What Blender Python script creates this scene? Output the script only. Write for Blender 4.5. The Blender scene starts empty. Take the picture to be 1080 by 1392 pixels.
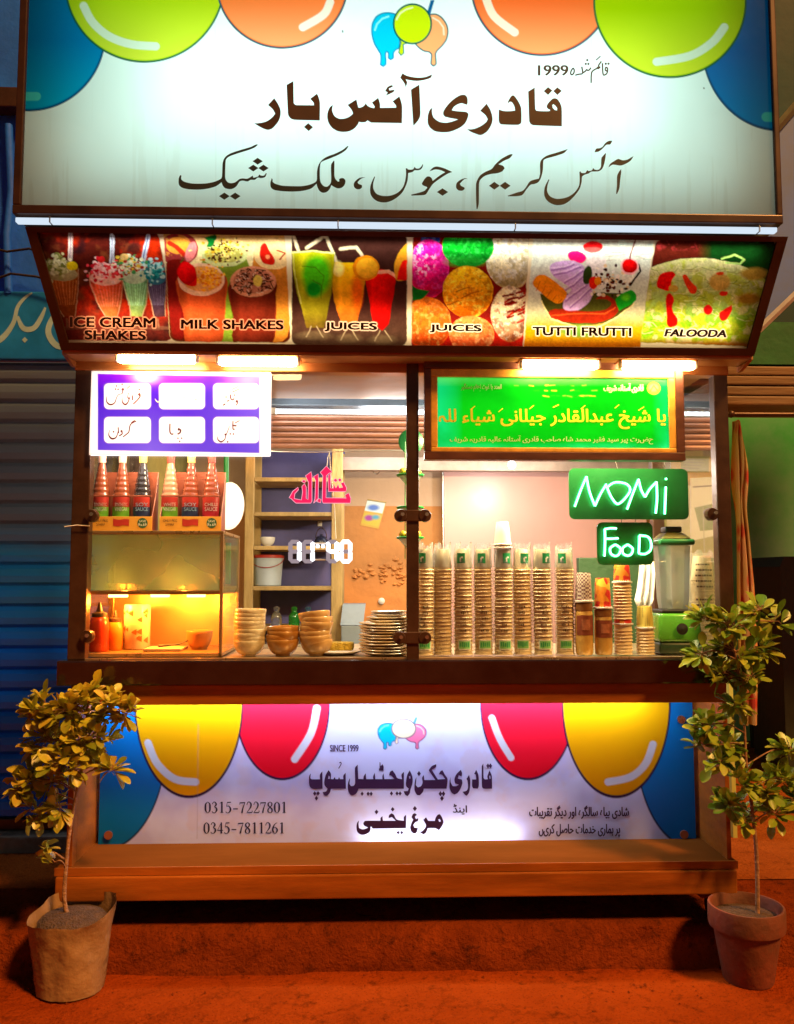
import bpy, bmesh, math, random
import numpy as np
from mathutils import Vector, Matrix, Euler
from mathutils.geometry import tessellate_polygon
sc = bpy.context.scene
COL = sc.collection
rnd = random.Random(7)
PI = math.pi

# ---------------------------------------------------------------- camera
F = 1150.0                      # focal length in pixels of the 1080 x 1392 photograph
CAM = Vector((0.0, -3.1, 1.28))
TILT, YAW = math.radians(4.48), math.radians(1.8)
cam_data = bpy.data.cameras.new('camera')
cam = bpy.data.objects.new('camera', cam_data)
COL.objects.link(cam)
cam.location = CAM
cam.rotation_euler = Euler((PI/2 + TILT, 0, -YAW))
cam_data.sensor_width = 36
cam_data.lens = F/1392*36
cam_data.clip_start = 0.05
cam_data.clip_end = 500
sc.camera = cam
CROT = cam.rotation_euler.to_matrix()

# ---------------------------------------------------------------- sky, sun, exposure
sc.view_settings.view_transform = 'Standard'
sc.view_settings.look = 'None'
sc.view_settings.exposure = 0.6
sc.view_settings.gamma = 1
SUN_AZ = math.radians(135)                               # front right
world = bpy.data.worlds.new('World')
sc.world = world
world.use_nodes = True
wn = world.node_tree
sky = wn.nodes.new('ShaderNodeTexSky')
sky.sky_type = 'NISHITA'
sky.sun_disc = False
sky.sun_elevation = math.radians(-1.5)
sky.sun_rotation = SUN_AZ
wn.links.new(sky.outputs[0], wn.nodes['Background'].inputs[0])
wn.nodes['Background'].inputs[1].default_value = 0.15
sun_d = bpy.data.lights.new('sun', 'SUN')
sun_d.energy = 3.5
sun_d.color = (1.0, 0.47, 0.13)
sun_d.angle = math.radians(8)
sun = bpy.data.objects.new('sun', sun_d)
COL.objects.link(sun)
sun_dir = Vector((0.50, -0.55, 0.86)).normalized()     # towards the lamp
sun.rotation_euler = sun_dir.to_track_quat('Z', 'Y').to_euler()
sc.cycles.max_bounces = 8
sc.cycles.transparent_max_bounces = 24
sc.cycles.sample_clamp_indirect = 4
sc.cycles.caustics_reflective = False
sc.cycles.caustics_refractive = False

# ---------------------------------------------------------------- pixel <-> world
def ray(px, py):
    return CROT @ Vector(((px-540)/F, -(py-696)/F, -1))
def P(px, py, Y):
    d = ray(px, py)
    return CAM + d*((Y-CAM.y)/d.y)
def PZ(px, py, Z):
    d = ray(px, py)
    return CAM + d*((Z-CAM.z)/d.z)
def R(x0, y0, x1, y1, Y):
    xm, ym = (x0+x1)/2, (y0+y1)/2
    return P(x0, ym, Y).x, P(x1, ym, Y).x, P(xm, y1, Y).z, P(xm, y0, Y).z
class Plane:
    def __init__(s, a, b, c):       # three world points; the normal is turned to the camera
        s.p = Vector(a); n = (Vector(b)-s.p).cross(Vector(c)-s.p).normalized()
        s.n = n if n.dot(CAM-s.p) > 0 else -n
    def hit(s, px, py, off=0.0):
        d = ray(px, py); q = s.p + s.n*off
        return CAM + d*((q-CAM).dot(s.n)/d.dot(s.n))
def yplane(Y): return Plane((0, Y, 0), (1, Y, 0), (0, Y, 1))
def lin(c):
    return tuple(((v/255)/12.92 if v/255 <= 0.04045 else ((v/255+0.055)/1.055)**2.4) for v in c)
_RT = np.array(CROT.transposed())
def project(pts):               # (N,3) world -> photograph pixels
    q = (np.asarray(pts)-np.array(CAM)) @ _RT.T
    return 540 + q[:, 0]/-q[:, 2]*F, 696 - q[:, 1]/-q[:, 2]*F

# ---------------------------------------------------------------- materials
def new_mat(name):
    m = bpy.data.materials.new(name); m.use_nodes = True
    nt = m.node_tree
    return m, nt, nt.nodes['Principled BSDF']
MATS = {}
def mat(name, col, rough=0.5, metal=0.0, var=0.25, scale=8.0, bump=0.0, bscale=None, emit=None, estr=0.0, trans=0.0, coat=0.0, detail=6, stretch=None, col2=None, rvar=0.15, alpha=None):
    if name in MATS: return MATS[name]
    m, nt, b = new_mat(name)
    N, L = nt.nodes, nt.links
    tc = N.new('ShaderNodeTexCoord')
    mp = N.new('ShaderNodeMapping')
    if stretch: mp.inputs['Scale'].default_value = stretch
    L.new(tc.outputs['Object'], mp.inputs[0])
    nz = N.new('ShaderNodeTexNoise'); nz.inputs['Scale'].default_value = scale; nz.inputs['Detail'].default_value = detail
    nz.inputs['Roughness'].default_value = 0.65
    L.new(mp.outputs[0], nz.inputs['Vector'])
    rp = N.new('ShaderNodeValToRGB')
    c2 = col2 if col2 else tuple(v*(1-var) for v in col)
    rp.color_ramp.elements[0].position = 0.34; rp.color_ramp.elements[1].position = 0.66
    rp.color_ramp.elements[0].color = (*c2, 1); rp.color_ramp.elements[1].color = (*(col if col2 else tuple(min(1, v*(1+var*0.4)) for v in col)), 1)
    L.new(nz.outputs['Fac'], rp.inputs[0])
    L.new(rp.outputs[0], b.inputs['Base Color'])
    rr = N.new('ShaderNodeMapRange'); rr.inputs['To Min'].default_value = max(0.03, rough-rvar); rr.inputs['To Max'].default_value = min(1, rough+rvar)
    L.new(nz.outputs['Fac'], rr.inputs[0]); L.new(rr.outputs[0], b.inputs['Roughness'])
    b.inputs['Metallic'].default_value = metal
    if coat: b.inputs['Coat Weight'].default_value = coat; b.inputs['Coat Roughness'].default_value = 0.08
    if trans: b.inputs['Transmission Weight'].default_value = trans
    if emit: b.inputs['Emission Color'].default_value = (*emit, 1); b.inputs['Emission Strength'].default_value = estr
    if alpha is not None: b.inputs['Alpha'].default_value = alpha
    if bump:
        n2 = N.new('ShaderNodeTexNoise'); n2.inputs['Scale'].default_value = bscale or scale*4; n2.inputs['Detail'].default_value = 8
        L.new(mp.outputs[0], n2.inputs['Vector'])
        bp = N.new('ShaderNodeBump'); bp.inputs['Strength'].default_value = bump; bp.inputs['Distance'].default_value = 0.02
        L.new(n2.outputs['Fac'], bp.inputs['Height']); L.new(bp.outputs[0], b.inputs['Normal'])
    MATS[name] = m
    return m
def emit_mat(name, col, strength):
    if name in MATS: return MATS[name]
    m = bpy.data.materials.new(name); m.use_nodes = True
    nt = m.node_tree; nt.nodes.clear()
    e = nt.nodes.new('ShaderNodeEmission'); e.inputs[0].default_value = (*col, 1); e.inputs[1].default_value = strength
    o = nt.nodes.new('ShaderNodeOutputMaterial'); nt.links.new(e.outputs[0], o.inputs[0])
    MATS[name] = m; return m
def glass_mat(name, tint=(0.96, 0.98, 0.97), refl=0.5, rough=0.02, haze=0.0, hazecol=(0.8, 0.8, 0.8), ior=1.45):
    """thin clear sheet: lets light straight through, reflects by Fresnel, optional milky share"""
    if name in MATS: return MATS[name]
    m = bpy.data.materials.new(name); m.use_nodes = True
    nt = m.node_tree; nt.nodes.clear(); N, L = nt.nodes, nt.links
    t = N.new('ShaderNodeBsdfTransparent'); t.inputs[0].default_value = (*tint, 1)
    g = N.new('ShaderNodeBsdfGlossy'); g.inputs['Roughness'].default_value = rough; g.inputs[0].default_value = (0.9, 0.9, 0.9, 1)
    lw = N.new('ShaderNodeFresnel'); lw.inputs[0].default_value = ior
    mu = N.new('ShaderNodeMath'); mu.operation = 'MULTIPLY'; mu.inputs[1].default_value = refl; mu.use_clamp = True
    L.new(lw.outputs[0], mu.inputs[0])
    mx = N.new('ShaderNodeMixShader'); L.new(mu.outputs[0], mx.inputs[0]); L.new(t.outputs[0], mx.inputs[1]); L.new(g.outputs[0], mx.inputs[2])
    out = mx
    if haze:
        d = N.new('ShaderNodeBsdfDiffuse'); d.inputs[0].default_value = (*hazecol, 1)
        tr = N.new('ShaderNodeBsdfTranslucent'); tr.inputs[0].default_value = (*hazecol, 1)
        ad = N.new('ShaderNodeMixShader'); ad.inputs[0].default_value = 0.5; L.new(d.outputs[0], ad.inputs[1]); L.new(tr.outputs[0], ad.inputs[2])
        tc = N.new('ShaderNodeTexCoord'); nz = N.new('ShaderNodeTexNoise'); nz.inputs['Scale'].default_value = 4; nz.inputs['Detail'].default_value = 1.5
        L.new(tc.outputs['Object'], nz.inputs['Vector'])
        mr = N.new('ShaderNodeMapRange'); mr.inputs['From Min'].default_value = 0.3; mr.inputs['From Max'].default_value = 0.7
        mr.inputs['To Min'].default_value = haze*0.6; mr.inputs['To Max'].default_value = min(1, haze*1.3)
        L.new(nz.outputs['Fac'], mr.inputs[0])
        m2 = N.new('ShaderNodeMixShader'); L.new(mr.outputs[0], m2.inputs[0]); L.new(mx.outputs[0], m2.inputs[1]); L.new(ad.outputs[0], m2.inputs[2]); out = m2
    o = N.new('ShaderNodeOutputMaterial'); L.new(out.outputs[0], o.inputs[0])
    MATS[name] = m; return m
def print_mat(name, back=0.5, rough=0.35, gloss=True):
    """a printed sheet: its colours come from the mesh attribute 'print'; back = share of light let through from behind"""
    m = bpy.data.materials.new(name); m.use_nodes = True
    nt = m.node_tree; nt.nodes.clear(); N, L = nt.nodes, nt.links
    a = N.new('ShaderNodeAttribute'); a.attribute_name = 'print'
    d = N.new('ShaderNodeBsdfPrincipled'); d.inputs['Roughness'].default_value = rough
    d.inputs['Specular IOR Level'].default_value = 0.4 if gloss else 0.1
    tr = N.new('ShaderNodeBsdfTranslucent')
    L.new(a.outputs['Color'], d.inputs['Base Color']); L.new(a.outputs['Color'], tr.inputs[0])
    tc = N.new('ShaderNodeTexCoord'); nz = N.new('ShaderNodeTexNoise'); nz.inputs['Scale'].default_value = 5; nz.inputs['Detail'].default_value = 4
    L.new(tc.outputs['Object'], nz.inputs['Vector'])
    bp = N.new('ShaderNodeBump'); bp.inputs['Strength'].default_value = 0.12; bp.inputs['Distance'].default_value = 0.02
    L.new(nz.outputs['Fac'], bp.inputs['Height']); L.new(bp.outputs[0], d.inputs['Normal'])
    mx = N.new('ShaderNodeMixShader'); mx.inputs[0].default_value = back
    L.new(d.outputs[0], mx.inputs[1]); L.new(tr.outputs[0], mx.inputs[2])
    o = N.new('ShaderNodeOutputMaterial'); L.new(mx.outputs[0], o.inputs[0])
    return m

# ---------------------------------------------------------------- objects
def tag(o, label=None, cat=None, group=None, kind=None):
    if label: o['label'] = label
    if cat: o['category'] = cat
    if group: o['group'] = group
    if kind: o['kind'] = kind
    return o
def thing(name, label, cat, loc=(0, 0, 0), group=None):
    o = bpy.data.objects.new(name, None); COL.objects.link(o)
    o.empty_display_size = 0.05
    o.location = loc
    return tag(o, label, cat, group)
def wloc(o):
    v = Vector((0, 0, 0))
    while o is not None:
        v += o.location; o = o.parent
    return v
def copy_tree(o, parent=None):
    c = o.copy(); COL.objects.link(c)
    if parent is not None: c.parent = parent
    for ch in list(o.children): copy_tree(ch, c)
    return c
class MB:
    def __init__(s): s.v = []; s.f = []; s.mi = []; s.cur = 0; s.flat = set()
    def add(s, vs, fs):
        b = len(s.v); s.v += [Vector(v) for v in vs]
        for f in fs: s.f.append(tuple(i+b for i in f)); s.mi.append(s.cur)
        return s
    def box(s, x0, x1, y0, y1, z0, z1, bev=0.0):
        if x0 > x1: x0, x1 = x1, x0
        if y0 > y1: y0, y1 = y1, y0
        if z0 > z1: z0, z1 = z1, z0
        if bev <= 0:
            return s.add([(x, y, z) for x in (x0, x1) for y in (y0, y1) for z in (z0, z1)],
                         [(0, 1, 3, 2), (4, 6, 7, 5), (0, 4, 5, 1), (2, 3, 7, 6), (0, 2, 6, 4), (1, 5, 7, 3)])
        bm = bmesh.new(); bmesh.ops.create_cube(bm, size=1)
        for v in bm.verts: v.co = Vector(((x0+x1)/2+v.co.x*(x1-x0), (y0+y1)/2+v.co.y*(y1-y0), (z0+z1)/2+v.co.z*(z1-z0)))
        bev = min(bev, 0.45*min(x1-x0, y1-y0, z1-z0))
        bmesh.ops.bevel(bm, geom=list(bm.edges), offset=bev, segments=2, profile=0.6, affect='EDGES')
        bm.verts.index_update()
        s.add([v.co.copy() for v in bm.verts], [[v.index for v in f.verts] for f in bm.faces]); bm.free()
        return s
    def prism(s, pts, vec):
        """closed polygon (world points) pushed along vec"""
        n = len(pts); vec = Vector(vec); p = [Vector(q) for q in pts]
        return s.add(p+[q+vec for q in p], [tuple(range(n-1, -1, -1)), tuple(range(n, 2*n))]+[(i, (i+1) % n, n+(i+1) % n, n+i) for i in range(n)])
    def lathe(s, prof, c, n=24, sx=1, sy=1, cap=True, rot=None):
        """prof: (radius, z) list, turned about the vertical through c"""
        c = Vector(c); vs = []; k = len(prof)
        for i in range(n):
            a = 2*PI*i/n
            for r, z in prof:
                q = Vector((r*math.cos(a)*sx, r*math.sin(a)*sy, z))
                if rot is not None: q = rot @ q
                vs.append(c+q)
        fs = []
        for i in range(n):
            j = (i+1) % n
            for t in range(k-1): fs.append((i*k+t, j*k+t, j*k+t+1, i*k+t+1))
        if cap:
            if prof[0][0] > 1e-6: fs.append(tuple(i*k for i in range(n-1, -1, -1)))
            if prof[-1][0] > 1e-6: fs.append(tuple(i*k+k-1 for i in range(n)))
        return s.add(vs, fs)
    def tube(s, path, r, n=8, cap=True):
        path = [Vector(p) for p in path]; m = len(path)
        rs = r if isinstance(r, (list, tuple)) else [r]*m
        prev = None; vs = []
        for i, p in enumerate(path):
            t = (path[min(i+1, m-1)]-path[max(i-1, 0)]).normalized()
            if prev is None:
                u = t.cross(Vector((0, 0, 1)))
                if u.length < 1e-3: u = t.cross(Vector((1, 0, 0)))
            else: u = prev-t*prev.dot(t)
            u.normalize(); prev = u; w = t.cross(u)
            for k in range(n):
                a = 2*PI*k/n; vs.append(p+(u*math.cos(a)+w*math.sin(a))*rs[i])
        fs = [(i*n+k, i*n+(k+1) % n, (i+1)*n+(k+1) % n, (i+1)*n+k) for i in range(m-1) for k in range(n)]
        if cap: fs += [tuple(range(n-1, -1, -1)), tuple(range((m-1)*n, m*n))]
        return s.add(vs, fs)
    def build(s, name, m, parent=None, smooth=0, label=None):
        off = wloc(parent) if parent is not None else Vector((0, 0, 0))
        me = bpy.data.meshes.new(name)
        me.from_pydata([v-off for v in s.v], [], s.f); me.update()
        bm = bmesh.new(); bm.from_mesh(me); bmesh.ops.recalc_face_normals(bm, faces=bm.faces); bm.to_mesh(me); bm.free()
        for x in (m if isinstance(m, (list, tuple)) else [m]): me.materials.append(x)
        if isinstance(m, (list, tuple)): me.polygons.foreach_set('material_index', s.mi)
        if smooth:
            me.polygons.foreach_set('use_smooth', [True]*len(me.polygons))
            me.set_sharp_from_angle(angle=math.radians(smooth))
        o = bpy.data.objects.new(name, me); COL.objects.link(o)
        if parent is not None: o.parent = parent
        if label: o['label'] = label
        return o
def base_at(o, loc):
    """moves the origin of a single-mesh thing to loc (its base) without moving its shape"""
    loc = Vector(loc); o.data.transform(Matrix.Translation(-loc)); o.location = loc
    return o
def area(name, loc, size, power, col, aim, parent=None):
    d = bpy.data.lights.new(name, 'AREA'); d.shape = 'RECTANGLE'; d.size, d.size_y = size
    d.energy = power; d.color = col
    o = bpy.data.objects.new(name, d); COL.objects.link(o)
    o.location = Vector(loc) - (wloc(parent) if parent is not None else Vector((0, 0, 0)))
    z = (-Vector(aim)).normalized(); x = Vector((1, 0, 0)); x = (x-z*x.dot(z)).normalized(); y = z.cross(x)
    o.rotation_euler = Matrix((x, y, z)).transposed().to_euler()      # the long side stays level
    if parent is not None: o.parent = parent
    return o
def point(name, loc, power, col, r=0.02, parent=None):
    d = bpy.data.lights.new(name, 'POINT'); d.energy = power; d.color = col; d.shadow_soft_size = r
    o = bpy.data.objects.new(name, d); COL.objects.link(o)
    o.location = Vector(loc) - (wloc(parent) if parent is not None else Vector((0, 0, 0)))
    if parent is not None: o.parent = parent
    return o

# ---------------------------------------------------------------- lettering on planes
class Ink:
    """flat lettering or marks, traced in photograph pixels and laid on a plane"""
    def __init__(s, plane, off=0.0015): s.pl = plane; s.off = off; s.mb = MB(); s.k = 0
    def _h(s, pts):
        o = s.off + s.k*4e-5
        return [s.pl.hit(x, y, o) for x, y in pts]
    def poly(s, pts, holes=()):
        loops = [list(pts)]+[list(h) for h in holes]
        flat = [q for l in loops for q in l]
        tris = tessellate_polygon([[Vector((x, y, 0)) for x, y in l] for l in loops])
        s.mb.add(s._h(flat), [tuple(t) for t in tris]); s.k = (s.k+1) % 40
        return s
    def crop(s, ox, oy, sx, pts, holes=(), smooth=True):
        f = lambda l: [(ox+x/sx, oy+y/sx) for x, y in l]
        return s.poly(smooth_closed(f(pts)) if smooth else f(pts), [f(h) for h in holes])
    def dia(s, x, y, w, h):
        return s.poly([(x, y-h), (x+w, y), (x, y+h), (x-w, y)])
    def stroke(s, pts, w, smooth=True):
        """pts (x,y) or (x,y,w)"""
        q = [(p[0], p[1], p[2] if len(p) > 2 else w) for p in pts]
        if smooth and len(q) > 2: q = catmull(q)
        L, Rr = [], []
        for i, (x, y, ww) in enumerate(q):
            a, b = q[max(i-1, 0)], q[min(i+1, len(q)-1)]
            dx, dy = b[0]-a[0], b[1]-a[1]; l = math.hypot(dx, dy) or 1
            L.append((x-dy/l*ww/2, y+dx/l*ww/2)); Rr.append((x+dy/l*ww/2, y-dx/l*ww/2))
        n = len(q); pts3 = s._h(L+Rr)
        s.mb.add(pts3, [(i, i+1, n+i+1, n+i) for i in range(n-1)])
        s.k = (s.k+1) % 40
        return s
    def text(s, body, x0, y0, x1, y1, shifts=((0, 0),), slant=0.0, skew=0.0):
        vs, fs = glyphs(body)
        for dx, dy in shifts:
            pts = [(x0+dx+u*(x1-x0)+slant*v*(y1-y0), y1+dy-v*(y1-y0)+skew*u) for u, v in vs]
            s.mb.add(s._h(pts), fs); s.k = (s.k+1) % 40
        return s
    def build(s, name, m, parent, label=None):
        off = wloc(parent)
        me = bpy.data.meshes.new(name)
        me.from_pydata([v-off for v in s.mb.v], [], s.mb.f); me.update(); me.materials.append(m)
        o = bpy.data.objects.new(name, me); COL.objects.link(o); o.parent = parent
        if label: o['label'] = label
        return o
def catmull(q, n=5):
    out = []
    for i in range(len(q)-1):
        p0, p1, p2, p3 = q[max(i-1, 0)], q[i], q[i+1], q[min(i+2, len(q)-1)]
        for k in range(n):
            t = k/n
            out.append(tuple(0.5*(2*p1[j]+(p2[j]-p0[j])*t+(2*p0[j]-5*p1[j]+4*p2[j]-p3[j])*t*t+(3*p1[j]-p0[j]-3*p2[j]+p3[j])*t**3) for j in range(len(p1))))
    out.append(tuple(q[-1]))
    return out
def smooth_closed(p, n=4, corner=55):
    """rounds a traced outline except at its sharp corners"""
    m = len(p); sharp = []
    for i in range(m):
        a, b, c = p[i-1], p[i], p[(i+1) % m]
        v1 = (b[0]-a[0], b[1]-a[1]); v2 = (c[0]-b[0], c[1]-b[1])
        d = math.degrees(abs(math.atan2(v1[0]*v2[1]-v1[1]*v2[0], v1[0]*v2[0]+v1[1]*v2[1])))
        sharp.append(d > corner)
    out = []
    for i in range(m):
        j = (i+1) % m
        p1, p2 = p[i], p[j]
        l = math.hypot(p2[0]-p1[0], p2[1]-p1[1])
        p0 = p1 if sharp[i] else p[i-1]
        p3 = p2 if sharp[j] else p[(j+1) % m]
        if l < 1.0: out.append(p1); continue
        def cl(a, b):   # keep handles no longer than the segment
            dx, dy = (b[0]-a[0])/2, (b[1]-a[1])/2; h = math.hypot(dx, dy)
            k = min(1, l*0.9/h) if h else 0
            return dx*k, dy*k
        m1, m2 = cl(p0, p2), cl(p1, p3)
        for k in range(n):
            t = k/n; h1 = 2*t**3-3*t*t+1; h2 = t**3-2*t*t+t; h3 = -2*t**3+3*t*t; h4 = t**3-t*t
            out.append((h1*p1[0]+h2*m1[0]+h3*p2[0]+h4*m2[0], h1*p1[1]+h2*m1[1]+h3*p2[1]+h4*m2[1]))
    return out
_GL = {}
def glyphs(body):
    """outline mesh of a line of text in the built-in font, scaled to the unit square"""
    if body in _GL: return _GL[body]
    c = bpy.data.curves.new('text', 'FONT'); c.body = body; c.resolution_u = 4
    o = bpy.data.objects.new('text', c); COL.objects.link(o)
    bpy.context.view_layer.update()
    me = o.to_mesh()
    v = [(p.co.x, p.co.y) for p in me.vertices]; f = [tuple(p.vertices) for p in me.polygons]
    o.to_mesh_clear(); bpy.data.objects.remove(o); bpy.data.curves.remove(c)
    xs = [a for a, b in v]; ys = [b for a, b in v]
    x0, x1, y0, y1 = min(xs), max(xs), min(ys), max(ys)
    _GL[body] = ([((a-x0)/(x1-x0), (b-y0)/max(1e-6, y1-y0)) for a, b in v], f)
    return _GL[body]
# joining forms of the Arabic letters used: isolated, final, initial, medial
_FORMS = {'ا': 'FE8D FE8E', 'آ': 'FE81 FE82', 'ب': 'FE8F FE90 FE91 FE92', 'پ': 'FB56 FB57 FB58 FB59', 'ت': 'FE95 FE96 FE97 FE98', 'ج': 'FE9D FE9E FE9F FEA0',
          'ح': 'FEA1 FEA2 FEA3 FEA4', 'خ': 'FEA5 FEA6 FEA7 FEA8', 'د': 'FEA9 FEAA', 'ڈ': 'FB88 FB89', 'ر': 'FEAD FEAE', 'ز': 'FEAF FEB0', 'س': 'FEB1 FEB2 FEB3 FEB4',
          'ش': 'FEB5 FEB6 FEB7 FEB8', 'ص': 'FEB9 FEBA FEBB FEBC', 'ع': 'FEC9 FECA FECB FECC', 'غ': 'FECD FECE FECF FED0', 'ف': 'FED1 FED2 FED3 FED4', 'ق': 'FED5 FED6 FED7 FED8',
          'ک': 'FB8E FB8F FB90 FB91', 'گ': 'FB92 FB93 FB94 FB95', 'ل': 'FEDD FEDE FEDF FEE0', 'م': 'FEE1 FEE2 FEE3 FEE4', 'ن': 'FEE5 FEE6 FEE7 FEE8', 'و': 'FEED FEEE',
          'ہ': 'FBA6 FBA7 FBA8 FBA9', 'ه': 'FEE9 FEEA FEEB FEEC', 'ی': 'FBFC FBFD FBFE FBFF', 'ء': 'FE80', 'ئ': 'FE89 FE8A FE8B FE8C'}
_FORMS = {k: [chr(int(h, 16)) for h in v.split()] for k, v in _FORMS.items()}
def urdu(s):
    out = []
    for i, ch in enumerate(s):
        fm = _FORMS.get(ch)
        if not fm: out.append(ch); continue
        pv = _FORMS.get(s[i-1]) if i else None; nx = _FORMS.get(s[i+1]) if i+1 < len(s) else None
        jp = pv is not None and len(pv) == 4 and len(fm) >= 2
        jn = nx is not None and len(nx) >= 2 and len(fm) == 4
        out.append(fm[3] if jp and jn else fm[1] if jp else fm[2] if jn else fm[0])
    return ''.join(reversed(out))

# ---------------------------------------------------------------- prints
def vnoise(x, y, seed=0, octaves=4):
    r = np.random.RandomState(seed); g = r.rand(64, 64); tot = np.zeros_like(x); amp = 1; sm = 0
    for o in range(octaves):
        xi = np.floor(x).astype(int); yi = np.floor(y).astype(int); fx = x-xi; fy = y-yi
        fx = fx*fx*(3-2*fx); fy = fy*fy*(3-2*fy)
        a = g[yi % 64, xi % 64]; b = g[yi % 64, (xi+1) % 64]; c = g[(yi+1) % 64, xi % 64]; d = g[(yi+1) % 64, (xi+1) % 64]
        tot += amp*((a*(1-fx)+b*fx)*(1-fy)+(c*(1-fx)+d*fx)*fy); sm += amp; amp *= 0.5; x = x*2.03+5.1; y = y*2.01+9.7
    return tot/sm
class Paint:
    """the picture printed on a flat sheet, drawn in photograph pixels"""
    def __init__(s, X, Y): s.X = X; s.Y = Y; s.c = np.ones((len(X), 3)); s.clip = None
    def put(s, a, col):
        a = np.clip(a, 0, 1)
        if s.clip is not None: a = a*s.clip
        c = np.array(lin(col)) if not isinstance(col, np.ndarray) else col
        s.c = s.c*(1-a[:, None])+c*a[:, None]
        return s
    def fill(s, col): return s.put(np.ones(len(s.X)), col)
    def d_ell(s, cx, cy, rx, ry, rot=0):
        dx, dy = s.X-cx, s.Y-cy; c, n = math.cos(rot), math.sin(rot)
        u = (dx*c+dy*n)/rx; v = (-dx*n+dy*c)/ry
        return (np.sqrt(u*u+v*v)-1)*min(rx, ry)
    def ell(s, cx, cy, rx, ry, col, soft=1.0, rot=0, al=1.0, edge=None, ew=2.0, mask=None):
        d = s.d_ell(cx, cy, rx, ry, rot); m = 1 if mask is None else mask
        if edge is not None: s.put(np.clip(0.5-(d-ew/2)/soft, 0, 1)*al*m, edge); d = d+ew/2
        return s.put(np.clip(0.5-d/soft, 0, 1)*al*m, col)
    def rr(s, x0, y0, x1, y1, r, col, soft=1.2, al=1.0, skew=0.0):
        a = s.a_rr(x0, y0, x1, y1, r, soft, skew); return s.put(a*al, col)
    def a_rr(s, x0, y0, x1, y1, r, soft=1.2, skew=0.0, slope=0.0):
        X = s.X-skew*(s.Y-(y0+y1)/2); Y = s.Y-slope*(s.X-(x0+x1)/2)
        qx = np.abs(X-(x0+x1)/2)-(x1-x0)/2+r; qy = np.abs(Y-(y0+y1)/2)-(y1-y0)/2+r
        d = np.sqrt(np.maximum(qx, 0)**2+np.maximum(qy, 0)**2)+np.minimum(np.maximum(qx, qy), 0)-r
        return np.clip(0.5-d/soft, 0, 1)
    def d_seg(s, pts):
        d = np.full(len(s.X), 1e9)
        for (ax, ay), (bx, by) in zip(pts[:-1], pts[1:]):
            vx, vy = bx-ax, by-ay; t = np.clip(((s.X-ax)*vx+(s.Y-ay)*vy)/max(1e-9, vx*vx+vy*vy), 0, 1)
            d = np.minimum(d, np.hypot(s.X-ax-t*vx, s.Y-ay-t*vy))
        return d
    def line(s, pts, w, col, soft=1.2, al=1.0): return s.put(np.clip(0.5-(s.d_seg(pts)-w/2)/soft, 0, 1)*al, col)
    def a_poly(s, pts, soft=1.2):
        ins = np.zeros(len(s.X), bool); n = len(pts)
        for i in range(n):
            (x1, y1), (x2, y2) = pts[i], pts[(i+1) % n]
            if y1 == y2: continue
            ins ^= ((y1 > s.Y) != (y2 > s.Y)) & (s.X < (x2-x1)*(s.Y-y1)/(y2-y1)+x1)
        d = s.d_seg(list(pts)+[pts[0]]); d = np.where(ins, -d, d)
        return np.clip(0.5-d/soft, 0, 1)
    def poly(s, pts, col, soft=1.2, al=1.0): return s.put(s.a_poly(pts, soft)*al, col)
    def noise(s, sc_, seed, lo, hi, col, al=1.0, mask=None):
        n = np.clip((vnoise(s.X/sc_, s.Y/sc_, seed)-lo)/(hi-lo), 0, 1)
        return s.put(n*al*(1 if mask is None else mask), col)
    def halo(s, body, x0, y0, x1, y1, w, col, slant=0.0, skew=0.0):
        """pale edge printed round a caption"""
        vs, fs = glyphs(body)
        pt = [(x0+u*(x1-x0)+slant*v*(y1-y0), y1-v*(y1-y0)+skew*u) for u, v in vs]
        cnt = {}
        for f in fs:
            for i in range(len(f)):
                e = (min(f[i], f[i-1]), max(f[i], f[i-1])); cnt[e] = cnt.get(e, 0)+1
        d = np.full(len(s.X), 1e9); k = np.where((s.X > x0-8) & (s.X < x1+12) & (s.Y > y0-8) & (s.Y < y1+8))[0]; X, Y = s.X[k], s.Y[k]; dk = np.full(len(k), 1e9)
        for (a, b), n in cnt.items():
            if n > 1: continue
            (ax, ay), (bx, by) = pt[a], pt[b]; vx, vy = bx-ax, by-ay
            t = np.clip(((X-ax)*vx+(Y-ay)*vy)/max(1e-9, vx*vx+vy*vy), 0, 1); dk = np.minimum(dk, np.hypot(X-ax-t*vx, Y-ay-t*vy))
        d[k] = dk
        return s.put(np.clip(0.5-(d-w), 0, 1), col)
    def shade_x(s, xa, xb, m, amp=0.55):
        t = np.clip((s.X-xa)/(xb-xa), 0, 1); f = 1-amp+amp*1.25*np.sin(PI*np.clip(t*0.92+0.04, 0, 1))**0.8+0.30*np.exp(-((t-0.24)/0.07)**2)-0.12*np.exp(-((t-0.8)/0.12)**2)
        s.c = np.clip(s.c*(1+(f-1)*m*(1 if s.clip is None else s.clip))[:, None], 0, 1)
    def shade_ball(s, cx, cy, rx, ry, amp=0.6):
        u = (s.X-cx)/rx; v = (s.Y-cy)/ry; q = u*u+v*v; m = np.clip((1-q)*6, 0, 1)*(1 if s.clip is None else s.clip); nz = np.sqrt(np.clip(1-q, 0, 1))
        f = 0.45+0.75*np.clip(-0.35*u-0.55*v+0.75*nz, 0, 2)+0.25*np.clip(-0.4*u-0.6*v+0.69*nz, 0, 1)**14
        s.c = np.clip(s.c*(1+(f-1)*amp*1.3*m)[:, None], 0, 1)
    def tone(s, sc_, seed, amp):
        n = vnoise(s.X/sc_, s.Y/sc_, seed, 4)-0.5; m = 1 if s.clip is None else s.clip
        s.c = np.clip(s.c*(1+n*amp*m)[:, None], 0, 1); return s
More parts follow.
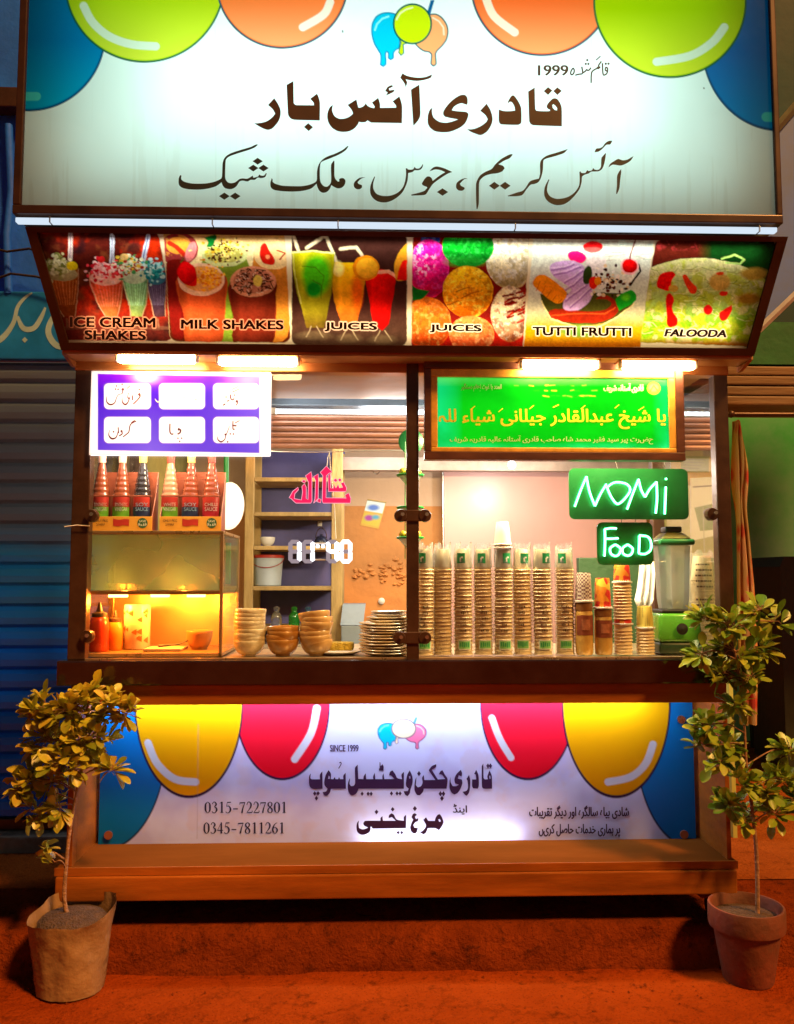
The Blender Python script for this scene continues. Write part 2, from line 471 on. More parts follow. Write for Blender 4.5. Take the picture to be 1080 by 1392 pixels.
    def grad_y(s, y0, y1, c0, c1, mask=None):
        t = np.clip((s.Y-y0)/(y1-y0), 0, 1)[:, None]; c = np.array(lin(c0))*(1-t)+np.array(lin(c1))*t
        return s.put(np.ones(len(s.X)) if mask is None else mask, c)
def sheet(name, q, nu, nv, painter, m, parent, thick=0.003, label=None):
    """a printed sheet: q = corners TL, TR, BR, BL in the world; painter(Paint) draws on it"""
    q = [np.array(v) for v in q]
    u = np.linspace(0, 1, nu)[None, :, None]; v = np.linspace(0, 1, nv)[:, None, None]
    g = (q[0]*(1-u)+q[1]*u)*(1-v)+(q[3]*(1-u)+q[2]*u)*v
    g = g.reshape(-1, 3)
    X, Y = project(g); p = Paint(X, Y); painter(p)
    i = np.arange(nu*nv).reshape(nv, nu)
    f = np.stack([i[:-1, :-1], i[1:, :-1], i[1:, 1:], i[:-1, 1:]], -1).reshape(-1, 4)
    off = np.array(wloc(parent)) if parent is not None else np.zeros(3)
    me = bpy.data.meshes.new(name)
    me.vertices.add(len(g)); me.vertices.foreach_set('co', (g-off).astype(np.float32).ravel())
    me.loops.add(f.size); me.loops.foreach_set('vertex_index', f.ravel().astype(np.int32))
    me.polygons.add(len(f)); me.polygons.foreach_set('loop_start', np.arange(0, f.size, 4, dtype=np.int32))
    me.update(calc_edges=True)
    at = me.color_attributes.new('print', 'FLOAT_COLOR', 'POINT')
    at.data.foreach_set('color', np.c_[np.clip(p.c, 0, 1), np.ones(len(g))].astype(np.float32).ravel())
    me.materials.append(m); me.validate()
    o = bpy.data.objects.new(name, me); COL.objects.link(o)
    if parent is not None: o.parent = parent
    if label: o['label'] = label
    return o

# ---------------------------------------------------------------- material set
STEEL = mat('brown_steel', (0.30, 0.13, 0.06), 0.32, 0.75, var=0.35, scale=3, bump=0.08, bscale=60, stretch=(1, 1, 12))
DARK = mat('dark_frame', (0.075, 0.036, 0.020), 0.36, 0.4, var=0.4, scale=6, bump=0.06, bscale=50)
SLABM = mat('counter_slab', (0.022, 0.010, 0.010), 0.14, 0.0, var=0.5, scale=7, bump=0.05, bscale=20, coat=0.6)
ORANGEM = mat('cabinet_sheet', (0.42, 0.125, 0.016), 0.40, 0.35, var=0.5, scale=2.5, bump=0.08, bscale=30, stretch=(0.4, 1, 3))
BLACKR = mat('black_rubber', (0.02, 0.018, 0.016), 0.5, 0.0, bump=0.1)
CHROME = mat('bright_metal', (0.6, 0.58, 0.55), 0.25, 0.9, var=0.2, scale=12)
WHITEPL = mat('white_plastic', (0.72, 0.72, 0.70), 0.35, var=0.08, scale=6)
CERAMIC = mat('cream_ceramic', (0.72, 0.60, 0.38), 0.22, var=0.12, scale=9, coat=0.4)
GOLDC = mat('amber_ceramic', (0.52, 0.24, 0.05), 0.22, var=0.3, scale=7, coat=0.5)
INKB = mat('dark_ink', (0.022, 0.011, 0.008), 0.5, var=0.4, scale=4)
INKN = mat('night_ink', (0.007, 0.015, 0.022), 0.5, var=0.4, scale=4)
INKP = mat('purple_ink', (0.028, 0.006, 0.05), 0.5, var=0.3, scale=10)
CLEAR = glass_mat('clear_glass', refl=0.32)

# ---------------------------------------------------------------- ground
def grid_sheet(name, x0, x1, y0, y1, z, nx, ny, m, amp=0.0, kind='structure', seed=1, fr=5):
    xs = np.linspace(x0, x1, nx); ys = np.linspace(y0, y1, ny); X, Y = np.meshgrid(xs, ys)
    Z = z+amp*(vnoise(X.ravel()*fr+50, Y.ravel()*fr+50, seed, 5)-0.5).reshape(X.shape)*2
    v = np.stack([X, Y, Z], -1).reshape(-1, 3)
    f = [(j*nx+i, j*nx+i+1, (j+1)*nx+i+1, (j+1)*nx+i) for j in range(ny-1) for i in range(nx-1)]
    me = bpy.data.meshes.new(name); me.from_pydata([tuple(p) for p in v], [], f); me.update(); me.materials.append(m)
    me.polygons.foreach_set('use_smooth', [True]*len(f))
    o = bpy.data.objects.new(name, me); COL.objects.link(o); o['kind'] = kind
    return o
def ground_mat(name, c1, c2, c3, sc_=3.0):
    m, nt, b = new_mat(name); N, L = nt.nodes, nt.links
    tc = N.new('ShaderNodeTexCoord')
    def nz(s, d): 
        n = N.new('ShaderNodeTexNoise'); n.inputs['Scale'].default_value = s; n.inputs['Detail'].default_value = d; n.inputs['Roughness'].default_value = 0.7
        L.new(tc.outputs['Object'], n.inputs['Vector']); return n
    a, g, s = nz(sc_, 8), nz(60, 6), nz(18, 5)
    r = N.new('ShaderNodeValToRGB'); e = r.color_ramp.elements; e[0].color = (*c1, 1); e[0].position = 0.32; e[1].color = (*c2, 1); e[1].position = 0.68
    L.new(a.outputs['Fac'], r.inputs[0])
    r2 = N.new('ShaderNodeValToRGB'); e = r2.color_ramp.elements; e[0].color = (0, 0, 0, 1); e[0].position = 0.56; e[1].color = (1, 1, 1, 1); e[1].position = 0.7
    L.new(s.outputs['Fac'], r2.inputs[0])
    mx = N.new('ShaderNodeMix'); mx.data_type = 'RGBA'; L.new(r2.outputs[0], mx.inputs['Factor']); L.new(r.outputs[0], mx.inputs['A']); mx.inputs['B'].default_value = (*c3, 1)
    sp = N.new('ShaderNodeTexVoronoi'); sp.inputs['Scale'].default_value = 95; L.new(tc.outputs['Object'], sp.inputs['Vector'])
    r3 = N.new('ShaderNodeValToRGB'); e = r3.color_ramp.elements; e[0].color = (0.35, 0.35, 0.35, 1); e[0].position = 0.08; e[1].color = (1, 1, 1, 1); e[1].position = 0.3
    L.new(sp.outputs['Distance'], r3.inputs[0])
    cr_ = N.new('ShaderNodeTexVoronoi'); cr_.feature = 'DISTANCE_TO_EDGE'; cr_.inputs['Scale'].default_value = 2.3; dn_ = N.new('ShaderNodeMix'); dn_.data_type = 'RGBA'; dn_.inputs['Factor'].default_value = 0.12; L.new(tc.outputs['Object'], dn_.inputs['A']); L.new(s.outputs['Color'], dn_.inputs['B']); L.new(dn_.outputs['Result'], cr_.inputs['Vector'])
    r4 = N.new('ShaderNodeValToRGB'); e = r4.color_ramp.elements; e[0].color = (0.25, 0.25, 0.25, 1); e[0].position = 0.004; e[1].color = (1, 1, 1, 1); e[1].position = 0.018
    L.new(cr_.outputs['Distance'], r4.inputs[0])
    m3 = N.new('ShaderNodeMix'); m3.data_type = 'RGBA'; m3.blend_type = 'MULTIPLY'; m3.inputs['Factor'].default_value = 0.7; L.new(mx.outputs['Result'], m3.inputs['A']); L.new(r3.outputs[0], m3.inputs['B'])
    m4 = N.new('ShaderNodeMix'); m4.data_type = 'RGBA'; m4.blend_type = 'MULTIPLY'; m4.inputs['Factor'].default_value = 0.28; L.new(m3.outputs['Result'], m4.inputs['A']); L.new(r4.outputs[0], m4.inputs['B']); mx = m4
    L.new(mx.outputs['Result'], b.inputs['Base Color'])
    b.inputs['Roughness'].default_value = 0.72; b.inputs['Specular IOR Level'].default_value = 0.0
    ad = N.new('ShaderNodeMath'); ad.operation = 'ADD'; L.new(g.outputs['Fac'], ad.inputs[0]); L.new(s.outputs['Fac'], ad.inputs[1])
    bp = N.new('ShaderNodeBump'); bp.inputs['Strength'].default_value = 0.9; bp.inputs['Distance'].default_value = 0.02
    L.new(ad.outputs[0], bp.inputs['Height']); L.new(bp.outputs[0], b.inputs['Normal'])
    return m
STREET = ground_mat('street_dirt', (0.25, 0.036, 0.004), (0.36, 0.056, 0.006), (0.14, 0.022, 0.003))
KERBM = ground_mat('kerb_stone', (0.14, 0.024, 0.005), (0.26, 0.046, 0.008), (0.07, 0.016, 0.006), 7)
PAVE = ground_mat('pavement_dust', (0.28, 0.07, 0.014), (0.40, 0.11, 0.022), (0.18, 0.045, 0.010))
GZ = -0.082                     # street level
PV = 0.058                      # top of the pavement the stall stands on
grid_sheet('street', -3.2, 3.2, -2.9, 0.02, GZ, 160, 90, STREET, 0.008)
far = grid_sheet('ground', -40, 40, -40, 40, GZ-0.03, 9, 9, STREET)
# the kerb: a rough-broken long stone step
kx = np.linspace(-3.2, 3.2, 420)
prof = [(-0.055, -0.03), (-0.054, 0.01), (-0.044, 0.055), (-0.030, 0.095), (-0.012, 0.127), (0.004, 0.136), (0.08, 0.137), (0.5, 0.137)]
vs = []
for i, x in enumerate(kx):
    for j, (y, z) in enumerate(prof):
        n1 = vnoise(np.array([x*7+31.0]), np.array([j*0.9+3.0]), 3, 4)[0]-0.5
        n2 = vnoise(np.array([x*2+11.0]), np.array([j*0.5+8.0]), 5, 3)[0]-0.5
        k = 1.0 if j < 6 else 0.1
        vs.append((x, y+(0.040*n1+0.025*n2)*k*(0.45 if j > 3 else 1), GZ+z+(0.008*n1*k if 2 < j < 7 else 0)))
m_ = len(prof)
fs = [(i*m_+j, (i+1)*m_+j, (i+1)*m_+j+1, i*m_+j+1) for i in range(len(kx)-1) for j in range(m_-1)]
kerb = MB().add(vs, fs).build('kerb', KERBM, smooth=50); kerb['kind'] = 'structure'
grid_sheet('pavement', -6, 6, 0.40, 9.0, PV, 90, 90, PAVE, 0.004)

# grit and crumbs lying on the street and against the kerb
mb = MB()
for k in range(520):
    if k < 330: x, y, z = rnd.uniform(-1.9, 1.9), -0.06-abs(rnd.gauss(0, 0.16)), GZ
    else: x, y, z = rnd.uniform(-1.9, 1.9), rnd.uniform(0.03, 0.34), GZ+0.137
    r = 0.0025+0.006*rnd.random()**3; a = rnd.random()*6
    mb.add([(x+r*math.cos(a+i*2.094)*rnd.uniform(.7, 1.2), y+r*math.sin(a+i*2.094)*rnd.uniform(.7, 1.2), z) for i in range(3)]+[(x, y, z+r*rnd.uniform(.6, 1.1))], [(0, 1, 3), (1, 2, 3), (2, 0, 3)])
grit = mb.build('gravel', KERBM); tag(grit, 'loose grit and crumbs scattered along the kerb', 'gravel', kind='stuff')
# ---------------------------------------------------------------- the buildings behind
FY = 0.95                                      # the plane of the shop fronts
BLUEW = mat('blue_wall_paint', (0.002, 0.13, 0.95), 0.7, var=0.35, scale=2.5, bump=0.2, bscale=20)
DGREEN = mat('green_wall_paint', (0.015, 0.16, 0.04), 0.7, var=0.4, scale=2.0, bump=0.2, bscale=20)
def x_at(px, Y): return P(px, 700, Y).x
def z_at(py, Y, px=540): return P(px, py, Y).z
# left: closed roller shutter under a painted signboard and a blue wall
ZL0, ZL1 = z_at(1112, FY, 40), z_at(492, FY, 40)
XL0, XL1 = x_at(-520, FY), x_at(152, FY)
rs = thing('roller_shutter', 'closed teal blue roller shutter of the shop left of the stall', 'shutter', ((XL0+XL1)/2, FY, ZL0))
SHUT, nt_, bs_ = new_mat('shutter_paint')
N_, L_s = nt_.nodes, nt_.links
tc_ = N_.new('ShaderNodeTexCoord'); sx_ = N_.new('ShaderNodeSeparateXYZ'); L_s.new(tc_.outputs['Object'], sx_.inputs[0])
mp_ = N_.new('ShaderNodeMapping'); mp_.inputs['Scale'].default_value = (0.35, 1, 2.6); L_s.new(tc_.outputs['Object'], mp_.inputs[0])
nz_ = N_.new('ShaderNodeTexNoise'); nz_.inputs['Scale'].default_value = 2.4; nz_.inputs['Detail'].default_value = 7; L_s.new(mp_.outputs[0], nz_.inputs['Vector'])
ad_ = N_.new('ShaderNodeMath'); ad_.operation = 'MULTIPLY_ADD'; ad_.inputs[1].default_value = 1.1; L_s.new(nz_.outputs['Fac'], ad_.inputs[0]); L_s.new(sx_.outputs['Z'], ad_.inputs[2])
rp_ = N_.new('ShaderNodeValToRGB'); e_ = rp_.color_ramp.elements      # blue low down, turning grey higher up
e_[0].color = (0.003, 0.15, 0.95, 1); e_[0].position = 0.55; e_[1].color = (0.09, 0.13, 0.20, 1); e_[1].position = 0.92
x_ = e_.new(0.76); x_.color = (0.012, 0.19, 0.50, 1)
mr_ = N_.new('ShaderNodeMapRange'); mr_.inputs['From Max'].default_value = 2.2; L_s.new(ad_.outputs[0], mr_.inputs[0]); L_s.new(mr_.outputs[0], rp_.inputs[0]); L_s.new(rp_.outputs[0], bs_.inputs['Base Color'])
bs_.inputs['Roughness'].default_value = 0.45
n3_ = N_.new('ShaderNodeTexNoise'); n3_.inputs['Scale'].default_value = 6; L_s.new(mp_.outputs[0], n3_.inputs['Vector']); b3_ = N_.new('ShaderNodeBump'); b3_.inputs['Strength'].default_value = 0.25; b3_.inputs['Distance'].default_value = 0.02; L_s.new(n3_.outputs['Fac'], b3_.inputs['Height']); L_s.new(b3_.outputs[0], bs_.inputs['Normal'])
mb = MB(); n = 22; h = (ZL1-ZL0)/n; pts = []
for i in range(n):
    z = ZL0+i*h
    pts += [(0.0, z+h*0.04), (-0.014, z+h*0.14), (-0.019, z+h*0.45), (-0.012, z+h*0.78), (0.0, z+h*0.90), (0.006, z+h*0.97)]
vs = [(x, FY+y, z) for y, z in pts for x in (XL0, XL1)]
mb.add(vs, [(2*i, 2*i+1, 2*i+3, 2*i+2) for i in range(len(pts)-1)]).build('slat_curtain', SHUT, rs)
MB().box(XL0, XL1, FY-0.03, FY+0.012, ZL0-0.045, ZL0+0.004, 0.004).build('bottom_rail', DARK, rs)
stp = MB().box(XL0, XL1-0.02, FY-0.12, FY+1.0, -0.05, ZL0-0.05, 0.01).build('doorstep', mat('grey_concrete', (0.20, 0.20, 0.19), 0.85, var=0.4, scale=6, bump=0.5, bscale=25))
tag(base_at(stp, ((XL0+XL1)/2, FY, 0)), 'grey concrete doorstep below the closed blue shutter', 'doorstep')
# painted signboard with white writing
ZS0, ZS1 = z_at(488, FY-0.05, 40), z_at(396, FY-0.05, 40)
sb = thing('shop_signboard', 'blue painted signboard with white Urdu writing above the closed shutter', 'signboard', ((XL0+XL1)/2, FY-0.05, ZS0))
MB().box(XL0, XL1, FY-0.05, FY+0.02, ZS0, ZS1, 0.006).build('board', mat('sign_blue', (0.003, 0.17, 0.60), 0.45, var=0.3, scale=5), sb)
pl = yplane(FY-0.05)
ink = Ink(pl)
ink.stroke([(-60, 470, 3), (-30, 472, 7), (0, 462, 8), (18, 440, 6), (24, 418, 5), (34, 405, 4), (44, 398, 2)], 6)
ink.stroke([(24, 430, 4), (32, 446, 7), (46, 446, 7), (56, 432, 6), (62, 418, 3)], 6)
ink.stroke([(88, 412, 3), (72, 432, 7), (66, 452, 8), (78, 470, 8), (100, 470, 5), (116, 455, 3)], 7)
ink.stroke([(74, 425, 5), (90, 418, 6), (104, 424, 5)], 5)
ink.dia(34, 462, 4, 4).dia(84, 448, 4, 4)
ink.build('lettering', mat('white_paint', (0.30, 0.50, 0.62), 0.5, var=0.2, scale=8), sb)
bw = MB().box(XL0-0.5, XL1+0.1, FY, FY+0.25, ZS1+0.01, ZS1+2.4).build('wall', BLUEW)
tag(base_at(bw, (XL0, FY, ZS1)), 'blue painted upper wall left of the big white sign', 'wall')
# ledges, a pipe and slack cables on the blue wall
led = MB().box(XL0, XL1, FY-0.09, FY-0.002, z_at(158, FY, 20), z_at(132, FY, 20), 0.006).build('wall_ledge', DARK)
tag(base_at(led, (XL0, FY, z_at(158, FY, 20))), 'dark ledge across the blue upper wall', 'ledge')
for k, (pts, lb) in enumerate([([(-40, 330), (10, 342), (40, 338), (75, 350)], 'upper slack black cable on the blue wall'), ([(-40, 392), (15, 372), (50, 376), (90, 388)], 'lower slack black cable just above the painted blue signboard')]):
    c = MB().tube([P(x, y, FY-0.10) for x, y in pts], 0.006, 6).build('cable', BLACKR, smooth=60)
    tag(base_at(c, P(pts[0][0], pts[0][1], FY-0.10)), lb, 'cable', 'cables on the blue wall')
pv = MB().tube([P(12, 400, FY-0.04), P(10, 320, FY-0.04), P(16, 260, FY-0.04), P(12, 170, FY-0.04)], 0.02, 8).build('drain_pipe', BLUEW, smooth=60)
tag(base_at(pv, P(12, 400, FY-0.04)), 'blue painted pipe running up the wall above the signboard', 'pipe')

# right: dim back room with a green wall, a curtain and dark furniture
RY = 3.3
XR0 = x_at(905, RY); XR1 = x_at(1750, RY)
GW = mat('mint_wall_paint', (0.09, 0.74, 0.20), 0.75, var=0.25, scale=1.1, bump=0.1, bscale=10, col2=(0.34, 0.82, 0.56))
gw = MB().box(XR0, XR1, RY, RY+0.2, 0, z_at(556, RY, 1030)).build('wall', GW)
tag(base_at(gw, (XR0, RY, 0)), 'plain green wall at the back right of the stall', 'wall')
FYR = 1.15
XB0 = x_at(1000, FYR); XB1 = x_at(1800, FYR)
lin_ = thing('lintel', 'brown ribbed shutter housing over the green room on the right', 'lintel', (XB0, FYR, z_at(553, FYR, 1040)))
mb = MB()
for k in range(4):
    za = z_at(553-k*13.5, FYR, 1040); zb = z_at(553-(k+1)*13.5+1.5, FYR, 1040)
    mb.box(XB0-0.12, XB1, FYR-0.05+0.006*(k % 2), FYR+0.3, za, zb, 0.008)
mb.build('slats', mat('ribbed_brown', (0.22, 0.12, 0.045), 0.6, var=0.4, scale=5, bump=0.2, stretch=(0.3, 1, 3)), lin_)
gb = MB().box(XB0-0.15, XB1, FYR-0.03, FYR+0.3, z_at(497, FYR, 1040), z_at(440, FYR, 1040)).build('wall_panel', DGREEN)
tag(base_at(gb, (XB0, FYR, z_at(497, FYR, 1040))), 'green painted band above the brown ribbed housing', 'panel')
bp2 = MB().box(XB0-0.15, XB1, FYR+0.01, FYR+0.35, z_at(438, FYR, 1040), z_at(-200, FYR, 1040)).build('wall', mat('dim_blue_green', (0.003, 0.05, 0.05), 0.7, var=0.5, scale=2.0, bump=0.2))
tag(base_at(bp2, (XB0, FYR, z_at(438, FYR, 1040))), 'dark upper wall right of the big white sign', 'wall')
# neighbour's tilted signboard
q = [P(1046, 92, 0.6), P(1120, 60, 0.6), P(1120, 360, 0.6), P(1040, 442, 0.6)]
ns = thing('tilted_signboard', 'pale grey signboard set at a slant behind the right end of the stall', 'signboard', q[3])
MB().prism([P(1030, 210, 0.6), P(1130, 92, 0.6), P(1130, 356, 0.6), P(1026, 452, 0.6)], (0, 0.05, 0)).build('board', mat('pale_board', (0.09, 0.21, 0.80), 0.5, var=0.35, scale=2.2, col2=(0.12, 0.17, 0.35)), ns)
MB().tube([P(1028, 452, 0.585), P(1132, 352, 0.585)], 0.016, 4).build('lower_rail', mat('pale_rail', (0.55, 0.55, 0.56), 0.5), ns)
MB().tube([P(1030, 205, 0.585), P(1130, 88, 0.585)], 0.020, 4).build('upper_rail', mat('olive_rail', (0.20, 0.20, 0.12), 0.5), ns)
# curtain rod and gathered flowered curtain
cy = 1.05
rod = thing('curtain_rod', 'dark curtain rod across the doorway of the green room', 'curtain rod', P(990, 563, cy))
MB().tube([P(985, 563, cy), P(1200, 564, cy)], 0.011, 10).build('rod', DARK, rod, smooth=60)
MB().lathe([(0.0, -0.02), (0.018, -0.012), (0.02, 0.0), (0.018, 0.012), (0, 0.02)], P(994, 563, cy), 12).build('rod_end', DARK, rod, smooth=60)
def curtain_mat():
    m, nt, b = new_mat('flowered_cloth'); N, L = nt.nodes, nt.links
    tc = N.new('ShaderNodeTexCoord'); mp = N.new('ShaderNodeMapping'); mp.inputs['Scale'].default_value = (1, 1, 0.6); L.new(tc.outputs['Object'], mp.inputs[0])
    v = N.new('ShaderNodeTexVoronoi'); v.inputs['Scale'].default_value = 14; L.new(mp.outputs[0], v.inputs['Vector'])
    r = N.new('ShaderNodeValToRGB'); e = r.color_ramp.elements; e[0].color = (0.66, 0.06, 0.02, 1); e[0].position = 0.22; e[1].color = (0.72, 0.42, 0.14, 1); e[1].position = 0.42
    L.new(v.outputs['Distance'], r.inputs[0])
    nz = N.new('ShaderNodeTexNoise'); nz.inputs['Scale'].default_value = 9; L.new(mp.outputs[0], nz.inputs['Vector'])
    mx = N.new('ShaderNodeMix'); mx.data_type = 'RGBA'; mx.blend_type = 'MULTIPLY'; mx.inputs['Factor'].default_value = 0.7
    L.new(r.outputs[0], mx.inputs['A']); L.new(nz.outputs['Color'], mx.inputs['B']); L.new(mx.outputs['Result'], b.inputs['Base Color'])
    b.inputs['Roughness'].default_value = 0.9; return m
rows = [(572, 998, 1004), (590, 997, 1008), (610, 998, 1012), (640, 998, 1016), (668, 998, 1013), (690, 1000, 1012), (720, 1000, 1018), (770, 1001, 1024), (830, 1002, 1030), (900, 1003, 1032), (985, 1004, 1030)]
vs = []; nn = 33
for j, (py, xa, xb) in enumerate(rows):
    for i in range(nn):
        t = i/(nn-1); p = P(xa+(xb-xa)*t, py, cy+0.02)
        p.y += 0.03*math.sin(t*16+j*0.5)+0.012*math.sin(t*37+j)
        p.x += 0.006*math.sin(t*9+j*1.3)
        vs.append(p)
cu = MB().add(vs, [(j*nn+i, j*nn+i+1, (j+1)*nn+i+1, (j+1)*nn+i) for j in range(len(rows)-1) for i in range(nn-1)]).build('curtain', curtain_mat(), smooth=70)
md = cu.modifiers.new('sub', 'SUBSURF'); md.levels = 1; md.render_levels = 2
tag(base_at(cu, P(1015, 985, cy)), 'gathered orange and red flowered curtain hanging right of the stall', 'curtain')
# dark high-backed cabinet in the room
cb = thing('dark_cabinet', 'dark cabinet standing in the green room at the right edge', 'cabinet', P(1090, 985, 2.2))
a0, a1 = x_at(1058, 2.2), x_at(1180, 2.2)
MB().prism([(a0, 2.2, 0.10), (a0, 2.2, z_at(770, 2.2)), (a0+0.03, 2.2, z_at(756, 2.2)), (a1, 2.2, z_at(756, 2.2)), (a1, 2.2, 0.10)], (0, 0.45, 0)).build('body', mat('near_black_wood', (0.02, 0.028, 0.015), 0.5, bump=0.1), cb)
for x in (a0+0.03, a1-0.05):
    MB().box(x-0.02, x+0.02, 2.24, 2.28, PV, 0.105, 0.004).build('leg', MATS['near_black_wood'], cb)
bn = thing('bench', 'low dark bench against the green wall behind the right plant', 'bench', P(1045, 990, 2.8))
b0, b1 = x_at(1030, 2.8), x_at(1100, 2.8)
MB().box(b0, b1, 2.75, 3.1, 0.36, 0.41, 0.008).build('seat', MATS['near_black_wood'], bn)
for x in (b0+0.04, b1-0.04):
    for y in (2.79, 3.06): MB().box(x-0.02, x+0.02, y-0.02, y+0.02, PV, 0.36, 0.003).build('leg', MATS['near_black_wood'], bn)

# ---------------------------------------------------------------- the stall: frame, counter, lower cabinet
KX0, KX1 = R(92, 500, 990, 900, 0.0)[:2]
ZC = z_at(896, 0.0)                    # counter top
ks = thing('food_stall', 'brown metal street food stall with glass front, counter and lower cabinet', 'food stall', (0.0, 0.35, 0.0))
ZT = z_at(487, 0.0)                    # header underside
xl0, xl1 = P(97, 700, 0).x, P(121, 700, 0).x
xr0, xr1 = P(976, 700, 0).x, P(995, 700, 0).x
KD = 0.72                              # depth of the glass case
for (a, b) in ((xl0, xl1), (xr0, xr1)):
    for y in (0.0, KD):
        MB().box(a, b, y, y+0.05, ZC, ZT+0.05, 0.004).build('corner_post', DARK, ks)
xm0, xm1 = P(553, 700, 0).x, P(569.5, 700, 0).x
MB().box(xm0, xm1, -0.012, 0.03, ZC-0.025, ZT+0.02, 0.003).build('middle_post', DARK, ks)
# header and roof of the case
hz0, hz1 = z_at(507, 0.0), z_at(484, 0.0)
MB().box(xl0-0.002, xr1+0.002, -0.006, 0.055, hz0, hz1, 0.004).build('header_beam', mat('orange_steel', (0.42, 0.16, 0.05), 0.3, 0.6, var=0.25, scale=3, stretch=(0.3, 1, 3)), ks)
MB().box(xl0-0.03, xr1+0.03, -0.085, KD+0.06, hz1+0.004, hz1+0.03).build('roof_panel', mat('roof_sheet', (0.50, 0.26, 0.10), 0.45, 0.3, var=0.25, scale=3, bump=0.1), ks)
# glass
def pane(x0, x1, z0, z1, y): return MB().box(x0, x1, y, y+0.004, z0, z1).build('glass_pane', CLEAR, ks)
pane(xl1-0.004, xm0+0.003, ZC+0.002, hz0+0.004, 0.012)
pane(xm1-0.003, xr0+0.004, ZC+0.002, hz0+0.004, 0.012)
for x in (xl0+0.02, xr1-0.024):
    MB().box(x, x+0.004, 0.052, KD-0.002, ZC+0.002, hz0).build('glass_pane', CLEAR, ks)
# round glass clamps on the posts
def clamp(px, py, r=0.024, w=1.0):
    p = P(px, py, -0.012)
    m = Matrix.Rotation(PI/2, 3, 'X')
    o = MB().lathe([(0, -0.02), (r*0.9, -0.02), (r, -0.015), (r, 0.0), (r*0.9, 0.012), (0, 0.012)], p, 20, rot=m).build('glass_clamp', DARK, ks, smooth=40)
    MB().lathe([(0, -0.004), (0.006, -0.003), (0.007, 0.004)], p+Vector((r*0.25, -0.022, 0.004)), 10, rot=m).build('screw', CHROME, o, smooth=50)
for px, py in ((545, 701), (578, 701), (543, 867), (578, 867), (125, 701), (119, 865), (968, 699)): clamp(px, py)
for py in (701, 867):
    a, b = P(545, py, -0.014), P(578, py, -0.014)
    MB().box(a.x, b.x, -0.020, -0.0125, a.z-0.021, a.z+0.021, 0.003).build('clamp_bar', DARK, ks)
# counter slab and case floor
cz0 = z_at(931, -0.03)
MB().box(KX0-0.012, KX1+0.012, -0.03, KD+0.08, cz0, ZC, 0.006).build('counter_slab', SLABM, ks)
MB().box(xl1, xr0, 0.0, 0.011, ZC, ZC+0.006, 0.001).build('glass_channel', mat('brass_trim', (0.7, 0.5, 0.28), 0.3, 0.8), ks)
MB().box(xl1+0.002, xr0-0.002, 0.012, KD-0.01, ZC+0.0004, ZC+0.0014).build('floor_sheet', mat('case_floor_steel', (0.62, 0.50, 0.34), 0.3, 0.5, var=0.2, scale=4), ks)
# lower cabinet
bx0, bx1 = P(93, 1060, 0).x, P(992, 1060, 0).x
ox0, ox1 = P(101, 1060, 0).x, P(986, 1060, 0).x
bz1 = cz0-0.002; tz0 = z_at(957, 0.0); sz0, sz1 = z_at(1186, -0.02), z_at(1176, -0.02); lz0 = z_at(1221, -0.035)
MB().box(bx0, bx1, 0.0, 0.05, tz0, bz1, 0.004).build('top_rail', ORANGEM, ks)
for a, b in ((bx0, ox0), (ox1, bx1)): MB().box(a, b, 0.001, 0.05, sz1, tz0-0.001, 0.002).build('side_stile', ORANGEM, ks)
MB().box(bx0-0.03, bx1+0.012, -0.02, 0.60, sz0, sz1, 0.003).build('sill', mat('bright_copper_sheet', (0.15, 0.045, 0.007), 0.8, 0.0, var=0.3, scale=3, stretch=(0.3, 1, 3)), ks)
MB().box(P(75, 1200, -0.035).x, P(1003, 1200, -0.035).x, -0.035, 0.62, lz0, sz0-0.001, 0.005).build('base_beam', ORANGEM, ks)
RD = 0.25                              # the banner sits this far behind the front
pz1 = z_at(925, RD)
for a, b in ((bx0+0.006, ox0-0.001), (ox1+0.001, bx1-0.006)): MB().box(a, b, 0.052, 0.60, sz1+0.001, bz1-0.001).build('side_panel', ORANGEM, ks)
MB().box(ox0, ox1, 0.052, 0.5, bz1-0.02, bz1-0.001).build('inner_top', ORANGEM, ks)
MB().box(ox0, ox1, RD+0.16, RD+0.18, sz1+0.001, bz1-0.022).build('back_panel', mat('white_lining', (0.7, 0.7, 0.72), 0.6), ks)
ORANGEM.node_tree.nodes['Principled BSDF'].inputs['Specular IOR Level'].default_value = 0.25; MATS['bright_copper_sheet'].node_tree.nodes['Principled BSDF'].inputs['Specular IOR Level'].default_value = 0.0
MB().box(bx0-0.0305, bx1+0.0125, -0.024, -0.0195, sz0+0.0005, sz1+0.003, 0.001).build('sill_edge', ORANGEM, ks)
# caster wheels
for px in (118, 966):
    p = P(px, 1222, 0.04)
    fk = MB().box(p.x-0.05, p.x+0.05, 0.0, 0.10, lz0-0.028, lz0-0.001, 0.008).build('caster', mat('red_oxide', (0.20, 0.045, 0.025), 0.6, var=0.4, bump=0.2), ks)
    MB().lathe([(0.0, -0.018), (0.030, -0.018), (0.036, -0.012), (0.036, 0.012), (0.030, 0.018), (0, 0.018)], (p.x+0.01, 0.05, PV+0.036), 20, rot=Matrix.Rotation(PI/2, 3, 'Y')).build('wheel', BLACKR, fk, smooth=40)
for px in (160, 930):
    x = P(px, 1222, 0.5).x
    MB().box(x-0.03, x+0.03, 0.50, 0.56, PV, lz0-0.001, 0.004).build('rear_leg', DARK, ks)

# ---------------------------------------------------------------- the big sign on top
SY = -0.29
spl = yplane(SY)
def sq(px, py): return spl.hit(px, py)
sg = thing('stall_sign', 'large white backlit sign with coloured balloons and black Urdu lettering on top', 'sign', P(540, 300, SY))
sx0, sx1 = P(24, 150, SY).x, P(1057, 150, SY).x
sz_b, sz_t = z_at(299, SY, 540), z_at(-175, SY, 540)
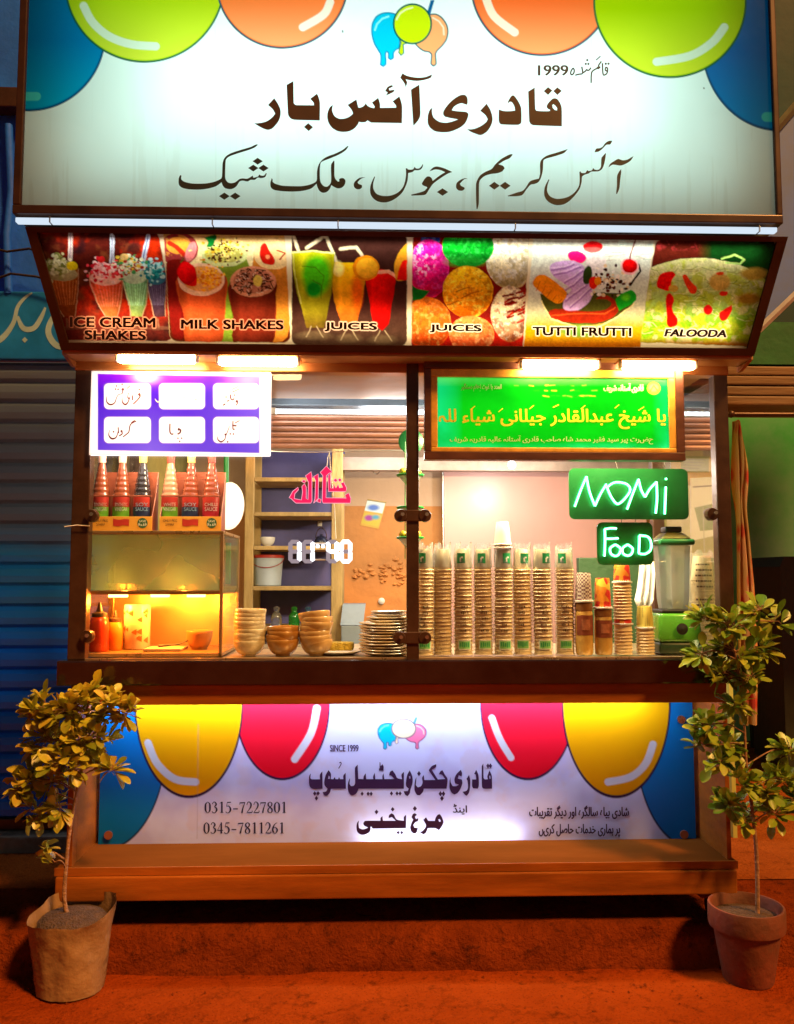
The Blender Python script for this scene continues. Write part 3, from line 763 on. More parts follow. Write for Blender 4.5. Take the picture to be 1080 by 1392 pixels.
# the face follows the frame; the frame runs level in the world
fx0, fx1 = P(34, 150, SY).x, P(1050, 150, SY).x
fz0, fz1 = z_at(288, SY, 540), z_at(-160, SY, 540)
def paint_balloon(p, cx, cy, rx, ry, c0, c1, edge, ew=2.6):
    p.ell(cx, cy, rx, ry, c0, edge=edge, ew=ew)
    d = p.d_ell(cx, cy, rx-ew, ry-ew); m = np.clip(0.5-d, 0, 1)
    p.grad_y(cy+0.1*ry, cy+ry, c0, c1, mask=m)
def paint_logo(p, k, ox, oy, cols):
    """three dripping scoops with a stick, in crop units/8.3 round (ox, oy)"""
    f = lambda l: [(ox+x*k[0], oy+y*k[1]) for x, y in l]
    bl, ed, md, mde, pk, pke, stk = cols
    blob = [(130, 330), (140, 260), (180, 190), (250, 150), (330, 145), (400, 165), (440, 240), (450, 400), (440, 545), (405, 560), (375, 600), (372, 655), (345, 672), (320, 655), (318, 600), (300, 580), (285, 610), (290, 720), (260, 750), (230, 730), (232, 620), (200, 560), (160, 490), (135, 400)]
    pink = [(760, 170), (850, 160), (920, 200), (975, 280), (990, 360), (970, 450), (920, 520), (870, 570), (850, 610), (856, 720), (828, 745), (800, 720), (806, 620), (780, 588), (720, 575), (660, 535), (620, 490), (700, 400)]
    w = 10*k[0]
    for pts, c, e in ((blob, bl, ed), (pink, pk, pke)):
        pts = smooth_closed(f(pts)); p.poly(pts, c); p.line(pts+[pts[0]], w*1.6, e)
    p.poly(f([(795, 0), (840, 0), (790, 170), (755, 140)]), stk)
    cx, cy = ox+590*k[0], oy+270*k[1]
    drip = f([(440, 420), (460, 480), (435, 590), (460, 625), (490, 600), (485, 500), (560, 480)])
    p.poly(drip, md); p.line(drip, w*1.3, mde)
    p.ell(cx, cy, 212*k[0], 222*k[1], md, edge=mde, ew=w*2)
    p.line(f([(165, 340), (190, 270), (250, 210), (320, 185)]), w*1.6, (140, 240, 255))
    p.line(f([(410, 220), (450, 150), (520, 105), (590, 85)]), w*1.5, (235, 245, 190))
    p.line(f([(820, 200), (890, 240), (940, 310), (945, 390)]), w*1.8, (255, 215, 190))
def paint_sign(p):
    p.fill((228, 249, 252))
    n = vnoise(p.X/90, p.Y/70, 4, 3)
    for xs in (292, 560, 803): p.line([(xs, -160), (xs+2, 300)], 1.0, (190, 205, 205), al=0.35)
    p.put(np.clip((vnoise(p.X/7, p.Y/140, 14, 3)-0.62)*2, 0, 0.10)*np.clip((p.Y-100)/150, 0, 1), (150, 150, 120))
    p.put(np.clip((n-0.45)*1.2, 0, 0.12), (215, 236, 236))
    e1 = (0, 78, 120)
    paint_balloon(p, 40, 45, 103, 105, (0, 118, 186), (0, 160, 205), e1)
    p.line([(28, 131), (50, 131)], 12, (70, 205, 205))
    paint_balloon(p, 197, -25, 108, 109, (168, 205, 0), (205, 222, 60), (10, 96, 70))
    p.line(catmull([(114, 8), (126, 30), (148, 49), (178, 60), (212, 63)]), 11, (212, 232, 214))
    paint_balloon(p, 384, -24, 89, 89, (238, 112, 38), (250, 160, 105), (30, 80, 100))
    p.line(catmull([(449, 3), (440, 20), (412, 37)]), 11, (232, 228, 215))
    paint_balloon(p, 1060, 60, 105, 117, (0, 98, 178), (0, 128, 196), e1)
    p.line([(1042, 159), (1060, 159)], 13, (60, 190, 190))
    paint_balloon(p, 737, -21, 96, 96, (240, 98, 26), (250, 158, 100), (30, 80, 100))
    p.line(catmull([(661, -2), (672, 22), (700, 44)]), 11, (236, 226, 205))
    paint_balloon(p, 911, 2, 103, 103, (160, 200, 0), (205, 222, 50), (10, 96, 60))
    p.line(catmull([(985, 37), (968, 58), (938, 76), (893, 84)]), 11, (212, 232, 214))
    paint_logo(p, (0.1204, 0.1204), 490, 0, ((0, 184, 226), (0, 120, 170), (190, 216, 10), (0, 90, 80), (246, 160, 104), (40, 90, 100), (0, 90, 150)))
    p.put((np.hypot(p.X-466, p.Y-43) < 1.6)*0.8, (40, 60, 60)); p.put((np.hypot(p.X-957, p.Y-120) < 1.3)*0.7, (60, 60, 60))
SIGNM = print_mat('sign_print', back=0.92)
sheet('sign_face', [(fx0, SY, fz1), (fx1, SY, fz1), (fx1, SY, fz0), (fx0, SY, fz0)], 900, 400, paint_sign, SIGNM, sg)
SF = mat('sign_frame', (0.055, 0.022, 0.012), 0.4, 0.35, var=0.4, scale=5)
MB().box(sx0, sx1, SY-0.014, SY+0.17, sz_b, fz0+0.002, 0.004).build('frame_bar', SF, sg)
MB().box(sx0, sx1, SY-0.014, SY+0.17, fz1-0.002, sz_t, 0.004).build('frame_bar', SF, sg)
MB().box(sx0, fx0+0.002, SY-0.0135, SY+0.17, fz0+0.003, fz1-0.003, 0.004).build('frame_bar', SF, sg)
MB().box(fx1-0.002, sx1, SY-0.0135, SY+0.17, fz0+0.003, fz1-0.003, 0.004).build('frame_bar', SF, sg)
MB().box(sx0+0.004, sx1-0.004, SY+0.165, SY+0.168, sz_b+0.006, sz_t-0.006).build('back_panel', mat('box_white', (0.8, 0.8, 0.8), 0.8), sg)
BROWNL = mat('brown_lettering', (0.048, 0.020, 0.014), 0.5, var=0.35, scale=6)
k1 = Ink(spl)
A = (340, 100, 7.714); B = (440, 90, 6.75); Cc = (570, 100, 8.308); D = (660, 100, 9.0)
k1.crop(*A, [(45, 522), (110, 518), (180, 498), (235, 458), (265, 420), (240, 375), (190, 330), (255, 258), (290, 310), (318, 370), (322, 430), (305, 490), (270, 540), (235, 575), (195, 590), (150, 580), (100, 555)])
k1.crop(*A, [(385, 118), (457, 78), (460, 300), (468, 320), (490, 330), (672, 332), (668, 305), (632, 265), (705, 210), (725, 260), (735, 310), (733, 492), (470, 485), (430, 472), (405, 440), (398, 400)])
k1.crop(*A, [(612, 520), (662, 562), (617, 603), (567, 560)])
k1.crop(*B, [(88, 355), (80, 390), (85, 425), (105, 460), (140, 480), (180, 482), (225, 470), (262, 445), (270, 432), (258, 400), (222, 355), (302, 305), (320, 380), (345, 378), (375, 360), (388, 338), (400, 358), (425, 375), (465, 385), (470, 370), (445, 333), (503, 290), (518, 340), (520, 382), (668, 380), (665, 360), (635, 322), (697, 277), (715, 330), (722, 380), (720, 522), (440, 517), (425, 510), (405, 497), (385, 512), (350, 515), (325, 510), (318, 530), (285, 570), (240, 595), (185, 603), (130, 595), (80, 565), (48, 520), (35, 470), (40, 420), (60, 375)])
k1.crop(*B, [(566, 228), (590, 190), (625, 174), (640, 182), (628, 192), (600, 205), (605, 222), (655, 215), (640, 238), (572, 270), (590, 240)])
k1.crop(*B, [(803, 215), (880, 168), (890, 420), (885, 465), (860, 510), (825, 545)])
k1.crop(*B, [(725, 65), (760, 85), (820, 100), (880, 105), (940, 98), (997, 75), (985, 105), (930, 125), (860, 135), (790, 128), (755, 120), (768, 150), (755, 195), (745, 160), (705, 105)])
k1.crop(*Cc, [(150, 385), (145, 430), (160, 490), (195, 525), (240, 548), (310, 555), (380, 540), (440, 518), (300, 490), (275, 465), (275, 430), (300, 385), (350, 325), (410, 275), (470, 243), (520, 243), (545, 275), (548, 330), (540, 352), (515, 345), (480, 335), (430, 350), (390, 380), (370, 415), (430, 425), (510, 430), (545, 440), (557, 465), (545, 510), (520, 560), (470, 605), (400, 640), (330, 660), (250, 662), (180, 650), (130, 615), (102, 570), (97, 510), (105, 450), (125, 405)])
k1.crop(*Cc, [(540, 628), (590, 630), (650, 615), (710, 585), (760, 545), (775, 515), (750, 470), (690, 420), (762, 340), (800, 400), (822, 460), (830, 520), (815, 580), (780, 640), (740, 675), (695, 695), (640, 680), (590, 660)])
k1.crop(*D, [(165, 440), (230, 458), (300, 460), (365, 452), (355, 400), (325, 350), (300, 345), (285, 362), (275, 350), (300, 300), (325, 270), (350, 270), (385, 310), (420, 370), (440, 430), (442, 590), (425, 618), (390, 628), (200, 622), (175, 605), (165, 570)])
k1.crop(*D, [(525, 220), (605, 170), (612, 430), (630, 455), (780, 460), (795, 445), (760, 425), (752, 395), (775, 355), (820, 310), (850, 302), (880, 312), (910, 350), (935, 420), (937, 645), (590, 632), (555, 615), (538, 580)], holes=[[(820, 385), (835, 375), (860, 395), (880, 425), (878, 452), (850, 445), (825, 420)]])
k1.crop(*D, [(768, 165), (820, 208), (768, 262), (715, 215)]); k1.crop(*D, [(882, 168), (937, 212), (882, 262), (832, 214)])
k1.build('lettering', BROWNL, sg, label='bold dark brown Urdu name across the middle of the sign')
k2 = Ink(spl)
E_ = (230, 190, 7.2); F_ = (360, 190, 7.714); G_ = (490, 200, 6.75); H_ = (630, 190, 7.2); I_ = (730, 180, 7.714)
def dd(cr, l, w, h):
    for x, y in l: k2.dia(cr[0]+x/cr[2], cr[1]+y/cr[2], w/cr[2], h/cr[2])
k2.crop(*E_, [(110, 345), (122, 350), (120, 385), (150, 410), (230, 428), (350, 428), (440, 412), (510, 380), (520, 345), (524, 240), (535, 195), (560, 160), (610, 130), (700, 100), (800, 70), (855, 45), (872, 48), (840, 75), (780, 100), (700, 125), (610, 155), (570, 178), (555, 205), (550, 330), (552, 380), (575, 415), (610, 425), (650, 415), (690, 385), (720, 378), (770, 380), (820, 350), (826, 372), (870, 360), (885, 340), (900, 350), (930, 350), (950, 325), (957, 332), (940, 365), (900, 375), (870, 370), (840, 392), (800, 392), (770, 408), (720, 400), (690, 410), (660, 455), (620, 480), (580, 482), (545, 470), (525, 445), (515, 415), (460, 455), (380, 478), (290, 488), (200, 485), (130, 470), (98, 440), (95, 380)])
dd(E_, [(868, 210), (825, 277), (925, 277)], 50, 33); dd(E_, [(542, 552), (648, 552)], 52, 35)
k2.crop(*F_, [(75, 402), (85, 420), (85, 440), (110, 460), (180, 480), (280, 486), (400, 485), (490, 465), (545, 430), (550, 330), (570, 255), (610, 205), (660, 175), (740, 145), (820, 105), (870, 65), (880, 70), (850, 110), (790, 150), (700, 190), (610, 225), (588, 245), (580, 300), (580, 400), (590, 450), (620, 485), (655, 492), (690, 460), (698, 420), (697, 265), (725, 218), (732, 225), (732, 370), (742, 410), (770, 440), (785, 435), (780, 415), (800, 403), (830, 405), (848, 430), (840, 470), (810, 502), (770, 510), (730, 495), (700, 475), (680, 520), (650, 548), (610, 555), (575, 535), (552, 490), (545, 460), (490, 510), (400, 535), (300, 543), (200, 540), (110, 528), (70, 505), (60, 460)])
k2.crop(*F_, [(1057, 393), (1010, 410), (975, 445), (985, 462), (1020, 475), (1022, 500), (1000, 517), (965, 517), (938, 492), (937, 455), (960, 425), (1000, 398)])
k2.crop(*G_, [(130, 268), (136, 275), (120, 330), (122, 385), (150, 428), (200, 446), (270, 446), (340, 420), (390, 370), (412, 310), (420, 250), (418, 195), (430, 195), (440, 205), (480, 205), (500, 180), (512, 195), (540, 195), (562, 175), (575, 152), (575, 175), (555, 205), (520, 213), (500, 212), (480, 228), (440, 238), (435, 300), (420, 350), (390, 410), (340, 460), (280, 495), (220, 508), (160, 498), (115, 465), (92, 420), (95, 350)])
k2.crop(*G_, [(635, 222), (665, 190), (700, 178), (760, 190), (845, 228), (800, 245), (730, 290), (670, 335), (640, 375), (605, 430), (580, 440), (470, 445), (468, 435), (540, 418), (590, 400), (615, 375), (610, 365), (575, 350), (565, 335), (585, 300), (610, 272), (635, 270), (655, 285), (665, 310), (730, 260), (780, 230), (740, 212), (690, 205), (655, 215)])
dd(G_, [(755, 412)], 52, 34)
k2.crop(*G_, [(985, 290), (955, 295), (915, 335), (925, 355), (955, 370), (958, 385), (935, 400), (900, 395), (880, 370), (885, 330), (920, 300), (960, 285)])
k2.crop(*H_, [(485, 145), (455, 180), (400, 205), (345, 240), (390, 255), (405, 280), (380, 310), (330, 328), (270, 335), (210, 355), (165, 395), (155, 440), (153, 620), (140, 678), (130, 676), (125, 560), (125, 440), (135, 400), (165, 350), (215, 315), (280, 285), (310, 245), (370, 190), (430, 155), (470, 140)])
dd(H_, [(305, 450), (410, 450)], 53, 38)
k2.crop(*H_, [(1025, 90), (985, 130), (900, 160), (810, 185), (785, 205), (780, 290), (765, 360), (740, 410), (700, 432), (660, 440), (620, 485), (570, 545), (440, 553), (435, 547), (530, 515), (580, 500), (610, 470), (650, 410), (690, 392), (740, 380), (752, 330), (752, 230), (770, 190), (820, 155), (900, 130), (980, 105)])
k2.crop(*I_, [(125, 490), (132, 498), (112, 560), (110, 620), (140, 670), (200, 695), (270, 692), (340, 670), (400, 625), (440, 565), (450, 500), (447, 415), (458, 408), (470, 425), (510, 425), (530, 395), (545, 405), (580, 395), (590, 372), (610, 390), (650, 390), (672, 360), (678, 270), (700, 240), (722, 215), (725, 230), (712, 310), (690, 375), (655, 405), (610, 410), (570, 412), (545, 430), (500, 445), (475, 465), (470, 520), (450, 590), (400, 660), (340, 720), (280, 755), (210, 763), (150, 745), (100, 705), (78, 650), (85, 570)])
k2.crop(*I_, [(605, 208), (625, 170), (660, 165), (690, 150), (720, 110), (760, 88), (792, 88), (770, 125), (730, 130), (690, 170), (650, 200)])
k2.crop(*I_, [(750, 368), (770, 330), (820, 295), (855, 278), (900, 292), (950, 285), (985, 265), (1015, 248), (985, 295), (930, 330), (880, 347), (820, 340), (790, 340)])
k2.crop(*I_, [(885, 385), (885, 420), (875, 500), (865, 590), (840, 648), (832, 640), (840, 560), (842, 460), (860, 415)])
k2.build('lettering', INKN, sg, label='black flowing Urdu line along the lower half of the sign')
k3 = Ink(spl)
k3.text('1999', 732, 88.5, 772.5, 102.5, shifts=((-.6, 0), (0, 0), (.6, 0), (0, .4)))
def st9(pts, w=2.0): k3.stroke([(720+p[0]/9, 70+p[1]/9) + ((p[2],) if len(p) > 2 else ()) for p in pts], w)
st9([(530, 200), (548, 225), (542, 265), (520, 285), (505, 270), (512, 235), (532, 205)]); st9([(560, 290), (605, 278), (650, 265), (640, 185)])
st9([(645, 268), (685, 240), (700, 222), (715, 232), (735, 222), (752, 198)]); st9([(880, 120), (845, 175), (862, 195), (830, 205), (775, 238), (758, 280), (755, 385)]); st9([(822, 200), (855, 205)], 3)
st9([(870, 58), (815, 105)], 1.5); st9([(893, 142), (900, 270), (920, 287), (950, 262), (956, 210), (936, 195), (928, 225), (950, 240)])
for x, y in ((708, 105), (690, 152), (722, 152), (935, 150), (968, 150)): k3.dia(720+x/9, 70+y/9, 1.9, 1.9)
k3.build('small_lettering', INKN, sg)
area('sign_tubes', ((fx0+fx1)/2, SY+0.158, fz0+0.46), (1.75, 0.42), 1.8, (0.74, 0.98, 1.0), (0, -1, 0), sg)
area('sign_tubes', ((fx0+fx1)/2, SY+0.160, (fz0+fz1)/2), (2.30, 1.05), 4.3, (0.52, 0.97, 0.90), (0, -1, 0), sg)

# bright strip lamp between the sign and the picture board
ls = thing('strip_light', 'long bluish white strip lamp between the big sign and the picture board', 'strip light', P(540, 304, SY-0.01))
zs0, zs1 = z_at(306.5, SY-0.02), z_at(299.5, SY-0.02)
MB().box(sx0+0.01, sx1-0.02, SY-0.010, SY+0.015, zs0, zs1-0.002, 0.003).build('diffuser', emit_mat('strip_glow', (0.74, 0.86, 1.0), 0.62), ls)
for px in (70, 290, 460, 700, 1030):
    x = P(px, 303, SY).x
    MB().box(x-0.002, x+0.002, SY-0.016, SY+0.017, zs0-0.002, zs1, 0.0005).build('clip', CHROME, ls)

# ---------------------------------------------------------------- slanted picture board
TY, BY = -0.275, -0.115
tl, tr, br, bl = P(40, 309, TY), P(1066, 321, TY), P(1021, 484, BY), P(88, 471, BY)
ztop = (tl.z+tr.z)/2; zbot = (bl.z+br.z)/2
fw0 = (tl.x+bl.x)/2; fw1 = (tr.x+br.x)/2
pb = thing('picture_board', 'slanted menu board of six food pictures below the big sign', 'menu board', ((fw0+fw1)/2, BY, zbot))
TL, TR, BR, BL = Vector((tl.x, TY, ztop)), Vector((tr.x, TY, ztop)), Vector((br.x, BY, zbot)), Vector((bl.x, BY, zbot))
bpl = Plane(TL, TR, BL)
dn = (BL-TL).normalized(); rt = Vector((1, 0, 0)); nb = bpl.n
def bq(u, v): return (TL*(1-u)+TR*u)*(1-v)+(BL*(1-u)+BR*u)*v
PICM = print_mat('picture_print', back=0.85, rough=0.25)
def cr(ox, oy, s): return lambda l: [(ox+x/s, oy+y/s) for x, y in l]
CAPT = [('ICE CREAM', 96, 431, 211, 444, 0), ('SHAKES', 116, 449, 198, 461, 0), ('MILK SHAKES', 247, 434.5, 385, 446.5, 0.0), ('JUICES', 442, 438, 512, 450, 0), ('JUICES', 585, 441, 654, 451.5, 0), ('TUTTI FRUTTI', 725, 444.5, 858, 455.5, 0), ('FALOODA', 904, 447.5, 987, 457, 0.25)]
def paint_pics(p):
    X0, Y0 = p.X, p.Y            # wobble every outline a little, as in a photograph of food
    p.X = X0+1.3*(vnoise(X0/5.0, Y0/5.0, 201, 3)-0.5)+1.4*(vnoise(X0/16, Y0/16, 203, 2)-0.5); p.Y = Y0+1.3*(vnoise(X0/5.0+40, Y0/5.0, 202, 3)-0.5)+1.4*(vnoise(X0/16, Y0/16+30, 204, 2)-0.5)
    p.fill((226, 214, 176))
    p.put(np.clip((p.X-300)/-120, 0, 1)*0.45, (150, 90, 60))
    s = 5.684
    def E(ox, x, y, rx, ry, c, **k): p.ell(ox+x/s, 300+y/s, rx/s, ry/s, c, **k)
    def LN(ox, l, w, c, **k): p.line(cr(ox, 300, s)(l), w/s, c, **k)
    def PO(ox, l, c, **k): p.poly(smooth_closed(cr(ox, 300, s)(l), 5, 100), c, **k)
    # 1 ice cream shakes
    p.clip = p.a_poly([(46, 306), (206, 310), (213, 314), (217, 324), (238, 448), (236, 458), (228, 464), (76, 462)], 1.5)
    p.fill((70, 18, 12)); p.noise(34, 3, 0.42, 0.62, (190, 40, 8), 0.9); p.noise(16, 5, 0.55, 0.75, (120, 60, 30), 0.6); p.noise(26, 9, 0.55, 0.7, (34, 16, 20), 0.8)
    p.put(np.clip((p.Y-405)/50, 0, 0.8), (66, 30, 26))
    def glass(xa, xb, yt, yb, xc, c1, c2, top):
        l = [(xa, yt), (xa+8, yt+90), (xa+0.28*(xb-xa), yb-120), (xc-40, yb-20), (xc+40, yb-20), (xb-0.05*(xb-xa), yb-130), (xb, yt+100), (xb-3, yt)]
        a = p.a_poly(smooth_closed(cr(40, 300, s)(l)))
        p.grad_y(300+(yt+40)/s, 300+yb/s, c1, c2, mask=a); p.shade_x(40+xa/s, 40+xb/s, a, 0.6)
        for k in range(9):
            t = (k+0.8)/9.5; xx = xa+(xb-xa)*t
            LN(40, [(xx, yt+95), (xc+(xx-xc)*0.62, yb-110)], 4 if k % 2 else 7, tuple(min(255, v+70) for v in c1), al=0.55)
        LN(40, [(xa+3, yt), (xa+12, yt+95), (xa+0.3*(xb-xa), yb-110), (xc-45, yb-20)], 6, (225, 190, 150), al=0.8)
        LN(40, [(xb-3, yt), (xb-3, yt+100), (xb-0.07*(xb-xa), yb-120), (xc+42, yb-20)], 6, (200, 160, 120), al=0.7)
        E(40, (xa+xb)/2, yt+45, (xb-xa)/2-8, 55, top)
        LN(40, [(xc-20, yb), (xc-10, yb+60)], 18, (150, 110, 80), al=0.6); E(40, xc, yb+70, 90, 16, (120, 80, 60), al=0.5)
    for xx, yy, c in ((318, 190, (220, 200, 190)), (640, 240, (200, 210, 225))):
        LN(40, [(xx, yy-125), (xx, yy+110)], 34, c); LN(40, [(xx-2, yy-125), (xx-2, yy+110)], 7, (60, 60, 110)); LN(40, [(xx+12, yy-125), (xx+8, yy+110)], 4, (110, 80, 90))
    LN(40, [(920, 115), (872, 370)], 34, (190, 205, 225)); LN(40, [(918, 115), (870, 370)], 8, (40, 60, 140))
    glass(895, 1062, 395, 760, 1010, (70, 60, 100), (70, 40, 40), (50, 120, 150))
    glass(715, 918, 390, 760, 830, (120, 200, 140), (130, 140, 60), (190, 215, 180))
    glass(462, 722, 400, 770, 640, (225, 70, 45), (170, 110, 50), (235, 190, 170))
    glass(130, 384, 370, 760, 310, (175, 90, 25), (130, 60, 15), (170, 160, 110))
    for k in range(150):
        r = rnd
        E(40, 215+r.gauss(0, 45), 345+r.gauss(0, 34), 9+r.random()*13, 8+r.random()*10, r.choice([(205, 205, 150), (170, 175, 105), (120, 130, 60), (225, 225, 185)]))
        E(40, 575+r.gauss(0, 60), 375+r.gauss(0, 36), 8+r.random()*12, 7+r.random()*9, r.choice([(245, 215, 210), (225, 60, 70), (235, 170, 170), (190, 20, 40)]))
        E(40, 765+r.gauss(0, 45), 335+r.gauss(0, 40), 8+r.random()*12, 7+r.random()*9, r.choice([(230, 235, 200), (60, 150, 80), (220, 190, 60), (160, 40, 30), (200, 225, 210)]))
        E(40, 970+r.gauss(0, 40), 385+r.gauss(0, 36), 8+r.random()*12, 7+r.random()*9, r.choice([(160, 225, 225), (40, 165, 165), (200, 235, 230), (20, 120, 130)]))
    E(40, 330, 350, 44, 34, (222, 200, 20)); E(40, 560, 300, 28, 26, (200, 30, 30)); E(40, 735, 280, 30, 26, (225, 190, 110))
    LN(40, [(60, 30), (70, 60), (40, 100)], 20, (190, 60, 30), al=0.4)
    p.tone(2.2, 101, 0.7).tone(6, 102, 0.5)
    # 2 milk shakes
    p.clip = p.a_rr(227, 311, 391, 465, 10, 1.5, skew=0.06, slope=0.012); o = 215
    p.fill((205, 170, 80)); p.grad_y(312, 345, (205, 140, 40), (235, 225, 165)); p.put(np.clip((p.Y-370)/60, 0, 1), (96, 30, 14))
    E(o, 160, 220, 150, 130, (150, 50, 50)); p.noise(8, 21, 0.5, 0.6, (220, 150, 60), 0.7, mask=np.clip(0.5-p.d_ell(o+145/s, 300+200/s, 115/s, 95/s), 0, 1))
    PO(o, [(60, 330), (120, 900), (200, 900), (240, 340)], (120, 20, 14)); E(o, 150, 190, 85, 66, (225, 150, 50)); LN(o, [(90, 170), (150, 210), (200, 260)], 34, (190, 40, 20)); E(o, 255, 240, 38, 80, (225, 130, 130), rot=0.3)
    PO(o, [(345, 300), (370, 900), (690, 900), (690, 300)], (120, 150, 40)); E(o, 515, 270, 175, 88, (205, 220, 150)); E(o, 510, 260, 150, 66, (190, 190, 90))
    for k in range(170): E(o, 505+rnd.gauss(0, 70), 225+rnd.gauss(0, 52), 5+rnd.random()*9, 4+rnd.random()*8, rnd.choice([(225, 200, 60), (90, 50, 20), (240, 225, 140), (60, 25, 15), (200, 160, 30)]))
    PO(o, [(360, 130), (420, 110), (440, 140), (420, 200), (370, 205), (385, 165)], (10, 120, 40)); E(o, 435, 130, 18, 24, (10, 100, 40))
    PO(o, [(740, 280), (780, 900), (1000, 900), (1000, 300)], (205, 130, 40)); E(o, 890, 260, 150, 118, (235, 205, 140)); PO(o, [(790, 200), (830, 175), (860, 230), (905, 300), (890, 340), (820, 330), (790, 280)], (190, 24, 14)); LN(o, [(920, 230), (980, 250), (940, 300)], 12, (160, 60, 30)); E(o, 850, 280, 18, 16, (240, 140, 90))
    PO(o, [(155, 430), (200, 740), (230, 960), (480, 960), (525, 620), (510, 420)], (188, 76, 32)); p.shade_x(o+155/s, o+525/s, p.a_poly(cr(o, 300, s)([(155, 430), (200, 960), (500, 960), (525, 430)])), 0.5); E(o, 335, 455, 180, 128, (240, 205, 165)); E(o, 345, 450, 150, 100, (226, 165, 90))
    for k in range(120): E(o, 385+rnd.gauss(0, 50), 440+rnd.gauss(0, 46), 6+rnd.random()*8, 5+rnd.random()*7, rnd.choice([(240, 170, 20), (250, 200, 60), (220, 120, 20)]))
    PO(o, [(145, 390), (190, 320), (250, 330), (290, 380), (298, 500), (240, 500), (170, 460)], (222, 10, 14)); p.shade_ball(o+222/s, 300+410/s, 78/s, 90/s, 0.5); LN(o, [(180, 320), (200, 290)], 10, (70, 90, 30))
    PO(o, [(558, 480), (580, 740), (600, 960), (880, 960), (912, 560), (905, 470)], (110, 34, 18)); p.shade_x(o+558/s, o+912/s, p.a_poly(cr(o, 300, s)([(558, 480), (580, 960), (890, 960), (912, 480)])), 0.5); E(o, 735, 470, 176, 118, (220, 150, 110)); E(o, 735, 465, 150, 95, (190, 120, 90))
    for k in range(150):
        a = rnd.random()*6.3; q_ = math.sqrt(rnd.random()); x, y = 735+150*q_*math.cos(a), 470+100*q_*math.sin(a)
        LN(o, [(x, y), (x+rnd.gauss(0, 18), y+rnd.gauss(0, 12))], 8, rnd.choice([(50, 18, 16), (70, 26, 20), (225, 190, 160), (40, 12, 12)]))
    E(o, 770, 465, 34, 44, (235, 215, 90))
    p.tone(2.0, 103, 0.5).tone(9, 104, 0.5)
    # 3 juices
    p.clip = p.a_rr(397, 315.5, 553.5, 470.5, 11, 1.5, slope=0.008); o = 390
    p.fill((58, 30, 24)); p.put(np.clip((p.Y-420)/60, 0, 0.7), (84, 60, 44))
    for l in ([(25, 110), (50, 105), (95, 240)], [(155, 212), (285, 125), (310, 130), (400, 360)], [(415, 220), (540, 205), (580, 265)]): LN(o, l, 26, (205, 190, 150)); LN(o, l, 8, (240, 230, 200), al=0.6)
    def jg(l, c0, c1, y0, y1):
        a = p.a_poly(smooth_closed(cr(o, 300, s)(l))); p.grad_y(300+y0/s, 300+y1/s, c0, c1, mask=a); p.shade_x(o+min(x for x, y in l)/s, o+max(x for x, y in l)/s, a, 0.45)
    jg([(370, 320), (352, 520), (385, 680), (425, 790), (540, 790), (580, 640), (605, 480), (612, 330)], (246, 200, 10), (196, 96, 24), 360, 720)
    p.put(np.clip(0.5-p.d_ell(o+545/s, 300+540/s, 45/s, 130/s)/6, 0, 1)*0.7, (226, 60, 10)); E(o, 400, 370, 40, 50, (255, 245, 150), al=0.8, soft=5)
    jg([(605, 450), (640, 620), (665, 790), (740, 850), (790, 790), (815, 640), (840, 480), (845, 420), (720, 375)], (226, 14, 8), (160, 10, 8), 420, 800); LN(o, [(620, 440), (700, 400), (790, 390), (840, 430)], 26, (240, 170, 130))
    E(o, 612, 365, 102, 98, (232, 140, 14)); E(o, 620, 365, 84, 80, (246, 184, 36)); p.shade_ball(o+612/s, 300+365/s, 102/s, 98/s, 0.35); PO(o, [(830, 350), (870, 250), (935, 165), (950, 220), (930, 440), (850, 460)], (214, 150, 30)); PO(o, [(870, 370), (900, 310), (940, 310), (940, 450), (850, 455)], (220, 20, 12))
    jg([(38, 240), (52, 420), (80, 560), (120, 690), (150, 830), (290, 830), (325, 660), (350, 500), (372, 250)], (205, 205, 20), (100, 80, 20), 260, 800)
    E(o, 230, 420, 110, 150, (80, 205, 20), soft=8); E(o, 210, 530, 62, 60, (10, 150, 30), soft=6); LN(o, [(120, 350), (220, 360), (290, 430), (270, 520)], 5, (70, 120, 10)); LN(o, [(200, 460), (270, 500), (265, 600)], 5, (70, 100, 10)); LN(o, [(38, 245), (200, 235), (370, 255)], 12, (235, 235, 150)); LN(o, [(50, 250), (62, 420), (110, 640)], 9, (235, 235, 120), al=0.6)
    for xx, a, b in ((210, 860, 130), (480, 880, 90), (740, 890, 100)): E(o, xx, a+30, b, 34, (120, 100, 70), al=0.6, soft=4); LN(o, [(xx-20, a-40), (xx-60, a+40)], 8, (190, 170, 130), al=0.7); LN(o, [(xx+20, a-40), (xx+70, a+40)], 8, (190, 170, 130), al=0.7)
    p.tone(2.2, 105, 0.4).tone(8, 106, 0.5)
    # 4 scoops
    p.clip = p.a_poly([(566, 317), (720, 319), (711, 474), (560, 473), (561, 324)], 1.5); o = 550
    p.fill((120, 20, 14)); p.put(np.clip((p.Y-430)/30, 0, 0.8), (170, 24, 12)); E(o, 200, 140, 75, 50, (20, 50, 140)); p.noise(5, 31, 0.45, 0.6, (90, 130, 200), 0.6, mask=np.clip(0.5-p.d_ell(o+205/s, 300+140/s, 13, 9), 0, 1))
    def scoop(x, y, rx, ry, c0, c1, seed, cracks):
        a = np.clip(0.5-p.d_ell(o+x/s, 300+y/s, rx/s, ry/s), 0, 1)
        p.grad_y(300+(y-ry*0.3)/s, 300+(y+ry)/s, c0, c1, mask=a); p.noise(4, seed, 0.5, 0.75, tuple(min(255, int(v*1.0+60)) for v in c0), 0.55, mask=a); p.noise(5.5, seed+1, 0.56, 0.66, cracks, 0.6, mask=a); p.shade_ball(o+x/s, 300+y/s, rx/s, ry/s)
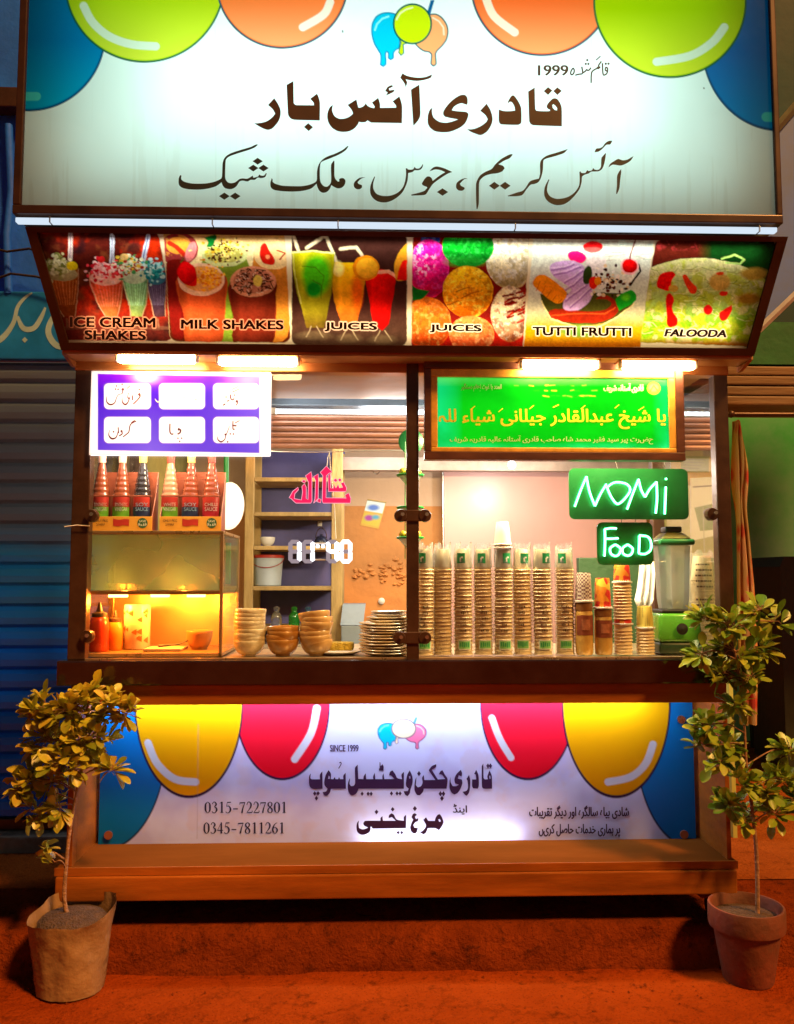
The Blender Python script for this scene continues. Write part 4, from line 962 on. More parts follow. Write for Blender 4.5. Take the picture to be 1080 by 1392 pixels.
    scoop(820, 300, 190, 230, (236, 228, 196), (205, 180, 110), 41, (170, 150, 90)); scoop(190, 370, 155, 225, (240, 20, 150), (225, 14, 50), 43, (160, 20, 100))
    p.noise(4.2, 47, 0.5, 0.56, (245, 190, 225), 0.9, mask=np.clip(0.5-p.d_ell(o+150/s, 300+300/s, 16, 22)/4, 0, 1)); scoop(490, 200, 200, 160, (12, 190, 40), (8, 130, 30), 45, (10, 110, 30)); E(o, 470, 320, 150, 40, (30, 160, 40), al=0.6, soft=4)
    scoop(180, 790, 180, 200, (225, 120, 30), (205, 50, 14), 49, (160, 70, 20)); scoop(490, 550, 195, 200, (246, 186, 20), (236, 90, 12), 51, (170, 90, 10)); LN(o, [(400, 550), (470, 520), (500, 515)], 8, (150, 70, 10)); LN(o, [(440, 600), (520, 560), (580, 545)], 7, (150, 70, 10)); LN(o, [(330, 650), (420, 620)], 7, (150, 70, 10))
    scoop(520, 880, 175, 145, (222, 130, 60), (205, 40, 20), 53, (170, 60, 20)); scoop(820, 720, 150, 215, (236, 215, 170), (170, 90, 40), 55, (110, 30, 20))
    for k in range(26): x, y = 760+rnd.random()*170, 540+rnd.random()*260; LN(o, [(x, y), (x+40+rnd.random()*40, y-40+rnd.random()*30)], 16, rnd.choice([(140, 20, 14), (110, 16, 12), (170, 36, 20)]))
    PO(o, [(60, 500), (110, 530), (190, 545), (150, 600), (60, 620)], (10, 110, 30))
    p.tone(1.8, 107, 0.7).tone(6, 108, 0.5)
    # 5 tutti frutti
    p.clip = p.a_poly([(726, 320), (889, 324), (871, 472), (712, 474)], 1.5); o = 710
    p.fill((214, 222, 205)); p.put(np.clip((p.Y-400)/45, 0, 1), (180, 150, 10)); p.put(np.clip((p.Y-455)/16, 0, 0.8), (190, 90, 10))
    for k in range(60): y = 120+rnd.random()*190; x = 420+rnd.random()*560; LN(o, [(x, y), (x+40+rnd.random()*100, y+rnd.gauss(0, 4))], 5, rnd.choice([(90, 150, 140), (200, 215, 205), (150, 120, 90), (120, 190, 180)]), al=0.6)
    PO(o, [(140, 570), (160, 650), (220, 720), (330, 790), (560, 800), (700, 760), (860, 640), (800, 560)], (70, 70, 20)); PO(o, [(205, 740), (220, 690), (330, 680), (500, 700), (640, 690), (690, 640), (650, 610), (570, 610), (620, 575), (700, 600), (745, 690), (690, 750), (560, 790), (330, 780)], (150, 34, 12)); LN(o, [(230, 735), (400, 715), (640, 720), (720, 670)], 10, (220, 80, 30))
    LN(o, [(150, 620), (220, 760), (420, 820), (600, 815), (740, 740), (870, 640)], 10, (235, 225, 150)); E(o, 450, 850, 160, 50, (60, 150, 50), al=0.8, soft=5)
    E(o, 570, 320, 80, 100, (222, 214, 208)); E(o, 548, 200, 76, 44, (232, 20, 24)); E(o, 545, 225, 70, 22, (240, 120, 110), al=0.5); E(o, 425, 280, 72, 46, (236, 20, 110), rot=0.25)
    PO(o, [(215, 360), (260, 320), (400, 310), (480, 350), (480, 420), (520, 480), (545, 570), (500, 650), (420, 690), (320, 680), (330, 600), (380, 530), (300, 470), (240, 420)], (206, 170, 222))
    for l in ([(230, 380), (330, 370), (400, 340)], [(250, 420), (350, 400), (450, 360)], [(330, 480), (400, 440), (470, 390)], [(340, 620), (420, 560), (500, 500)], [(370, 670), (460, 600), (530, 530)], [(330, 540), (400, 500), (470, 430)]): LN(o, l, 14, (150, 96, 180), al=0.8); LN(o, [(x, y-16) for x, y in l], 9, (238, 216, 244), al=0.8)
    E(o, 505, 420, 34, 74, (40, 60, 20), rot=0.2)
    PO(o, [(85, 490), (120, 425), (180, 420), (345, 555), (290, 640), (200, 600)], (238, 140, 14))
    for k in range(5): LN(o, [(140+k*42, 470+k*34), (110+k*42, 540+k*24)], 6, (190, 90, 10))
    for k in range(110): x, y = 690+rnd.gauss(0, 75), 470+rnd.gauss(0, 50); E(o, x, y, 8+rnd.random()*9, 7+rnd.random()*8, rnd.choice([(245, 235, 215), (50, 20, 14), (230, 200, 150), (90, 24, 16), (240, 240, 230)]))
    E(o, 550, 480, 36, 50, (232, 30, 10)); E(o, 585, 465, 26, 34, (240, 140, 20)); E(o, 830, 440, 60, 36, (235, 232, 215)); LN(o, [(900, 340), (915, 390), (870, 450), (840, 500)], 16, (24, 24, 18))
    E(o, 832, 352, 70, 66, (245, 190, 190)); E(o, 832, 350, 58, 54, (232, 8, 10)); p.shade_ball(o+832/s, 300+350/s, 58/s, 54/s, 0.6); LN(o, [(834, 300), (850, 220), (880, 135)], 9, (120, 24, 30)); PO(o, [(725, 600), (840, 535), (880, 615), (750, 695)], (20, 160, 30)); E(o, 800, 590, 30, 26, (90, 200, 30), soft=4)
    p.tone(2.0, 109, 0.55).tone(7, 110, 0.4)
    # 6 falooda
    s = 5.268; o = 870
    p.clip = p.a_poly(smooth_closed(cr(870, 300, s)([(110, 170), (140, 140), (190, 130), (920, 132), (960, 150), (968, 190), (790, 900), (5, 870)])), 1.5)
    p.fill((84, 24, 14)); p.put(np.clip((p.X-948)/20, 0, 1), (10, 60, 16)); p.noise(7, 61, 0.5, 0.65, (170, 50, 50), 0.8, mask=np.clip((965-p.X)/15, 0, 1)*np.clip((342-p.Y)/6, 0, 1))
    a = np.clip(0.5-p.d_ell(o+420/s, 300+640/s, 590/s, 372/s), 0, 1)
    p.grad_y(352, 440, (214, 214, 150), (120, 176, 20), mask=a); p.noise(14, 63, 0.45, 0.62, (176, 190, 40), 0.8, mask=a); p.noise(9, 65, 0.52, 0.66, (226, 222, 160), 0.7, mask=a)
    for k in range(150):
        x, y = rnd.random()*860, 330+rnd.random()*480; a0 = rnd.random()*3
        LN(o, [(x, y), (x+60*math.cos(a0), y+26*math.sin(a0)), (x+120*math.cos(a0+0.5), y+50*math.sin(a0+0.5))], 5, rnd.choice([(236, 232, 170), (96, 130, 10), (190, 205, 60), (150, 140, 30)]), al=0.7)
    E(o, 570, 440, 75, 62, (196, 156, 70), soft=3); E(o, 820, 380, 100, 44, (176, 140, 50), soft=4); E(o, 780, 560, 90, 40, (170, 130, 40), soft=5)
    for l in ([(590, 270), (680, 245), (750, 280), (720, 310), (620, 300)],): LN(o, l, 14, (176, 222, 110))
    PO(o, [(125, 470), (140, 390), (215, 362), (255, 385), (225, 430), (215, 500), (160, 495)], (226, 8, 8)); PO(o, [(190, 540), (215, 520), (245, 560), (235, 640), (270, 710), (260, 750), (200, 755), (190, 650)], (206, 12, 8))
    PO(o, [(305, 400), (330, 385), (370, 440), (410, 480), (395, 520), (355, 510)], (222, 50, 14)); E(o, 575, 378, 28, 13, (222, 60, 20)); E(o, 600, 520, 30, 18, (214, 30, 14)); E(o, 487, 635, 32, 36, (206, 20, 20)); PO(o, [(570, 660), (660, 600), (660, 640), (620, 710), (580, 715)], (210, 22, 18)); E(o, 240, 485, 34, 26, (200, 160, 60))
    p.put(np.clip((p.Y-300-840/s)/8, 0, 1), (150, 90, 24))
    p.tone(2.0, 111, 0.6).tone(7, 112, 0.5)
    p.clip = None; p.X, p.Y = X0, Y0
    for body, x0, y0, x1, y1, sl in CAPT: p.halo(body, x0, y0, x1, y1, 1.9, (214, 140, 104) if x0 < 400 else (226, 190, 160) if x0 < 560 else (240, 226, 196), slant=sl, skew=1.2)
i0, i1, j0, j1 = 0.008, 0.992, 0.040, 0.950
sheet('pictures', [bq(i0, j0), bq(i1, j0), bq(i1, j1), bq(i0, j1)], 1010, 170, paint_pics, PICM, pb)
def slab(u0, u1, v0, v1, t, m, name, parent):
    pts = [bq(u0, v0), bq(u1, v0), bq(u1, v1), bq(u0, v1)]
    return MB().prism([q+nb*t for q in pts], nb*(-t-0.03)).build(name, m, parent)
slab(-0.004, 1.004, 0.0, j0+0.003, 0.010, SF, 'frame_bar', pb)
slab(-0.004, 1.004, j1-0.003, 1.012, 0.010, SF, 'frame_bar', pb)
slab(-0.004, i0+0.001, j0+0.003, j1-0.003, 0.0095, SF, 'frame_bar', pb)
slab(i1-0.001, 1.004, j0+0.003, j1-0.003, 0.0095, SF, 'frame_bar', pb)
# back of the box and soffit behind the board
zb_ = zbot-0.004
MB().prism([bq(0.004, 0.02)-nb*0.032, bq(0.996, 0.02)-nb*0.032, bq(0.996, 0.98)-nb*0.032, bq(0.004, 0.98)-nb*0.032], nb*-0.01+Vector((0, 0.12, 0))).build('box_back', MATS['box_white'], pb)
MB().box(BL.x-0.01, BR.x+0.01, BY+0.005, 0.0, zb_-0.014, zb_+0.002).build('soffit', MATS['roof_sheet'], pb)
for x in (BL.x-0.008, BR.x-0.004):
    MB().prism([(x, BY-0.0, zb_-0.016), (x, -0.004, zb_-0.016), (x, -0.004, hz0+0.01), (x, -0.03, hz0+0.01)], (0.012, 0, 0)).build('bracket', MATS['orange_steel'], pb)
dz = Vector((0, dn.y, dn.z))
area('board_tube', (TL+TR)*0.5+dz*0.045-nb*0.027, (2.44, 0.016), 1.15, (1.0, 0.96, 0.86), nb*0.45+dz*0.7, pb)
area('board_tube', (BL+BR)*0.5-dz*0.10-nb*0.029, (2.30, 0.10), 1.9, (1.0, 0.80, 0.55), nb, pb)
HEAVY = [(dx, dy) for dx in (-0.8, -0.3, 0.3, 0.8) for dy in (-0.4, 0.1, 0.5)]
for body, x0, y0, x1, y1, sl in CAPT:
    ki = Ink(bpl, 0.0012); ki.text(body, x0, y0, x1, y1, HEAVY, slant=sl, skew=1.2); ki.build('caption', INKB, pb)

# ---------------------------------------------------------------- four tube lamps under the board
TUBE = emit_mat('tube_glow', (1.0, 0.64, 0.30), 55)
tubes = []
for k, (x0, x1, y, lb) in enumerate([(162, 266, 488, 'leftmost glowing tube lamp, above the left half of the purple menu'), (299, 404, 491.5, 'second glowing tube lamp, above the right end of the purple menu'), (711, 812, 496, 'third glowing tube lamp, above the middle of the green framed board'), (846, 943, 497, 'rightmost glowing tube lamp, above the right end of the green framed board')]):
    a, b = P(x0, y, -0.09), P(x1, y, -0.09); z = (a.z+b.z)/2
    t = thing('tube_lamp', lb, 'tube lamp', ((a.x+b.x)/2, -0.09, z), 'tube lamps under the picture board')
    MB().box(a.x, b.x, -0.108, -0.075, z-0.017, z+0.014, 0.012).build('diffuser', TUBE, t, smooth=40)
    MB().box(a.x-0.012, b.x+0.012, -0.106, -0.020, z+0.0145, z+0.030, 0.003).build('mount', MATS['orange_steel'], t)
    for x in (a.x-0.011, b.x+0.001): MB().box(x, x+0.010, -0.104, -0.078, z-0.012, z+0.014, 0.003).build('end_cap', WHITEPL, t)

# ---------------------------------------------------------------- purple menu on the left
MY = -0.028
mpl = yplane(MY)
mx0, mx1 = P(123, 560, MY).x, P(368, 560, MY).x; mz0, mz1 = z_at(619, MY, 245), z_at(505, MY, 245)
mn = thing('menu_sign', 'glowing purple and white menu sign with six Urdu dish names on the left', 'menu sign', ((mx0+mx1)/2, MY, mz0))
cells = [(x, y) for y in ((0.135, 0.455), (0.535, 0.86)) for x in ((0.07, 0.335), (0.375, 0.635), (0.675, 0.935))]
def paint_menu(p):
    p.fill((255, 244, 236))
    u = (p.X-132)/(354-132); v = (p.Y-505-u*3)/(618-505)
    m = np.clip(0.5-(np.maximum(np.abs(p.X-243)-110, np.abs(p.Y-562-(u-.5)*4)-52))/1.5, 0, 1)
    p.put(m, (66, 22, 190)); p.put(m*np.clip((0.5-np.abs(u-0.33))*1.2, 0, 1)*np.clip((v-0.3), 0, 1), (150, 130, 235)); p.put(m*np.clip(0.24-v, 0, 1)*3.2, (130, 10, 220)); p.put(m*np.clip(u-0.55, 0, 1)*0.9, (130, 110, 225))
    p.put(m*np.exp(-((u-0.92)**2+(v-0.10)**2)/0.006), (240, 110, 205)); p.put(m*np.exp(-((u-0.30)**2/0.004+(v-0.06)**2/0.004)), (250, 200, 240))
    for (x0, x1), (y0, y1) in cells:
        p.rr(124+x0*245, 505+y0*114, 124+x1*245, 505+y1*114, 6, (120, 80, 190), soft=1.2, al=0.6)
        p.rr(124+x0*245+0.9, 505+y0*114+0.9, 124+x1*245-0.9, 505+y1*114-0.9, 6, (255, 250, 240), soft=1.4)
sheet('menu_face', [(mx0, MY, mz1), (mx1, MY, mz1), (mx1, MY, mz0), (mx0, MY, mz0)], 330, 160, paint_menu, print_mat('menu_print', back=0.6), mn)
MB().box(mx0, mx1, MY+0.003, MY+0.022, mz0, mz1, 0.004).build('light_panel', emit_mat('menu_glow', (1.0, 0.88, 0.86), 1.6), mn)
area('added_case_fill_left', ((mx0+mx1)/2, MY+0.055, mz0+0.12), (0.60, 0.12), 8, (1.0, 0.72, 0.42), (0, 0.55, -0.8), mn)  # added lamp hidden behind the menu, brightens the goods below
km = Ink(mpl); kf = Ink(mpl)
def ms(ink, ox, oy, l, w, *_):
    w *= 1.35; ink.stroke([(ox+p[0]/8.308, oy+p[1]/8.308)+((p[2],) if len(p) > 2 else ()) for p in l], w)
FADED = mat('faded_ink', (0.75, 0.70, 0.52), 0.6)
RINK = mat('red_brown_ink', (0.14, 0.012, 0.012), 0.5)
def nk():
    global km
    km.build('dish_name', RINK, mn); km = Ink(mpl)
M1 = (120, 500); M2 = (240, 500)
ms(km, *M1, [(215, 315, .6), (210, 380, 1.6), (250, 415, 2.4), (300, 395, 1.6), (325, 330, 1), (350, 300, 1), (385, 290, 1.2), (395, 240, 2)], 1.3); ms(km, *M1, [(385, 330, .6), (388, 385, 1.6), (420, 415, 2.4), (450, 390, 1.6), (465, 345, 1.4), (445, 335, 1), (460, 280, 1)], 1.3); ms(km, *M1, [(500, 310), (503, 365)], 1.3); ms(km, *M1, [(510, 410), (560, 360), (588, 320), (578, 285)], 1.3); ms(km, *M1, [(440, 235), (475, 200)], 1.0)
for x, y in ((310, 240), (340, 242), (322, 205), (385, 188), (578, 245)): km.dia(120+x/8.308, 500+y/8.308, 1.5, 1.5)
km.dia(120+393/8.308, 500+243/8.308, 2.2, 2.6); km.dia(120+578/8.308, 500+300/8.308, 2.2, 2.4); km.dia(120+462/8.308, 500+343/8.308, 2, 2)
nk()
ms(km, *M1, [(245, 700, .6), (235, 760, 1.6), (270, 800, 2.6), (320, 780, 1.6), (345, 690, .9)], 1.3); ms(km, *M1, [(340, 670), (345, 740)], 1.2); ms(km, *M1, [(350, 770), (385, 745), (378, 715)], 1.3); ms(km, *M1, [(395, 780), (440, 745), (462, 720), (480, 640), (545, 600)], 1.2); ms(km, *M1, [(488, 620), (530, 590)], 1); km.dia(120+288/8.308, 500+722/8.308, 1.5, 1.5); km.dia(120+378/8.308, 500+715/8.308, 2, 2)
nk()
ms(km, *M1, [(925, 630), (925, 720), (945, 750), (965, 742)], 1.4); ms(km, *M1, [(1010, 750), (1040, 730), (1045, 700), (1020, 700), (1030, 680)], 1.6)
for x, y in ((1015, 795), (1058, 795), (1035, 830)): km.dia(120+x/8.308, 500+y/8.308, 1.4, 1.4)
nk()
ms(km, *M2, [(612, 300), (615, 345), (635, 362), (655, 345)], 1.3); ms(km, *M2, [(630, 275), (710, 240)], .9); ms(km, *M2, [(625, 245), (705, 208)], .8); ms(km, *M2, [(570, 378), (600, 368)], 1.2); ms(km, *M2, [(525, 425), (555, 405)], 1.3); ms(km, *M2, [(672, 425), (690, 400), (688, 375)], 1.1)
for x, y in ((656, 308), (562, 330)): km.dia(240+x/8.308, 500+y/8.308, 1.4, 1.4)
km.dia(240+684/8.308, 500+378/8.308, 2.2, 2.4)
nk()
ms(km, *M2, [(470, 770, .6), (470, 810, 1.6), (505, 835, 2.2), (545, 810, 1.4), (560, 765, 1.2), (590, 690, 1), (600, 660, .8)], 1.3); ms(km, *M2, [(560, 755), (545, 750)], 2); ms(km, *M2, [(640, 600), (640, 690), (660, 690)], 1.2); ms(km, *M2, [(630, 650), (680, 655)], 1.6); ms(km, *M2, [(660, 625), (715, 595)], 0.9)
for x, y in ((610, 746), (645, 748), (580, 835)): km.dia(240+x/8.308, 500+y/8.308, 1.5, 1.5)
nk()
ms(kf, *M1, [(755, 350, .6), (790, 385, 1.8), (825, 355, .8)], 1.3); kf.build('faded_dish_name', FADED, mn); kf = Ink(mpl)
ms(kf, *M2, [(205, 355), (235, 365)], 1.2); ms(kf, *M2, [(60, 330), (120, 340), (150, 320)], 0.8); kf.dia(240+210/8.308, 500+410/8.308, 1.2, 1.2)
kf.build('faded_dish_name', FADED, mn)

# ---------------------------------------------------------------- green framed calligraphy on the right
GY = -0.03
gpl = yplane(GY)
def gr(a, b, c, d): return R(a, b, c, d, GY)
ob = gr(577, 493, 929, 626); ib = gr(586, 503, 918, 615); fb = gr(595, 514, 909, 609)
gf = thing('framed_calligraphy', 'bright green calligraphy board in a gold and brown frame on the right', 'framed board', ((ob[0]+ob[1])/2, GY, ob[2]))
def ring(o, i, y0, y1, m, name, bev=0.003):
    mb = MB(); mb.box(o[0], o[1], y0, y1, o[2], i[2], bev); mb.box(o[0], o[1], y0, y1, i[3], o[3], bev); mb.box(o[0], i[0], y0+0.0006, y1, i[2], i[3], bev); mb.box(i[1], o[1], y0+0.0006, y1, i[2], i[3], bev)
    return mb.build(name, m, gf)
ring(ob, ib, GY-0.014, GY+0.028, mat('walnut_frame', (0.10, 0.035, 0.018), 0.35, var=0.4, scale=8, stretch=(1, 1, 4)), 'outer_frame')
ring(ib, fb, GY-0.009, GY+0.026, mat('gold_moulding', (0.85, 0.48, 0.07), 0.35, 0.3, var=0.25, scale=20), 'gold_moulding')
def paint_green(p):
    p.fill((8, 196, 20))
    u = (p.X-595)/314; v = (p.Y-514)/95
    p.put(np.clip(1-u*9, 0, 1)*0.7+np.clip((u-0.93)*9, 0, 1)*0.7, (20, 225, 160)); p.put(np.clip(0.12-v, 0, 1)*5, (120, 240, 120)); p.put(np.clip((v-0.90)*7, 0, 0.7), (40, 226, 150)); p.noise(40, 71, 0.4, 0.7, (4, 170, 10), 0.6)
    p.ell(889, 528, 9, 8.5, (214, 190, 70)); p.ell(889, 527, 6, 5, (240, 225, 130), soft=3); p.line([(884, 532), (889, 524), (894, 531)], 1.4, (120, 90, 20))
    for k in range(30): x = 690+rnd.random()*120; y = rnd.choice([524, 531, 538]); p.line([(x, y), (x+3+rnd.random()*5, y+rnd.gauss(0, .8))], 1.2, rnd.choice([(150, 226, 60), (40, 140, 20), (214, 220, 60)]), al=0.8)
GREENM = print_mat('green_print', back=0.55, rough=0.2)
sheet('calligraphy_face', [(fb[0], GY, fb[3]), (fb[1], GY, fb[3]), (fb[1], GY, fb[2]), (fb[0], GY, fb[2])], 330, 105, paint_green, GREENM, gf)
MB().box(fb[0]-0.01, fb[1]+0.01, GY+0.004, GY+0.024, fb[2]-0.01, fb[3]+0.01).build('light_panel', emit_mat('green_glow', (0.75, 1.0, 0.8), 1.2), gf)
area('added_case_fill_right', ((fb[0]+fb[1])/2, GY+0.065, fb[2]+0.10), (0.80, 0.10), 38, (1.0, 0.74, 0.42), (0, 0.42, -0.85), gf)  # added unseen lamp behind the board, brightens the cup stacks
kg = Ink(gpl)
B2 = [(dx, dy) for dx in (-0.5, 0, 0.5) for dy in (-0.35, 0.35)]
kg.text(urdu('یا شیخ عبدالقادر جیلانی شیاء للہ'), 597, 556, 905, 583, B2)
kg2 = kg
for l in ([(640, 557), (646, 552)], [(678, 560), (684, 555)], [(720, 556), (726, 551)], [(752, 554), (760, 550)], [(790, 556), (796, 551)], [(836, 555), (842, 550)], [(868, 558), (876, 553)]): kg2.stroke(l, 1.3, False)
kg.build('lettering', mat('yellow_ink', (0.72, 0.85, 0.03), 0.5, var=0.1), gf)
kg3 = Ink(gpl)
kg3.text(urdu('المدد یا غوث اعظم دستگیر'), 627, 521, 682, 532, [(0, 0), (.4, 0), (0, .3)]); kg3.text(urdu('قادری آستانہ شریف'), 821, 521, 875, 534, [(-.5, 0), (0, 0), (.5, 0), (0, .4)]); kg3.text(urdu('حضرت پیر سید فقیر محمد شاہ صاحب قادری آستانہ عالیہ قادریہ شریف'), 612, 592, 888, 604, [(-.25, 0), (.25, 0)])
kg3.build('small_lettering', mat('pale_green_ink', (0.5, 0.78, 0.42), 0.5), gf)

# ---------------------------------------------------------------- banner in the lower cabinet
NY = RD
npl = yplane(NY)
bn_ = thing('banner', 'white banner with yellow, red and blue balloons behind the lower opening', 'banner', P(540, 1147, NY))
n0 = P(136.5, 1050, NY).x; n1 = P(944, 1050, NY).x; nz0 = z_at(1146.5, NY); nz1 = z_at(930, NY)
def paint_banner(p):
    p.fill((206, 213, 250))
    p.noise(60, 81, 0.45, 0.7, (182, 182, 230), 0.7); p.noise(22, 83, 0.55, 0.72, (206, 196, 216), 0.5)
    e = (40, 14, 60)
    paint_balloon(p, 140, 1010, 86, 145, (0, 120, 205), (0, 106, 170), (10, 50, 90), 2)
    paint_balloon(p, 945, 1010, 80, 143, (0, 120, 205), (0, 110, 185), (10, 50, 90), 2)
    for cx, c0 in ((384, 0), (718, 0)): paint_balloon(p, cx, 955, 64, 104, (232, 30, 60), (226, 8, 34), e, 2.2)
    for cx in (257, 838): paint_balloon(p, cx, 955, 73, 128, (232, 176, 6), (226, 150, 4), e, 2.4)
    for l, w in (([(201.5, 1010), (214, 1038), (238, 1059), (266, 1063)], 10), ([(431, 963), (423, 997), (401, 1032)], 10), ([(669, 976), (680, 1005), (695, 1030)], 9), ([(888, 1012), (878, 1038), (858, 1056), (827, 1063)], 10)): p.line(catmull(l), w, (206, 212, 226))
    paint_logo(p, (0.0765, 0.058), 504, 975.0, ((0, 190, 226), (0, 100, 140), (246, 226, 190), (120, 110, 120), (240, 120, 160), (110, 50, 80), (60, 140, 150)))
    p.line([(270, 985), (268, 1140)], 0.9, (120, 110, 140), al=0.4)
BANM = print_mat('banner_print', back=0.4, rough=0.3)
sheet('banner_sheet', [(n0, NY, nz1), (n1, NY, nz1), (n1, NY, nz0), (n0, NY, nz0)], 680, 190, paint_banner, BANM, bn_)
kb = Ink(npl)
J = (410, 1020, 7.714); K = (540, 1020, 7.2)
def kd(c, l, w, h):
    for x, y in l: kb.dia(c[0]+x/c[2], c[1]+y/c[2], w/c[2], h/c[2])
kb.crop(*J, [(100, 240), (95, 290), (110, 303), (195, 303), (195, 255), (220, 220), (222, 402), (120, 402), (92, 385), (80, 345), (82, 270)]); kd(J, [(140, 452), (175, 450), (158, 502)], 18, 25)
kb.crop(*J, [(465, 235), (467, 402), (310, 402), (300, 440), (270, 478), (240, 470), (222, 438), (260, 430), (275, 400), (245, 370), (240, 330), (255, 260), (285, 207), (310, 245), (308, 300), (335, 303), (350, 280), (358, 302), (385, 303), (395, 280), (405, 302), (440, 302), (440, 265)], holes=[[(280, 298), (286, 266), (298, 275), (298, 298)]])
kb.stroke([(410+x/7.714, 1020+y/7.714) for x, y in ((398, 132), (412, 126), (416, 145), (390, 190))], 1.2)
kb.crop(*J, [(590, 150), (597, 300), (650, 302), (655, 270), (675, 240), (680, 302), (755, 302), (752, 275), (770, 235), (775, 302), (850, 302), (850, 270), (862, 240), (870, 302), (975, 300), (940, 265), (920, 262), (930, 225), (955, 210), (985, 250), (1005, 290), (1055, 302), (1050, 255), (1075, 225), (1075, 402), (600, 402), (585, 440), (560, 465), (530, 473), (505, 455), (488, 410), (488, 350), (505, 295), (510, 300), (505, 350), (520, 375), (550, 370), (565, 340), (562, 185)])
kb.crop(*J, [(820, 125), (828, 125), (832, 165), (850, 145), (862, 165), (862, 215), (815, 215), (812, 195), (820, 185)], smooth=False); kd(J, [(637, 455), (700, 455), (732, 455), (945, 452), (1003, 452), (1035, 452)], 17, 24)
kb.crop(*K, [(125, 195), (150, 255), (152, 320), (130, 390), (125, 420), (105, 448), (80, 435), (65, 400), (105, 398), (115, 375), (90, 350), (88, 310), (100, 240)], holes=[[(118, 255), (128, 250), (132, 275), (120, 278)]])
kb.crop(*K, [(190, 260), (188, 300), (185, 340), (205, 362), (235, 350), (250, 315), (245, 270), (262, 240), (268, 290), (375, 290), (350, 255), (310, 195), (340, 155), (385, 135), (380, 165), (340, 190), (365, 230), (400, 285), (470, 280), (440, 240), (410, 235), (425, 205), (445, 195), (470, 240), (495, 282), (485, 375), (262, 375), (255, 405), (225, 440), (195, 435), (172, 390), (172, 330), (180, 285)]); kd(K, [(215, 228), (425, 425), (455, 425), (440, 470)], 18, 27)
kb.crop(*K, [(525, 260), (525, 310), (545, 350), (580, 350), (605, 335), (570, 325), (562, 285), (580, 235), (625, 190), (637, 225), (632, 255), (605, 245), (595, 275), (635, 285), (640, 320), (620, 380), (590, 420), (560, 432), (535, 415), (515, 370), (515, 300)])
kb.crop(*K, [(640, 405), (680, 395), (695, 365), (690, 300), (680, 280), (705, 240), (717, 290), (715, 360), (705, 415), (682, 445), (665, 435)])
kb.crop(*K, [(735, 285), (775, 285), (770, 240), (755, 230), (775, 190), (795, 235), (800, 280), (800, 350), (790, 375), (745, 372), (735, 350)])
kb.crop(*K, [(830, 155), (845, 130), (848, 270), (860, 285), (890, 283), (885, 255), (905, 195), (928, 250), (930, 375), (850, 375), (832, 355)], holes=[[(902, 252), (912, 246), (916, 276), (906, 280)]]); kd(K, [(890, 152), (915, 152)], 17, 25)
kb.build('lettering', INKP, bn_, label='upper dark purple line of bold Urdu on the banner')
kb = Ink(npl)
kb.crop(*K, [(400, 630), (420, 625), (440, 655), (455, 705), (435, 750), (410, 782), (375, 762), (300, 762), (285, 805), (260, 823), (220, 800), (250, 788), (270, 765), (285, 735), (258, 680), (285, 655), (305, 690), (370, 690), (380, 655)], holes=[[(404, 676), (420, 672), (430, 694), (414, 700)]])
kb.crop(*K, [(175, 615), (195, 630), (175, 650), (185, 672), (208, 665), (205, 690), (178, 705), (160, 730), (170, 755), (205, 760), (195, 800), (165, 815), (140, 795), (130, 755), (145, 705), (160, 680), (142, 655), (155, 625)]); kd(K, [(175, 570)], 20, 26)
kb.build('lettering', INKP, bn_, label='first word of the lower purple Urdu line on the banner')
kb = Ink(npl)
kb.crop(*J, [(605, 735), (600, 770), (605, 815), (640, 828), (680, 820), (700, 808), (660, 790), (650, 765), (665, 740), (700, 738), (830, 738), (830, 710), (850, 690), (855, 738), (990, 738), (950, 700), (915, 710), (920, 680), (945, 660), (970, 675), (1000, 725), (1075, 738), (1075, 700), (1099, 675), (1097, 816), (750, 820), (735, 800), (725, 800), (720, 850), (680, 878), (630, 885), (590, 860), (578, 810), (585, 760)]); kd(J, [(788, 645), (957, 618)], 20, 24); kd(J, [(1015, 862), (1053, 862)], 17, 20)
kb.build('lettering', INKP, bn_, label='last word of the lower purple Urdu line on the banner')
kn = Ink(npl)
